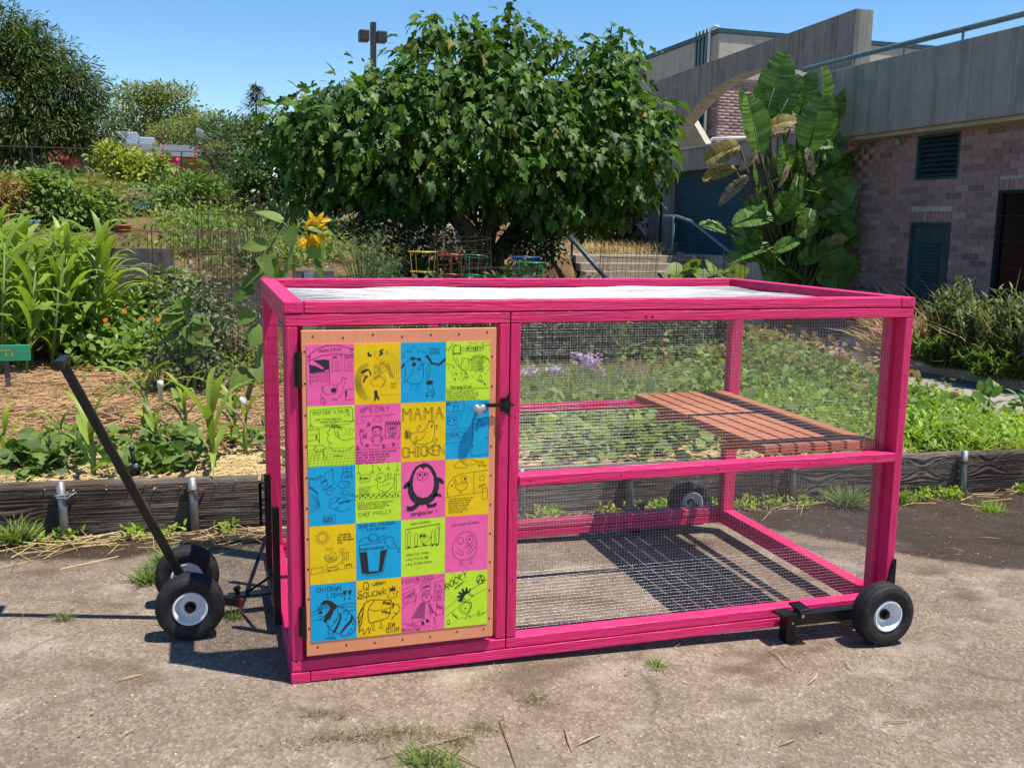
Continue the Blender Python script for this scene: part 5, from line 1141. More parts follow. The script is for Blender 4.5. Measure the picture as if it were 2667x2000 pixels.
# ---- giant bird-of-paradise clump against the brick wall
BOP = leafmat('bird_of_paradise_leaf', (.045, .10, .018), (.17, .30, .06), .38, .42, spec=.35); BOPY = leafmat('yellowing_leaf', (.16, .13, .03), (.36, .28, .07), .3, .6, (1.2, 1.1, .5)); BOPD = leafmat('dry_leaf', (.16, .12, .07), (.40, .32, .20), .2, .8, (1, .95, .7))
STALK = plain('green_stalk', (.06, .11, .03), .6); DRYST = plain('dry_stalk', (.10, .075, .045), .9)
def bop_blade(L, wd, bend, split, seed):
    """paddle of many side strips from a curved midrib; splits where strips part"""
    rr = random.Random(seed); vs = []; fs = []; n = 30
    def mid(t): return np.array([0, L * (t - .12 * bend * t * t), -bend * L * .42 * t * t])
    for sd in (-1, 1):
        gap = 0
        for i in range(n):
            t0, t1 = i / n, (i + 1) / n
            hw = lambda t: wd * (math.sin(math.pi * min(1, max(0, .06 + .90 * t)) ** .85) ** .62)
            if rr.random() < split: gap = rr.uniform(.1, .45)
            else: gap *= .6
            a, b = mid(t0), mid(t1); w0, w1 = hw(t0), hw(t1)
            drop = rr.uniform(0, .018) + gap * .45; fwd_ = .18 + gap * .15
            def edge(m, w, sh): return m + np.array([sd * w * (1 - .25 * gap), sh * w * fwd_, w * (.28 - drop)])
            def midw(m, w): return m + np.array([sd * w * .5, .06 * w, w * .20])
            k = len(vs); sh = 1 - .35 * gap
            vs += [a, b, midw(b, w1 * (1 - .15 * gap)), midw(a, w0), edge(b, w1 * (1 - .2 * gap), sh), edge(a, w0, 1)]
            fs += [(k, k+1, k+2), (k, k+2, k+3), (k+3, k+2, k+4), (k+3, k+4, k+5)]
    return np.array(vs), np.array(fs)
bp = emptyw('bird_of_paradise_plant', (9.8, 12.1, -.1), label='tall banana-like plant with huge paddle leaves against the brick wall', cat='plant')
rx_, ry_ = .955, -.296
def BP(a, b, d=0.): return np.array([9.8 + rx_ * (a - 400) / 222 + .296 * d, 12.1 + ry_ * (a - 400) / 222 + .955 * d, .63 + (890 - b) / 222])
spec = [((240, 262), (292, 28), .24, 'g', .1, 0), ((195, 250), (200, 142), .12, 'g', 0, -.1), ((205, 400), (150, 196), .26, 'g', .08, -.4), ((150, 260), (125, 165), .10, 'g', 0, -.2), ((285, 262), (345, 112), .19, 'g', .25, -.1), ((372, 245), (402, 98), .2, 'g', .05, 0), ((482, 262), (460, 74), .22, 'g', .12, .1),
        ((500, 285), (552, 145), .12, 'g', .1, .2), ((392, 385), (412, 200), .24, 'g', .1, -.4), ((450, 330), (440, 190), .18, 'g', .08, -.3), ((470, 340), (492, 270), .16, 'g', .1, -.2), ((130, 362), (8, 415), .15, 'y', .6, -.3), ((120, 450), (0, 478), .14, 'y', .6, -.3), ((170, 480), (60, 570), .10, 'd', .9, -.3),
        ((240, 290), (330, 262), .13, 'y', .7, -.3), ((372, 375), (390, 470), .07, 'd', .9, -.6), ((305, 430), (280, 520), .06, 'd', .9, -.6), ((190, 390), (130, 460), .08, 'd', .9, -.6), ((320, 300), (305, 185), .15, 'g', .1, .1), ((430, 310), (425, 160), .17, 'g', .1, .1), ((250, 330), (262, 210), .16, 'g', .1, .1), ((520, 400), (560, 300), .15, 'g', .2, .2), ((440, 385), (518, 400), .13, 'g', .4, -.2), ((345, 470), (318, 615), .17, 'g', .05, -.6),
        ((400, 600), (372, 700), .18, 'g', .2, -.6), ((430, 650), (350, 690), .14, 'g', .3, -.6), ((420, 570), (515, 560), .13, 'g', .2, -.3), ((470, 640), (575, 600), .14, 'g', .3, -.3), ((470, 660), (580, 660), .2, 'g', .1, -.4), ((600, 610), (716, 540), .14, 'g', 0, .1), ((560, 660), (640, 620), .16, 'g', 0, .2), ((570, 430), (690, 380), .16, 'g', .6, .3), ((600, 420), (670, 470), .14, 'g', .6, .3),
        ((480, 720), (528, 705), .12, 'y', .3, -.6), ((270, 760), (345, 712), .13, 'g', .1, -.6), ((250, 640), (240, 575), .14, 'g', 0, -.3), ((170, 600), (240, 560), .14, 'g', .1, -.2), ((150, 640), (205, 600), .13, 'g', .2, -.3), ((560, 740), (640, 690), .16, 'g', .1, 0), ((530, 790), (620, 840), .18, 'g', .1, -.1), ((380, 800), (470, 740), .14, 'g', 0, -.4), ((250, 800), (130, 720), .14, 'g', .1, -.3), ((330, 830), (250, 880), .14, 'g', .1, -.4), ((450, 850), (560, 870), .16, 'g', .1, -.4), ((120, 690), (20, 650), .12, 'g', .5, .1), ((520, 350), (560, 360), .13, 'g', .6, .3), ((230, 330), (300, 300), .1, 'd', .6, -.2), ((380, 360), (480, 350), .12, 'g', .6, -.3)]
random.seed(5)
nspec = len(spec)
for k in range(58):
    a_, b_ = random.uniform(260, 520), random.uniform(430, 860); th = random.uniform(-.3, 3.4); l_ = random.uniform(110, 190)
    spec.append(((a_, b_), (a_ + l_ * math.cos(th) * .9, b_ - l_ * math.sin(th)), random.uniform(.16, .24), 'g', .15, random.uniform(-.5, .5)))
for i, (a, b, w, kd, spl, d) in enumerate(spec):
    A, B_ = BP(*a, d), BP(*b, d - .15); w = min(w, .34 * float(np.linalg.norm(B_ - A))); L = float(np.linalg.norm(B_ - A)) * 1.08; dirv = (B_ - A)[None]
    upv = np.array([[-.35 * np.sign(dirv[0, 0] + .01) * abs(dirv[0, 2]) / (L + .01) - .25, -1.0, .55]]) + rng.normal(size=(1, 3)) * .35
    if i >= nspec: upv = np.array([[random.gauss(-.3, .6), random.gauss(-.2, .6), 1.]])
    F3 = frames(dirv, upv)[0]; bv, bf = bop_blade(L, w * random.uniform(1.15, 1.35), (.15 if dirv[0, 2] > .3 else .5), spl, i)
    V = bv @ F3.T + A
    link('leaf', mesh_np('leaf', V, bf, {'g': BOP, 'y': BOPY, 'd': BOPD}[kd], False), bp)
    root = Vector((9.8 + random.uniform(-.5, .5), 12.15 + random.uniform(-.3, .3), -.15)); A = Vector(A)
    MB().tube([root, root.lerp(A, .5) + Vector((0, 0, .15)), A, A + Vector(B_ - np.array(A)) * .5], [.035, .026, .018, .008], 6).build('stalk', STALK if kd == 'g' else DRYST, bp, smooth=True)
# ================================================================ garden plants
def tz(x, y): return float(terrain(np.array(float(x)), np.array(float(y))))
random.seed(21)
CORNM = leafmat('corn_leaf', (.13, .20, .025), (.32, .42, .07), .42, .42, (1.1, 1.2, .5), .35)
CORNST = plain('corn_stalk', (.16, .24, .06), .55)
def corn_leaf(L, w, a0=1.15, curl=2.0, seg=8):
    vs = []; fs = []; y = z = 0.; a = a0
    for i in range(seg + 1):
        t = i / seg; h = w * (min(1, .35 + t * 2.2) * (1 - t ** 3)) if i < seg else .001
        tw = .35 * math.sin(t * 3 + L * 9)
        vs += [(-h * math.cos(tw), y, z + h * (.35 + .5 * math.sin(tw))), (0, y, z), (h * math.cos(tw), y, z + h * (.35 - .5 * math.sin(tw)))]
        y += math.cos(a) * L / seg; z += math.sin(a) * L / seg; a -= curl / seg * (.4 + 1.2 * t)
    for i in range(seg):
        p = i * 3; q = p + 3
        for u, v in ((0, 1), (1, 2)): fs += [(p+u, p+v, q+v), (p+u, q+v, q+u)]
    return np.array(vs), np.array(fs)
def corn_proto(name, H, nl, Ll, w, lo=.12):
    t = empty(name); MB().tube([(0, 0, -.05), (.01, 0, H * .5), (0, .01, H * .9)], [.016, .013, .006], 7).build('stalk', CORNST, t, smooth=True)
    az0 = random.uniform(0, 6.28)
    for i in range(nl):
        f = i / (nl - 1); z = H * (lo + (.86 - lo) * f); a = az0 + math.pi * i + random.gauss(0, .45)
        L = Ll * (.75 + .5 * math.sin(math.pi * (f * .8 + .15))) * random.uniform(.85, 1.15)
        v, fc = corn_leaf(L, w * random.uniform(.8, 1.2), .85 + .45 * f, random.uniform(1.8, 3.1) - .9 * f)
        link('leaf', mesh_np('leaf', v, fc, CORNM, True), t, (0, 0, z), (random.gauss(0, .1), random.gauss(0, .1), a))
    return t
protos = [corn_proto('corn_plant', random.uniform(1.0, 1.25), 12, .56, .040) for _ in range(5)]
LABC = 'tall green corn plant in the dense patch behind the green corn sign'
pts = []
while len(pts) < 104:
    x, y = random.uniform(-3.9, -1.15), random.uniform(5.8, 8.6)
    if x > -1.15 - .28 * (8.6 - y) * .0 - .55 * max(0, (6.6 - y)): continue
    if x < -3.0 and y < 6.6: continue
    if all((x - a) ** 2 + (y - b) ** 2 > .155 ** 2 for a, b in pts): pts.append((x, y))
pts.sort(key=lambda q: q[1])
for i, (x, y) in enumerate(pts):
    c = protos[i] if i < 5 else copy_tree(protos[i % 5])
    c.location = (x, y, tz(x, y) if y < 7.4 else .30); c.rotation_euler = (random.gauss(0, .05), random.gauss(0, .05), random.uniform(0, 6.28)); s = random.uniform(.8, 1.12); c.scale = (s, s, s)
    tag(c, LABC, 'corn plant', 'corn plants in the patch behind the sign')
# young corn in the front bed
sp = [corn_proto('corn_seedling', .30, 7, .36, .021, .1) for _ in range(3)]
spots = [(-.83, 2.12, 'young corn plant left of the black handle near the plank', 1.15), (-1.27, 2.35, 'young corn plant at the left edge of the front bed', .9), (-.63, 3.35, 'young corn plant behind the middle of the black handle', 1.3), (-.40, 3.3, 'young corn plant between the black handle and the white standpipe', 1.0),
         (-.23, 2.2, 'sturdy young corn plant beside the left side of the pink coop', 1.45), (-.05, 2.5, 'young corn plant tucked against the pink coop post', 1.1), (-.55, 2.75, 'young corn plant just behind the black sprinkler', .8), (-1.5, 2.7, 'young corn plant left of the handle grip', 1.0), (-1.05, 2.7, 'small corn seedling left of the black handle', .75), (-.1, 3.1, 'thin corn plant near the white cap', .9)]
for i, (x, y, lb, s) in enumerate(spots):
    c = sp[i] if i < 3 else copy_tree(sp[i % 3]); s *= .84; c.location = (x, y, tz(x, y)); c.rotation_euler = (0, 0, i * 2.1); c.scale = (s, s, s); tag(c, lb, 'corn plant', 'young corn in the front bed')

# ---- bushes, generic
def bush(name, label, cat, base, lobes, n_cl, per, cr, size, leaf, mat, stem=BARKD, r0=.03, group=None, droop=.2, shell=.35, face=.25, smooth=False, nstem=7, parts=0):
    t = emptyw(name, base, label=label, cat=cat); tag(t, group=group)
    p, tip, cl = crown_pts(lobes, n_cl, per, cr, droop, shell, face); fr = frames(tip, roll=rng.normal(size=len(p)) * .6); sc = size * (.65 + .7 * rng.random(len(p)))
    if parts:
        lm = mesh_np('leaf', leaf[0], leaf[1], mat, smooth); m = leaf_parts(t, lm, p, fr, sc, parts); p, fr, sc = p[m], fr[m], sc[m]
    link('foliage', scatter_mesh('foliage', leaf, p, fr, sc, mat, smooth), t, kind='stuff')
    mb = MB()
    if nstem: limbs(mb, base, [tuple(c) for c in cl[:nstem]], r0, 6, .15, .006); mb.build('stem', stem, t, smooth=True)
    return t
ROUND = fan([(.5 * math.sin(a), .5 - .5 * math.cos(a)) for a in (2 * math.pi * k / 10 for k in range(10))], .12, .25, (0, .5))
HEARTL = fan([(0, .04), (.16, -.05), (.34, 0), (.46, .18), (.46, .38), (.36, .60), (.18, .82), (0, 1), (-.18, .82), (-.36, .60), (-.46, .38), (-.46, .18), (-.34, 0), (-.16, -.05)], .3, -.1, (0, .38), .12)
THIN = strip_leaf(.035, 2, .15, .1); BLADE = strip_leaf(.03, 3, .5, .2, lambda t: 1 - t * .9)
BEAN_M = leafmat('bean_leaf', (.085, .14, .03), (.24, .32, .07), .38, .55); DRYB = leafmat('dry_seed_head', (.17, .10, .03), (.38, .25, .07), .2, .8, (1.1, 1, .5)); DKG = leafmat('citrus_leaf', (.018, .045, .008), (.085, .155, .024), .22, .32, spec=.5)
MIDG = leafmat('mid_green_leaf', (.06, .11, .024), (.18, .27, .05), .35, .55); YELG = leafmat('yellow_green_leaf', (.17, .21, .025), (.40, .43, .07), .35, .55); GREYG = leafmat('sage_leaf', (.085, .115, .055), (.21, .25, .13), .25, .7)
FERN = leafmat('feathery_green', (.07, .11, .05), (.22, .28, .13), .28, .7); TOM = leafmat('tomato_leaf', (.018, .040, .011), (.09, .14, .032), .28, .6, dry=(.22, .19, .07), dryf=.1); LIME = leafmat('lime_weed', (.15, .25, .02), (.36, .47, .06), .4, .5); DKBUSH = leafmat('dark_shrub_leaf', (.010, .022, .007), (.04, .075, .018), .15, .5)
bush('bean_plants', 'tall leafy bush of climbing beans behind the timber terrace', 'shrub', (-2.1, 11.3, 1.4), [(-2.2, 11.3, 1.75, .55, .4, .36), (-1.7, 11.4, 1.7, .4, .35, .34), (-2.2, 11.4, 2.02, .3, .3, .12), (-1.95, 11.3, 1.5, .6, .4, .25)], 300, 14, .07, .06, HEARTL, BEAN_M, nstem=12)
bush('dry_shrub', 'brown dried seed shrub at the left edge above the timber', 'shrub', (-2.95, 10.95, 1.4), [(-3.0, 10.9, 1.75, .5, .4, .36), (-2.75, 10.9, 1.95, .3, .3, .2)], 200, 20, .06, .045, OVAL, DRYB, nstem=10)
bush('grey_bush', 'rounded grey green bush right of the cover crop sign', 'shrub', (-.55, 13.9, 1.55), [(-.55, 13.9, 1.95, .55, .5, .42), (-.15, 14, 1.9, .4, .4, .38), (-.7, 13.9, 1.7, .55, .5, .25)], 220, 14, .075, .085, OVAL, MIDG)
bush('citrus_bush', 'dark glossy bush left below the fig tree', 'shrub', (.95, 14.6, 1.5), [(.8, 14.6, 2.3, .62, .6, .6), (1.35, 14.6, 2.35, .6, .6, .62), (1.1, 14.4, 1.9, .8, .6, .4), (.4, 14.5, 2.0, .35, .4, .35)], 300, 14, .1, .10, OVAL, DKG)
bush('yellow_shrub', 'yellow green leafy shrub in front of the red building', 'shrub', (-1.9, 22.9, 2.1), [(-2.2, 22.9, 2.95, .55, .5, .45), (-1.6, 22.9, 2.8, .55, .5, .45), (-1.9, 22.7, 2.5, .8, .5, .35)], 200, 12, .1, .14, OVAL, YELG)
bush('bronze_shrub', 'reddish dry grassy plant left of the cover crop sign', 'shrub', (-1.75, 13.2, 1.5), [(-1.75, 13.2, 1.85, .35, .3, .38)], 110, 22, .08, .10, THIN, DRYB)
bush('low_shrub', 'low dark shrub between the cover crop sign and orange flowers', 'shrub', (-1.3, 13.8, 1.5), [(-1.3, 13.8, 1.7, .38, .3, .26)], 90, 12, .06, .06, OVAL, GREYG)
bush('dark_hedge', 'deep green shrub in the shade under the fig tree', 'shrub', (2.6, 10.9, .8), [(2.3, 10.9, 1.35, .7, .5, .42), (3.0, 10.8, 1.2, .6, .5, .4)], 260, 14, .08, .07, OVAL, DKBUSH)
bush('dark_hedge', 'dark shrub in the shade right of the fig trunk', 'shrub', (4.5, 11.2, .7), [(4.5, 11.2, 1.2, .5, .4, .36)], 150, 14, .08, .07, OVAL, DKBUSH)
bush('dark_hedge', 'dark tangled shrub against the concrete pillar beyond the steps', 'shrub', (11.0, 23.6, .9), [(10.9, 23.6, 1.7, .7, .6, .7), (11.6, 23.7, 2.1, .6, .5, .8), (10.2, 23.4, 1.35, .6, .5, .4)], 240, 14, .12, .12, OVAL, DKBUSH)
bush('orange_marigolds', 'small plant with orange blooms beside the cover crop sign', 'flowers', (-.98, 13.6, 1.5), [(-.98, 13.6, 1.66, .14, .12, .08)], 14, 6, .035, .045, ROUND, leafmat('orange_bloom', (.5, .16, .01), (.8, .32, .02), .3, .6, (1, .8, .4)), nstem=4)

def feathery(name, label, base, spread, height, n, mat=FERN, group=None, flowers=None, tuft=70, cat='plant'):
    t = emptyw(name, base, label=label, cat=cat); tag(t, group=group); mb = MB(); pos = []; dr = []; fl = []
    for k in range(n):
        a = random.uniform(0, 6.28); r = spread * math.sqrt(random.random()); top = Vector(base) + Vector((r * math.cos(a), r * math.sin(a), height * random.uniform(.6, 1.05) * (1 - .25 * (r / spread) ** 2)))
        b = Vector(base) + Vector((r * .2 * math.cos(a), r * .2 * math.sin(a), 0)); pts = [b.lerp(top, s) + Vector((0, 0, .08 * height * math.sin(math.pi * s))) for s in (0, .35, .7, 1)]
        mb.tube(pts, [.006, .005, .004, .002], 4)
        for j in range(tuft):
            s = .18 + .82 * random.random(); q = b.lerp(top, s); d = Vector((random.gauss(0, 1), random.gauss(0, 1), random.gauss(.25, .5))).normalized()
            pos.append(tuple(q + d * random.random() * .16 * spread)); dr.append(tuple(d))
        fl.append(tuple(top))
    pos = np.array(pos); link('foliage', scatter_mesh('foliage', THIN, pos, frames(np.array(dr)), .07 * (spread / .4) ** .4 * (.6 + .8 * rng.random(len(pos))), mat), t, kind='stuff')
    mb.build('stem', STALK, t)
    if flowers:
        q = np.array(fl); q = np.repeat(q, 14, 0) + rng.normal(size=(len(q) * 14, 3)) * np.array([.07, .07, .012]); link('flower_heads', scatter_mesh('flower_heads', ROUND, q, frames(rng.normal(size=q.shape) * np.array([1, 1, .2])), .03, flowers), t, kind='stuff')
    return t
FENY = leafmat('fennel_umbel', (.30, .30, .05), (.48, .46, .09), .3, .7)
feathery('fennel', 'tall feathery fennel with flat yellow flower heads before the far trees', (.45, 18.0, 1.8), .95, 1.6, 46, GREYG, flowers=FENY, tuft=70)
feathery('asparagus_fern', 'feathery asparagus plant left of the yellow tomato cage', (1.4, 7.4, .62), .48, .92, 44, FERN, 'feathery asparagus plants', tuft=90)
feathery('asparagus_fern', 'feathery asparagus plant behind the drooping sunflower', (.25, 8.6, 1.0), .5, .75, 30, FERN, 'feathery asparagus plants', tuft=80)
feathery('asparagus_fern', 'tall wispy asparagus plant below the citrus bush', (.75, 11.2, 1.25), .6, .85, 30, GREYG, 'feathery asparagus plants', tuft=80)
feathery('asparagus_fern', 'pale wispy asparagus plant behind the rusty wire cages', (-.2, 9.6, 1.05), .5, .55, 26, FERN, 'feathery asparagus plants', tuft=80)
# hollyhocks
HOLP = leafmat('hollyhock_bloom', (.45, .02, .10), (.72, .09, .22), .35, .6, (1.1, .6, .8))
for i, (x, y, h, lb) in enumerate(((-1.04, 19, 1.75, 'hollyhock stalk with pink blooms rising beside the red column'), (-.35, 19.4, 1.5, 'hollyhock stalk with red blooms left of the fennel'), (1.0, 18.2, 1.65, 'hollyhock with bright pink blooms at the fig tree left side'), (-.8, 19.8, 1.2, 'short hollyhock with dusty pink blooms before the red column'))):
    t = emptyw('hollyhock', (x, y, 1.9), label=lb, cat='flower'); tag(t, group='hollyhocks'); z0 = 1.75
    MB().tube([(x, y, z0), (x + .03, y, z0 + h * .5), (x, y, z0 + h)], [.02, .015, .006], 6).build('stem', STALK, t)
    q = np.array([(x + random.gauss(0, .13), y + random.gauss(0, .13), z0 + h * random.random() * .8) for _ in range(60)]); link('foliage', scatter_mesh('foliage', HEARTL, q, frames(rng.normal(size=q.shape)), .10 + .07 * rng.random(60), MIDG), t, kind='stuff')
    for k in range(5):
        a = random.uniform(0, 6.28); link('bloom', mesh_np('bloom', ROUND[0] * .09, ROUND[1], HOLP, True), t, (x + .05 * math.cos(a), y - .08, z0 + h * (.55 + .09 * k)), (random.uniform(.8, 1.6), 0, a))

# ---- tomato cages
def wire_cage(label, x, y, z0, r, h, nv=20, dz=.15, mat=RUST, rr=.0024, tilt=(0, 0), group='rusty wire plant cages'):
    t = empty('wire_cage', (x, y, z0), label=label, cat='plant cage', group=group); t.rotation_euler = (tilt[0], tilt[1], random.random()); mb = MB()
    for k in range(nv):
        a = 2 * math.pi * k / nv; mb.tube([(r * math.cos(a), r * math.sin(a), 0), (r * math.cos(a) + random.gauss(0, .006), r * math.sin(a), h * .5), (r * math.cos(a), r * math.sin(a), h + random.uniform(-.01, .03))], rr, 4, False)
    mb.build('uprights', mat, t, kind='stuff')
    k = 0
    while k * dz <= h + .001:
        MB().tube([((r + .004) * math.cos(a), (r + .004) * math.sin(a), k * dz + random.gauss(0, .003)) for a in (2 * math.pi * j / 28 for j in range(29))], rr, 4, False).build('ring', mat, t); k += 1
    return t
wire_cage('tall rusty wire cage standing among tomato plants left of the pink coop', -.33, 5.0, .26, .34, 1.22, 20, .152)
wire_cage('taller rusty wire cage just behind the front one on the left', -.02, 6.5, .26, .28, 1.56, 18, .152)
wire_cage('rusty wire cage leaning above the yellow tomato cage', 2.6, 7.7, .2, .32, 1.28, 20, .152, tilt=(.04, -.07)); wire_cage('rusty wire cage toppled left of the blue tomato cage', 2.75, 7.1, .2, .4, 1.06, 22, .152, tilt=(-.05, .04))
wire_cage('rusty wire cage in front of the garden steps', 4.53, 7.6, .15, .34, 1.26, 20, .152, tilt=(0, .03)); wire_cage('low rusty wire cage right of the garden steps near the squash leaves', 5.65, 7.6, .12, .42, 1.14, 22, .152)
def cone_cage(label, x, y, z0, mat, s=1., tilt=(0, 0)):
    t = empty('tomato_cage', (x, y, z0), label=label, cat='plant cage', group='coloured cone tomato cages'); t.rotation_euler = (*tilt, random.random() * 3); t.scale = (s, s, s)
    for z, r in ((1.05, .165), (.83, .14), (.55, .11), (.28, .08)): MB().tube([(r * math.cos(a), r * math.sin(a), z) for a in (2 * math.pi * j / 28 for j in range(29))], .0048, 5, False).build('ring', mat, t)
    for k in range(4): a = math.pi / 2 * k; MB().tube([(.165 * math.cos(a), .165 * math.sin(a), 1.06), (.03 * math.cos(a), .03 * math.sin(a), -.1)], .004, 5, False).build('leg', mat, t)
YW, BW_, GW, RW = (plain(n, c, .45, .2, .1) for n, c in (('yellow_wire', (.55, .42, .05)), ('blue_wire', (.03, .14, .40)), ('green_wire', (.04, .26, .12)), ('red_wire', (.35, .05, .04))))
cone_cage('yellow cone tomato cage behind the coop roof', 2.07, 7.6, .22, YW); cone_cage('red cone tomato cage beside the yellow one', 2.34, 7.6, .19, RW, tilt=(.05, .08)); cone_cage('green cone tomato cage between the red and the blue', 2.6, 7.6, .18, GW, tilt=(.1, .1)); cone_cage('blue cone tomato cage behind the middle of the coop roof', 3.27, 7.6, .17, BW_); cone_cage('second green cone tomato cage just in front of the blue one', 3.24, 7.3, .12, GW)
# tomato and mixed bushes inside and round the cages (seen above the roof and through the mesh)
for i, (x, y, h, r, lb) in enumerate(((-.35, 5.0, .95, .33, 'tomato plant filling the front rusty cage'), (-.05, 6.5, 1.05, .34, 'tomato plant filling the taller rusty cage'), (2.1, 7.0, .85, .42, 'tomato bush under the yellow tomato cage'), (2.9, 6.9, .85, .5, 'dark tomato bush seen through the upper mesh on the left'), (3.7, 6.8, .8, .5, 'dark tomato bush seen through the middle of the upper mesh'), (4.6, 6.9, .82, .5, 'dark tomato bush beside the far back post'), (5.4, 7.2, .75, .48, 'tomato bush seen through the mesh right of the far back post'), (3.3, 7.7, .95, .45, 'tomato plant inside the blue tomato cage'), (4.2, 8.2, .8, .5, 'tomato bush behind the wire cage by the steps'))):
    z = tz(x, y); bush('tomato_plant', lb, 'plant', (x, y, z), [(x, y, z + h * .55, r, r * .8, h * .5), (x, y, z + h * .2, r * 1.05, r * .8, h * .25)], 220 if i > 1 else 90, 14, .06, .07 if i > 1 else .055, OVAL, TOM if i > 1 else GREYG, STALK, .012, 'tomato plants', .3, .25, nstem=8)
# ---- nasturtiums with orange blooms beside the corn
ORNG = leafmat('orange_petals', (.55, .09, .008), (.85, .20, .015), .3, .5, (1, .6, .3)); NAST = leafmat('nasturtium_leaf', (.085, .15, .03), (.25, .36, .075), .4, .5)
bush('nasturtium_patch', 'sprawl of round leaves with orange blooms between the corn and the cage', 'plants', (-.95, 7.1, .3), [(-1.0, 7.2, .55, .5, .45, .3), (-.75, 6.6, .4, .4, .5, .2), (-.6, 7.35, .75, .25, .2, .35), (-1.1, 6.3, .38, .3, .4, .15)], 260, 12, .08, .06, ROUND, NAST, nstem=0)
nb = empty('nasturtium_blooms', (-.8, 6.8, .3)); COL.objects.unlink(nb); bpy.data.objects.remove(nb)
npatch = [o for o in bpy.data.objects if o.name.startswith('nasturtium_patch')][0]
bm_ = mesh_np('bloom', fan([(math.cos(a) * (.5 if k % 2 else .36), .5 + math.sin(a) * (.5 if k % 2 else .36)) for k, a in enumerate(2 * math.pi * j / 10 for j in range(10))], .1, .5, (0, .5))[0] * .055, ROUND[1], ORNG, True)
for k in range(16):
    x, y = random.uniform(-1.15, -.5), random.uniform(6.0, 7.2); link('bloom', bm_, npatch, (x, y - .1, tz(x, y) + random.uniform(.25, .5)), (random.uniform(.6, 1.4), 0, random.uniform(-.6, .6)))

# ---- sunflowers
SFM = leafmat('sunflower_leaf', (.08, .14, .022), (.21, .30, .055), .45, .55); PETAL = leafmat('sunflower_petal', (.75, .40, .006), (.92, .60, .016), .4, .55, (1.1, .9, .4)); DISK = plain('sunflower_disc', (.10, .06, .02), .9)
def sf_leaf(parent, b, t, w=1., up=(0, -.6, .8), y=0):
    b, t = np.array(b, float), np.array(t, float); L = float(np.linalg.norm(t - b)); F3 = frames((t - b)[None], np.array([up], float))[0]
    bv = HEARTL[0] * np.array([L * w, L, L]); link('leaf', mesh_np('leaf', bv @ F3.T + b, HEARTL[1], SFM, True), parent)
sf = emptyw('sunflower', (.03, 4.4, .24), label='tall sunflower with drooping yellow bloom rising behind the left end of the coop roof', cat='sunflower')
Y0 = 4.4
MB().tube([(.02, Y0, .2), (.11, Y0, .5), (.204, Y0, .79), (.317, Y0, 1.14), (.364, Y0, 1.29), (.402, Y0, 1.43), (.43, Y0, 1.52), (.454, Y0, 1.56), (.475, Y0 - .01, 1.57), (.50, Y0 - .02, 1.555)], [.019, .019, .018, .017, .016, .014, .012, .010, .010, .012], 8).build('stem', CORNST, sf, smooth=True)
for b, t, w, up in (((.317, Y0, 1.579), (.136, Y0, 1.682), .62, (0, -.5, .8)), ((.195, Y0, 1.404), (.016, Y0, 1.398), .8, (0, -.8, .5)), ((.257, Y0 - .05, 1.234), (.131, Y0 - .1, 1.31), 1.2, (0, -.9, .4)), ((.164, Y0, 1.203), (-.022, Y0, 1.095), .55, (0, -.6, .7)), ((.099, Y0, 1.072), (-.081, Y0, 1.001), .75, (0, -.6, .7)), ((.412, Y0 - .05, 1.451), (.32, Y0 - .12, 1.504), 1.5, (0, -.9, .3)),
                   ((.503, Y0 - .03, 1.547), (.714, Y0 - .05, 1.514), .6, (0, -.7, .7)), ((.514, Y0, 1.43), (.643, Y0, 1.308), 1.2, (.3, -.9, .3)), ((.548, Y0, 1.281), (.65, Y0, 1.139), .65, (.6, -.6, .5)), ((.36, Y0, 1.30), (.44, Y0 + .05, 1.20), 1., (.4, -.8, .4)), ((.30, Y0, 1.22), (.22, Y0 + .05, 1.14), 1., (0, -.9, .4)), ((.08, Y0, .90), (-.03, Y0 - .05, .82), 1., (0, -.8, .5)), ((.16, Y0, .78), (.06, Y0 - .1, .66), 1., (0, -.8, .6)), ((.05, Y0, .45), (-.1, Y0 - .1, .36), 1., (0, -.6, .8)), ((.1, Y0, .5), (.2, Y0 - .1, .38), 1., (0, -.6, .8))): sf_leaf(sf, b, t, w * .95, up)
for a, b, c in (((.41, Y0, 1.46), (.36, Y0, 1.53), (.317, Y0, 1.579)), ((.355, Y0, 1.29), (.30, Y0, 1.36), (.195, Y0, 1.404)), ((.30, Y0, 1.10), (.24, Y0, 1.19), (.164, Y0, 1.203)), ((.36, Y0, 1.25), (.45, Y0, 1.27), (.548, Y0, 1.281)), ((.47, Y0, 1.56), (.49, Y0, 1.54), (.503, Y0 - .03, 1.547))): MB().tube([a, b, c], [.006, .005, .004], 6).build('leaf_stalk', CORNST, sf, smooth=True)
MB().lathe([(.002, -.012), (.045, -.006), (.055, .006), (.04, .014), (.002, .016)], n=16).build('flower_disc', DISK, sf, loc=(.53, Y0 + .01, 1.50), rot=(.5, 1.9, 0))
pm = mesh_np('petal', strip_leaf(.17, 4, .45, .3)[0], strip_leaf(.17, 4, .45, .3)[1], PETAL, True)
for k in range(22):
    a = 2 * math.pi * k / 22; d = np.array([.35 + .25 * math.cos(a), -.35 * abs(math.sin(a)) - .1, .9 * math.sin(a) + .1]); F3 = frames(d[None], np.array([[0, -1., .4]]), roll=np.array([random.gauss(0, .6)]))[0]
    c = np.array([.53, Y0 - .03, 1.505]) + np.array([.05 * math.cos(a), 0, .05 * math.sin(a)]); s = random.uniform(.06, .095)
    o = link('petal', pm, sf); o.matrix_basis = Matrix([[*(F3[r] * s), c[r]] for r in range(3)] + [[0, 0, 0, 1]])
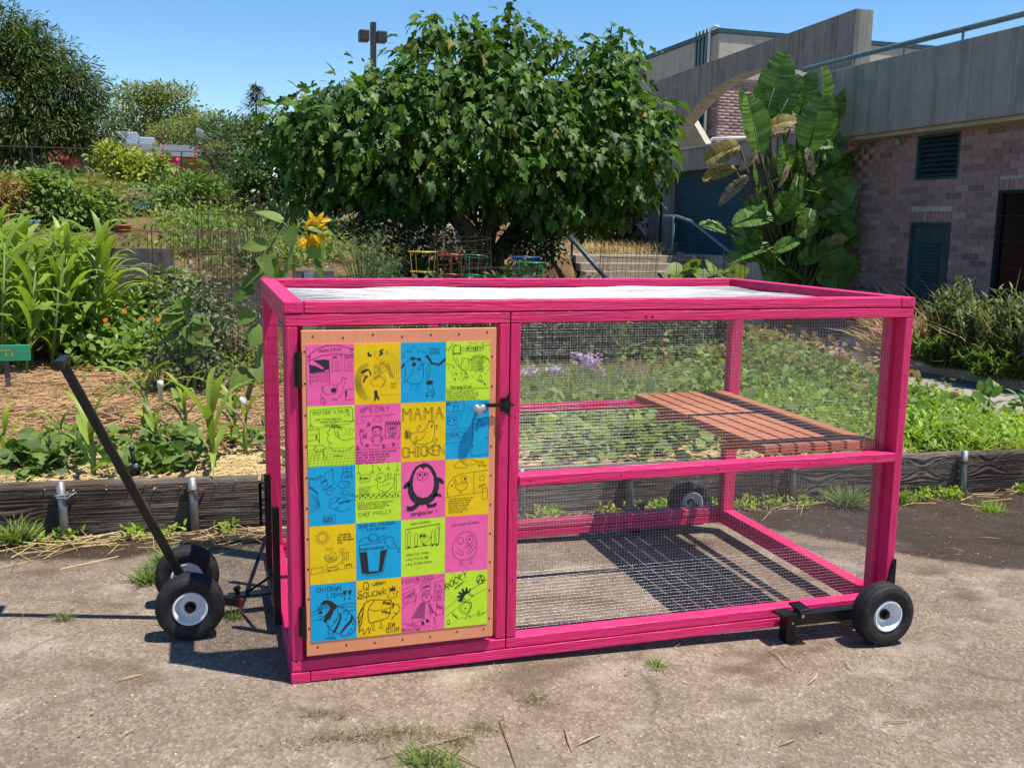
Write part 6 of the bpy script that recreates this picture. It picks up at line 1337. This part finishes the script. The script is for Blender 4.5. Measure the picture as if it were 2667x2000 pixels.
for c, d in (((.47, Y0 - .06, 1.46), (-.2, -.3, -.6)), ((.45, Y0 - .06, 1.45), (.25, -.3, -.5)), ((.53, Y0 - .07, 1.49), (-.1, -.2, -.7)), ((.54, Y0 - .07, 1.48), (.5, -.2, -.5)), ((.49, Y0 - .06, 1.44), (-.5, -.3, -.25)), ((.57, Y0 - .03, 1.57), (.3, -.2, .5)), ((.55, Y0 - .03, 1.57), (-.2, -.2, .6)), ((.59, Y0 - .03, 1.58), (.6, -.2, .15))):
    F3 = frames(np.array([d]), np.array([[0, -1., .3]]))[0]; o = link('petal', pm, sf); o.matrix_basis = Matrix([[*(F3[r] * .10), c[r]] for r in range(3)] + [[0, 0, 0, 1]])
s2 = emptyw('sunflower', (-.35, 4.7, .26), label='young sunflower without bloom in front of the rusty wire cage', cat='sunflower')
MB().tube([(-.349, 4.7, .22), (-.343, 4.7, .57), (-.38, 4.7, .76), (-.405, 4.7, .93)], [.013, .012, .010, .006], 8).build('stem', CORNST, s2, smooth=True)
for b, t, w, up in (((-.42, 4.7, .86), (-.64, 4.68, .80), .75, (0, -.5, .8)), ((-.41, 4.7, .89), (-.595, 4.72, .91), .7, (0, -.5, .8)), ((-.37, 4.68, .775), (-.289, 4.62, .62), 1., (.2, -.9, .4)), ((-.36, 4.7, .84), (-.19, 4.7, .80), .7, (0, -.6, .7)), ((-.35, 4.7, .68), (-.19, 4.66, .64), .65, (0, -.6, .7)), ((-.38, 4.7, .73), (-.614, 4.68, .68), .5, (0, -.6, .7)), ((-.40, 4.7, .92), (-.36, 4.62, .98), 1., (0, -.8, .4)), ((-.41, 4.7, .92), (-.48, 4.66, 1.0), .8, (0, -.6, .6)), ((-.345, 4.7, .58), (-.40, 4.62, .50), .9, (0, -.8, .4))): sf_leaf(s2, b, t, w, up)

# ---- ground cover and low planting (nobody could count it)
def cover(name, label, cat, n, samp, leaf, size, hmax, mat, up=.5, group=None, smooth=False, zf=None):
    xy = np.array([samp() for _ in range(n)]); z = (terrain(xy[:, 0], xy[:, 1]) if zf is None else zf(xy[:, 0], xy[:, 1])) + hmax * rng.random(n) ** 1.3
    d = rng.normal(size=(n, 3)); d[:, 2] = np.abs(d[:, 2]) * up * 1.5 + up * .3
    p = np.stack([xy[:, 0], xy[:, 1], z], 1); return link(name, scatter_mesh(name, leaf, p, frames(d, roll=rng.normal(size=n) * .6), size * (.6 + .8 * rng.random(n)), mat, smooth), label=label, cat=cat, group=group, kind='stuff')
U = random.uniform
def clumpy(x0, x1, y0, y1, k, s, edge=None):
    cs = [(U(x0, x1), U(y0, y1)) for _ in range(k)]
    def f():
        while True:
            c = random.choice(cs); x, y = random.gauss(c[0], s), random.gauss(c[1], s)
            if edge is None or edge(x, y): return x, y
    return f
inbed = lambda x, y: 1.95 < y and x < float(xe(np.array(y))) - .05
cover('bean_seedlings', 'young bean and squash leaves across the front bed', 'plants', 900, clumpy(-1.9, .3, 2.2, 3.0, 24, .11, inbed), HEARTL, .07, .13, MIDG, .5, smooth=True)
cover('bed_weeds', 'low weeds in the mulched ground round the cages', 'weeds', 3000, clumpy(-1.0, 1.6, 4.6, 7.3, 40, .2, inbed), OVAL, .05, .12, BEAN_M, .7)
cover('terrace_greens', 'low bright green cover crop on the upper terrace', 'plants', 5200, clumpy(-.9, 1.5, 8.2, 13.2, 60, .25, inbed), OVAL, .07, .22, BEAN_M, .7)
cover('hillside_weeds', 'mixed weeds over the garden hillside', 'weeds', 9000, clumpy(-9, 2.2, 13.5, 30, 170, .5), OVAL, .11, .22, MIDG, .6)
cover('hillside_weeds', 'tall growth under the far trees', 'weeds', 7000, clumpy(-14, 4, 28, 46, 120, .9), OVAL, .2, .4, TD, .6)
cover('squash_leaves', 'squash vines spreading behind the plank, seen through the coop mesh', 'plants', 2200, clumpy(1.3, 3.7, 2.05, 4.0, 34, .2, inbed), HEARTL, .075, .2, BEAN_M, .5, smooth=True)
cover('squash_leaves', 'squash and nasturtium leaves sprawling behind the shelf end of the coop', 'plants', 11000, clumpy(3.9, 7.4, 2.9, 10.2, 90, .3, lambda x, y: y > 1.95 and x < 4.55 + .31 * y), HEARTL, .055, .2, NAST, .5, smooth=True)
cover('bed_herbs', 'reddish brown fading leaves among the squash', 'plants', 1500, clumpy(4.2, 7.2, 3.5, 9, 40, .3, inbed), HEARTL, .055, .28, leafmat('fading_leaf', (.14, .08, .03), (.30, .20, .06), .3, .6), .5)
cover('bright_weeds', 'bright lime green weeds filling the bed right of the coop', 'weeds', 9500, clumpy(3.6, 6.3, 2.0, 3.9, 60, .22, inbed), OVAL, .055, .14, LIME, .7)
cover('bright_weeds', 'grassy blades among the lime weeds right of the coop', 'weeds', 2500, clumpy(3.6, 6.3, 2.0, 3.9, 50, .22, inbed), BLADE, .16, .05, LIME, 1.2)
cover('verbena_stems', 'pale weeds under the purple flowers seen through the mesh', 'weeds', 2500, clumpy(2.2, 3.6, 4.0, 5.4, 20, .22, inbed), THIN, .12, .08, BEAN_M, 1.)
cover('back_planting', 'dark leafy planting along the back of the bed', 'plants', 4200, clumpy(1.8, 5.6, 8.0, 10.5, 50, .3, inbed), OVAL, .08, .5, TOM, .5)
VERB = leafmat('verbena_bloom', (.45, .26, .45), (.70, .52, .70), .3, .6, (1, .7, 1))
for i, (x, y, z, lb) in enumerate(((3.08, 5.0, .36, 'purple flower cluster high in the middle of the upper mesh'), (3.03, 5.0, .315, 'purple flower cluster just below the highest one'), (2.95, 5.0, .415, 'small purple flower cluster left of the highest one'), (3.2, 5.0, .245, 'purple flower cluster lowest on the right'), (2.71, 5.0, .30, 'purple flower cluster second from the door post'), (2.48, 5.0, .29, 'purple flower cluster nearest the door post'), (3.14, 5.2, .36, 'purple flower cluster behind the highest one'))):
    t = emptyw('verbena', (x, y, .2), label=lb, cat='flower'); tag(t, group='purple flowers behind the mesh'); MB().tube([(x, y, .18), (x + .02, y, z)], .004, 5).build('stem', STALK, t)
    q = np.array([x + .02, y, z]) + rng.normal(size=(70, 3)) * np.array([.045, .045, .018]); link('bloom', scatter_mesh('bloom', ROUND, q, frames(rng.normal(size=(70, 3))), .022, VERB), t, kind='stuff')
# loose straw on the beds
STRAW = leafmat('straw', (.30, .20, .085), (.62, .47, .23), .15, .7, (1, .9, .6))
STK = (np.array([(-.5, -.012, 0), (.5, -.010, 0), (.5, .010, 0), (-.5, .012, 0), (-.5, 0, .02), (.5, 0, .018)]), np.array([(0, 1, 5), (0, 5, 4), (3, 4, 5), (3, 5, 2)]))
def straw_field(name, label, n, samp, L, zf, thick=1., mat=STRAW, parent=None):
    xy = np.array([samp() for _ in range(n)]); a = rng.random(n) * 6.28; d = np.stack([np.cos(a), np.sin(a), rng.normal(size=n) * .12], 1); d /= np.linalg.norm(d, axis=1, keepdims=True)
    F = frames(d); F = np.stack([F[:, :, 1], -F[:, :, 0], F[:, :, 2]], 2)
    ln = L * (.4 + rng.random(n)); sc = np.stack([ln, np.full(n, .22 * thick), np.full(n, .22 * thick)], 1)
    p = np.stack([xy[:, 0], xy[:, 1], zf(xy[:, 0], xy[:, 1]) + .006 + .012 * rng.random(n)], 1)
    return link(name, scatter_mesh(name, STK, p, F, sc, mat), label=label, cat='straw', kind='stuff')
straw_field('straw_mulch', 'golden straw mulch along the front of the planted bed', 5200, lambda: (U(-2.2, .6), min(2.9, 1.93 + abs(random.gauss(0, .32)))), .16, terrain)
straw_field('straw_mulch', 'straw mulch under the squash behind the coop', 2600, lambda: (U(1.2, 4.2), 1.93 + abs(random.gauss(0, .5))), .16, terrain)
straw_field('straw_mulch', 'scattered straw and wood mulch round the cages', 7000, lambda: (U(-1.9, 2.6), U(2.8, 6.6)), .13, terrain, 1.1, leafmat('brown_mulch', (.16, .085, .04), (.48, .29, .14), .1, .8, (1, .9, .6)))
# ================================================================ signs, timber, small things
random.seed(33)
TIMB = plain('grey_timber', (.12, .105, .095), .9, 0, .3, 30, .6)
def timber(label, x0, x1, y, z0, z1): MB().box(x0, x1, y - .04, y, z0, z1).build('terrace_board', TIMB, bevel=.008, label=label, cat='board', group='timber boards of the terraces')
timber('long grey terrace board below the bean plants at the left edge', -5.2, -2.02, 10.98, 1.18, 1.44); timber('lower grey terrace board behind the corn at the left edge', -4.5, -1.75, 9.2, .98, 1.28)
timber('grey terrace board behind the right end of the corn', -1.75, -.55, 7.5, .95, 1.29); timber('short grey board lower down behind the nasturtiums', -1.5, -.75, 7.38, .80, 1.12); timber('grey board just behind the coop roof below the sunflower', .60, 1.02, 7.0, .85, 1.09); timber('dark board left of the yellow tomato cage', 1.0, 1.9, 7.55, .60, .98)
timber('long dark board at the foot of the left terrace', -4.5, 2.0, 7.55, .25, .99)
MB().box(.705, .80, 6.93, 6.955, .6, 1.10).build('board_post', GALV, label='metal post clamping the grey board behind the coop roof', cat='post')
def text_mesh(mb, txt, x, z, h, y, w, sp=.82):
    p = Pen(0, 0, y, 1.); p.b = mb; p.T(txt, x, -z, h, w / .74, sp)
def sign(label, x0, x1, y, z0, z1, board, ink, txt, h, post, lean=0., tx=0, outline=None, w=.008):
    t = emptyw('garden_sign', ((x0 + x1) / 2, y, z0 - .3), label=label, cat='sign'); MB().box(x0, x1, y - .012, y + .012, z0, z1).build('board', board, t, bevel=.003)
    if post: MB().bar(((x0 + x1) / 2 + .03, y + .025, z0 - post), ((x0 + x1) / 2 + .03, y + .025, z1 - .02), .035, .02).build('post', TIMB if board is not GREENS else WHITEM, t)
    if outline: mb = MB(); text_mesh(mb, txt, x0 + tx, z0 + (z1 - z0) * .27, h, y - .0128, w * 1.9); mb.build('letter_outline', outline, t)
    mb = MB(); text_mesh(mb, txt, x0 + tx, z0 + (z1 - z0) * .27, h, y - .0136, w); mb.build('lettering', ink, t); return t
GREENP = plain('bright_green_paint', (.03, .30, .13), .6); GREENS = plain('dark_green_paint', (.02, .11, .085), .6); BLUEP = plain('pale_blue_paint', (.14, .28, .42), .7); YEL = plain('yellow_paint', (.75, .55, .12), .6); WHT = plain('white_paint', (.75, .75, .72), .6); REDW = plain('red_lettering', (.40, .06, .08), .6)
sign('bright green corn sign with yellow lettering at the left edge', -1.95, -1.545, 5.0, .49, .612, GREENP, YEL, 'Corn', .080, .3, 0, .06, INK, .0075)
sign('small dark green sign on the hillside with white script', -1.285, -1.068, 13.5, 1.725, 1.832, GREENS, WHT, 'Cover Crop', .048, .25, 0, .012, None, .007)
sign('small pale blue sign with red lettering on the terrace board', -2.515, -2.285, 10.9, 1.43, 1.54, BLUEP, REDW, 'Flowers', .05, .28, 0, .012, None, .012)
# terracotta coloured pot
pot = emptyw('nursery_pot', (-1.285, 11, 1.24), label='tall brown plastic nursery pot on the mulched terrace', cat='pot'); POTM = plain('brown_plastic', (.30, .10, .045), .55)
MB().lathe([(.0, .0), (.088, .0), (.100, .235), (.108, .236), (.108, .262), (.100, .263), (.096, .05), (0., .05)], (-1.285, 11, 1.245), n=28).build('body', POTM, pot, smooth=True)
MB().tube([(-1.285 + .103 * math.cos(a), 11 + .103 * math.sin(a), 1.435) for a in (2 * math.pi * k / 28 for k in range(29))], .004, 5, False).build('rib', POTM, pot)
MB().bar((-1.92, 11.5, 1.2), (-1.90, 11.5, 1.76), .03, .03).bar((-1.757, 11.5, 1.35), (-1.752, 11.5, 1.83), .03, .03).bar((-1.92, 11.5, 1.745), (-1.74, 11.5, 1.70), .03, .02).build('bean_trellis', TIMB, label='weathered wooden stake frame beside the bean plants', cat='frame')
# pipe rails on the hillside
rl = emptyw('pipe_railing', (-.8, 19.3, 1.7), label='long low pipe railing across the hillside below the fennel', cat='railing'); PIPEP = plain('dull_pink_pipe', (.30, .24, .22), .6, .3)
for z in (2.05, 2.2): MB().tube([(-2.4, 19.6, z), (1.4, 18.8, z + .02)], .025, 6).build('rail', PIPEP, rl)
for k in range(6): x = -2.3 + .72 * k; MB().tube([(x, 19.58 - .21 * (x + 2.4), 1.5), (x, 19.58 - .21 * (x + 2.4), 2.2)], .025, 6).build('post', PIPEP, rl)
fc = emptyw('wire_fence', (-3, 27, 2.4), label='thin wire fence rail in front of the red building', cat='fence')
for z in (3.5,): MB().tube([(-9, 27.5, z), (1, 26.5, z)], .014, 5).build('rail', POLE, fc)
for k in range(8): x = -8.6 + 1.3 * k; MB().tube([(x, 27.45 - .1 * (x + 9), 1.9), (x, 27.45 - .1 * (x + 9), 3.5)], .02, 5).build('post', POLE, fc)
# overhead wires far away
for i, z in enumerate((6.55, 6.3)): MB().tube([(-9, 66, z + .5), (-4, 66, z), (3, 66, z - .25), (12, 66, z + .1)], .025, 4).build('power_line', POLE, label=['upper overhead cable crossing the pale far tree', 'lower overhead cable crossing the pale far tree'][i], cat='cable')
# sprinkler, its standpipe and water
BLKP = plain('black_plastic', (.012, .012, .013), .4); WPVC = plain('white_pvc', (.78, .77, .73), .5, 0, .05)
spk = emptyw('sprinkler', (-.62, 2.07, .27), label='black pop-up sprinkler in the straw right of the handle', cat='sprinkler')
MB().lathe([(0, -.06), (.026, -.06), (.027, .012), (.032, .014), (.032, .036), (.018, .042), (0, .042)], (-.62, 2.07, .275), n=20).build('body', BLKP, spk, smooth=True)
MB().tube([(-.62, 2.07, .30), (-.633, 2.07, .40)], .011, 12).tube([(-.632, 2.07, .395), (-.634, 2.07, .412)], .014, 12).build('riser', BLKP, spk, smooth=True)
MB().tube([(-.62, 2.07, .316), (-.6205, 2.07, .320)], .013, 12).build('collar', WPVC, spk)
q = []
for s_, vx, vy, vz in ((0, 1.9, 1.2, 1.6), (1, -1.6, .3, .55), (2, 1.5, 2.2, 1.9), (3, -1.9, 1.0, 1.0)):
    for k in range(160):
        t_ = random.random() ** .8 * .34; q.append((-.634 + vx * t_ + random.gauss(0, .004 + .06 * t_), 2.07 + vy * t_ + random.gauss(0, .02), .41 + vz * t_ - 4.9 * t_ * t_ + random.gauss(0, .004 + .05 * t_)))
g = G('water_drop'); g.set(color=(.95, .97, 1.), rough=.08, spec=.8); OCT = (np.array([(1, 0, 0), (-1, 0, 0), (0, 1, 0), (0, -1, 0), (0, 0, 1), (0, 0, -1)]) * .5, np.array([(0, 2, 4), (2, 1, 4), (1, 3, 4), (3, 0, 4), (2, 0, 5), (1, 2, 5), (3, 1, 5), (0, 3, 5)]))
q = np.array(q); link('water_spray', scatter_mesh('water_spray', OCT, q, np.tile(np.eye(3), (len(q), 1, 1)), .0012 + .0018 * rng.random(len(q)), g.m, True), label='fine water spray thrown by the black sprinkler', cat='water', kind='stuff')
MB().lathe([(0, -.1), (.017, -.1), (.017, .07), (.022, .071), (.022, .115), (.016, .122), (0, .122)], (-.585, 4.33, .285), n=16).build('standpipe', WPVC, smooth=True, label='short white plastic standpipe in the mulch left of the coop', cat='pipe')
MB().lathe([(0, -.05), (.024, -.05), (.026, .012), (.016, .026), (0, .028)], (-.01, 4.11, .275), n=16).build('white_pipe_stub', WPVC, smooth=True, label='round white pipe cap on the soil beside the coop post', cat='pipe')
# ---- planting strip on the right: rosemary-like bushes, grasses, tarp
ROSE = leafmat('rosemary_leaf', (.085, .115, .045), (.22, .265, .10), .28, .6); DGR = leafmat('dry_grass', (.30, .21, .09), (.52, .40, .19), .25, .7, (1, .9, .6))
def needle_bush(label, x, y, r, h, n, mat=ROSE, group='feathery bushes along the kerb'):
    t = emptyw('strip_bush', (x, y, -.1), label=label, cat='shrub'); tag(t, group=group); pos = []; dr = []; mb = MB()
    for k in range(n):
        a = U(0, 6.28); rr = r * math.sqrt(random.random()); b = Vector((x + rr * .6 * math.cos(a), y + rr * .6 * math.sin(a), -.08)); tp = Vector((x + rr * 1.1 * math.cos(a), y + rr * 1.1 * math.sin(a), -.1 + h * U(.45, 1.) * (1 - .35 * (rr / r) ** 2)))
        mb.tube([b, b.lerp(tp, .5) + Vector((0, 0, .05)), tp], [.006, .004, .002], 4)
        for j in range(34):
            s = .1 + .9 * random.random(); d = (tp - b).normalized() * .9 + Vector((random.gauss(0, .6), random.gauss(0, .6), random.gauss(.1, .4))); pos.append(tuple(b.lerp(tp, s))); dr.append(tuple(d))
    pos = np.array(pos); link('foliage', scatter_mesh('foliage', LANCE, pos, frames(np.array(dr)), .10 * (.5 + rng.random(len(pos))), mat), t, kind='stuff'); mb.build('stem', DRYST, t)
needle_bush('tall feathery green bush by the louvred door', 8.85, 7.0, .34, 1.18, 190); needle_bush('broad feathery bush in front of the dark window', 8.85, 6.25, .5, 1.08, 240); needle_bush('feathery bush at the right edge of the picture', 8.9, 5.6, .5, 1.05, 200); needle_bush('low dark leafy bush spilling over the kerb', 8.6, 6.75, .45, .5, 150, MIDG); needle_bush('low bush spilling over the kerb at the right edge', 8.6, 5.9, .5, .45, 140, MIDG)
needle_bush('grey green bush beside the dark tarp seen through the mesh', 9.5, 9.3, .35, .75, 90); needle_bush('olive bush left of the dark tarp seen through the mesh', 9.9, 11.6, .5, .55, 100, YELG)
def grass_clump(label, x, y, z, r, h, n, mat, group=None, name='grass_clump', w=1.):
    xy = np.array([(random.gauss(0, r * .5), random.gauss(0, r * .5)) for _ in range(n)]); d = np.concatenate([xy / (r + 1e-6) * .7 + rng.normal(size=(n, 2)) * .25, 1 + .2 * rng.normal(size=(n, 1))], 1)
    p = np.concatenate([xy * .5 + np.array([x, y]), np.full((n, 1), z)], 1); L = h * (.5 + .6 * rng.random(n)); return link(name, scatter_mesh(name, BLADE, p, frames(d, roll=rng.normal(size=n)), np.stack([L * w, L, L], 1), mat), label=label, cat='grass', group=group, kind='stuff')
grass_clump('dry straw coloured grass clump beside the far coop corner', 8.75, 7.7, -.1, .5, .7, 600, DGR); grass_clump('dry grass behind the far coop corner', 9.3, 8.6, -.1, .4, .9, 220, DGR); grass_clump('thin seeding grass before the brick wall', 9.0, 7.3, -.1, .6, 1.25, 110, DGR, w=.5); grass_clump('thin dry grass stems before the dark window', 9.05, 6.2, -.1, .6, 1.3, 90, DGR, w=.5)
HOT = leafmat('magenta_bloom', (.5, .03, .22), (.75, .10, .40), .3, .6, (1, .6, .9))
q = rng.normal(size=(90, 3)) * np.array([.07, .07, .05]) + np.array([8.75, 8.35, .16]); link('pink_flowers', scatter_mesh('pink_flowers', ROUND, q, frames(rng.normal(size=(90, 3))), .05, HOT), label='pink flowers beside the far corner of the coop', cat='flowers', kind='stuff')
q = rng.normal(size=(60, 3)) * np.array([.1, .12, .05]) + np.array([8.75, 5.9, .1]); link('pink_flowers', scatter_mesh('pink_flowers', ROUND, q, frames(rng.normal(size=(60, 3))), .04, HOT), label='magenta flowers low in the bush at the right edge', cat='flowers', kind='stuff')
# dark tarp bundle
tx_, ty_ = np.meshgrid(np.linspace(-1, 1, 30), np.linspace(-1, 1, 30)); rr_ = np.clip(1 - np.maximum(np.abs(tx_), np.abs(ty_)) ** 3, 0, 1)
link('tarp_mound', gridmesh('tarp_mound', 9.75 + .45 * tx_, 10.5 + .55 * ty_, -.14 + .48 * rr_ * (.75 + .5 * fbm(tx_ * 2 + 5, ty_ * 2, 4)), plain('black_tarp', (.012, .013, .018), .55)), label='black tarp covering a low heap beside the path', cat='tarp')
MB().tube([(9.45, 12.3, -.22), (9.45, 12.3, .85)], .022, 8).build('rail_post', GREYP, label='slim grey green post on the path seen through the mesh', cat='post')
# dry grass bank beyond the steps
dz_ = lambda x, y: .9 + .9 * sstep(y, 22.5, 25.5)
xs_, ys_ = np.meshgrid(np.linspace(6.5, 12.3, 20), np.linspace(22.6, 30, 20)); link('grass_bank', gridmesh('grass_bank', xs_, ys_, dz_(xs_, ys_) + .05 * fbm(xs_ * 2, ys_ * 2), SOIL), kind='structure')
cover('dry_grass', 'dry golden grass on the bank beyond the steps', 'grass', 5200, lambda: (U(8.0, 11.6), U(22.65, 25.8)), BLADE, .30, .03, DGR, 1.4, zf=dz_)
cover('dry_grass', 'dry weeds growing along the top of the garden steps', 'grass', 1400, clumpy(8.5, 12, 20.2, 22.2, 22, .25), BLADE, .35, .02, DGR, 1.4, zf=lambda x, y: .9 + 0 * x)
bush('squash_plant', 'squash plant with big pale leaves right of the garden steps', 'plant', (6.3, 9.0, .1), [(6.3, 9.0, .85, .3, .25, .16)], 14, 4, .1, .26, HEARTL, BEAN_M, STALK, .012, nstem=8, smooth=True)
BIGL = leafmat('broad_weed_leaf', (.10, .17, .05), (.2, .3, .09), .3, .5)
for x, y, s, lb in ((5.7, 3.05, .14, 'big pale leafy plant at the back of the lime weeds'), (4.45, 2.25, .10, 'broad leaved weed low in the lime weeds near the plank'), (5.0, 3.2, .09, 'dark lobed weed at the back edge of the lime weeds'), (6.0, 2.9, .13, 'broad leaves at the right edge of the lime weeds')):
    z = tz(x, y); bush('broad_weed', lb, 'weed', (x, y, z), [(x, y, z + .12, .16, .14, .08)], 10, 4, .05, s, OVAL, BIGL, STALK, .006, 'broad weeds', nstem=4, smooth=True)

# ---- litter on the asphalt
zg = lambda x, y: az(x)
GRM = leafmat('green_grass_blade', (.10, .15, .03), (.26, .32, .09), .35, .5); MOSS = leafmat('dry_moss', (.09, .075, .025), (.22, .175, .065), .2, .8)
for i, (x, y, r, h, n, m, lb) in enumerate(((.337, -.60, .11, .07, 190, GRM, 'large grass tuft at the bottom edge below the door'), (.40, -.68, .08, .06, 150, GRM, 'grass tuft cut by the bottom edge'), (1.31, -.137, .05, .055, 70, GRM, 'grass tuft before the right half of the coop'), (-.81, .743, .045, .06, 60, GRM, 'grass tuft left of the near dolly tyre on the open asphalt'), (-.172, .625, .045, .06, 60, GRM, 'grass tuft between the dolly tyre and the coop'), (-.42, 1.28, .12, .13, 330, GRM, 'taller grass behind the far dolly tyre'), (-.52, 1.12, .09, .1, 200, GRM, 'grass left of the far dolly tyre'), (-.43, .62, .03, .05, 40, DGR, 'tiny dry sprout left of the near dolly tyre'),
      (3.45, 1.70, .14, .16, 260, GRM, 'grass below the plank seen through the lower mesh'), (3.85, 1.72, .1, .12, 160, GRM, 'green tuft at the foot of the plank right of the coop'), (4.3, 1.45, .15, .08, 120, LIME, 'sparse grass on the wet ground right of the coop'), (-1.15, 1.78, .1, .16, 220, GRM, 'grass at the foot of the plank by the left edge'), (2.35, 1.75, .12, .13, 260, LIME, 'bright grass behind the back wheel'))):
    grass_clump(lb, x, y, float(az(x)), r, h, n, m, 'grass tufts on the asphalt', 'grass_tuft', 1.3)
def crackmoss(label, x, y, rx, ry, n): 
    xy = rng.normal(size=(n, 2)) * np.array([rx, ry]) * .5 + np.array([x, y]); p = np.stack([xy[:, 0], xy[:, 1], az(xy[:, 0]) + .004 * rng.random(n)], 1); d = rng.normal(size=(n, 3)); d[:, 2] = np.abs(d[:, 2]) + .3
    link('moss_patch', scatter_mesh('moss_patch', THIN, p, frames(d), .016 + .016 * rng.random(n), MOSS), label=label, cat='moss', group='dry moss in the asphalt cracks', kind='stuff')
for a in (('dry moss strip left of the large grass tuft', .14, -.40, .2, .05, 420), ('dry moss beside the large grass tuft', .30, -.43, .14, .06, 300), ('moss patch right of the large grass tuft', .46, -.50, .07, .06, 200), ('moss line in the crack below the door post', .56, -.44, .07, .05, 160), ('moss patch in front of the door post', .79, -.29, .06, .05, 160), ('small moss patch near the front left corner', .05, -.24, .05, .03, 90), ('tiny moss patch left of the door', .13, -.28, .03, .02, 50)): crackmoss(*a)
straw_field('straw_litter', 'fine straw bits blown over the asphalt', 420, lambda: (U(-1.6, 3.6), U(-1.1, 1.75)), .05, zg, .22)
straw_field('straw_litter', 'loose straw along the foot of the plank', 150, lambda: (U(-1.6, .1), 1.82 - abs(random.gauss(0, .16))), .2, zg, .6)
straw_field('straw_litter', 'straw strewn along the plank foot behind the coop', 120, lambda: (U(.2, 5), 1.82 - abs(random.gauss(0, .12))), .16, zg, .6)
cover('plank_weeds', 'small weeds sprouting along the foot of the plank', 'weeds', 1500, clumpy(-1.8, 5, 1.74, 1.82, 46, .035, lambda x, y: y < 1.845), OVAL, .03, .05, LIME, .8, zf=zg)
PEB = np.array([(1, 0, 0), (-1, 0, 0), (0, 1, 0), (0, -1, 0), (0, 0, .6), (0, 0, -.6)]) * .5
n = 7000; xy = np.stack([rng.uniform(-1.6, 4.6, n), rng.uniform(-1.25, 1.8, n)], 1); p = np.stack([xy[:, 0], xy[:, 1], az(xy[:, 0]) + .0005], 1)
g = G('loose_grit'); g.set(color=g.ramp(g.rnd(), [(0., (.05, .04, .035)), (.4, (.22, .18, .14)), (.8, (.42, .36, .29)), (1., (.62, .56, .48))]), rough=.9)
link('loose_grit', scatter_mesh('loose_grit', (PEB, OCT[1]), p, frames(rng.normal(size=(n, 3)) * np.array([1, 1, .15])), .003 + .010 * rng.random(n) ** 4, g.m), label='loose grit and small stones on the asphalt', cat='gravel', kind='stuff')
SL = [((.202, -.554), (.522, -.477), 'longest pale stalk crossing the grass tuft'), ((.348, -.461), (.45, -.66), 'brown stalk slanting down through the tuft'), ((.623, -.411), (.595, -.689), 'bent woody stalk right of the tuft'), ((.411, -.557), (.49, -.665), 'dark twig below the tuft'), ((1.799, -.103), (1.786, -.257), 'straw stalk left of the lift pedal shadow'), ((2.035, -.259), (2.012, -.339), 'short straw in front of the right wheel'), ((1.781, -.401), (1.873, -.325), 'crossed straw before the right wheel'), ((.813, -.506), (.787, -.644), 'thin straw standing alone in the foreground'), ((.81, -.615), (.913, -.566), 'curved straw in the right foreground'), ((-.562, .144), (-.49, .174), 'short stick on the open asphalt below the dolly'),
      ((-.52, -.261), (-.49, -.221), 'pale stick in the left foreground'), ((3.765, .984), (3.9, .946), 'pale straw on the wet ground'), ((1.865, -.706), (1.97, -.717), 'thin stick low in the right foreground'), ((1.438, -.76), (1.506, -.739), 'pale stick at the lower right'), ((-.992, 1.493), (-.695, 1.80), 'long straw leaning to the left pipe stake'), ((-1.192, 1.64), (-.562, 1.765), 'longest straw along the left plank foot'), ((-1.094, 1.485), (-.616, 1.775), 'second long straw along the left plank foot'), ((-.225, 1.803), (-.165, 1.541), 'straw between the stake and the coop'), ((-.346, 1.81), (-.236, 1.584), 'straw lying right of the rusty-tied stake')]
for (a, b), (c, d), lb in [(s[0], s[1], s[2]) for s in SL]:
    m = ((a + c) / 2 + U(-.01, .01), (b + d) / 2 + U(-.01, .01)); z = lambda x: float(az(x)) + .006
    MB().tube([(a, b, z(a)), (*m, z(m[0]) + .006), (c, d, z(c))], [.0018, .0026, .0016], 6).build('straw_stalk', STRAW, smooth=True, label=lb, cat='straw', group='single straw stalks and sticks on the asphalt')
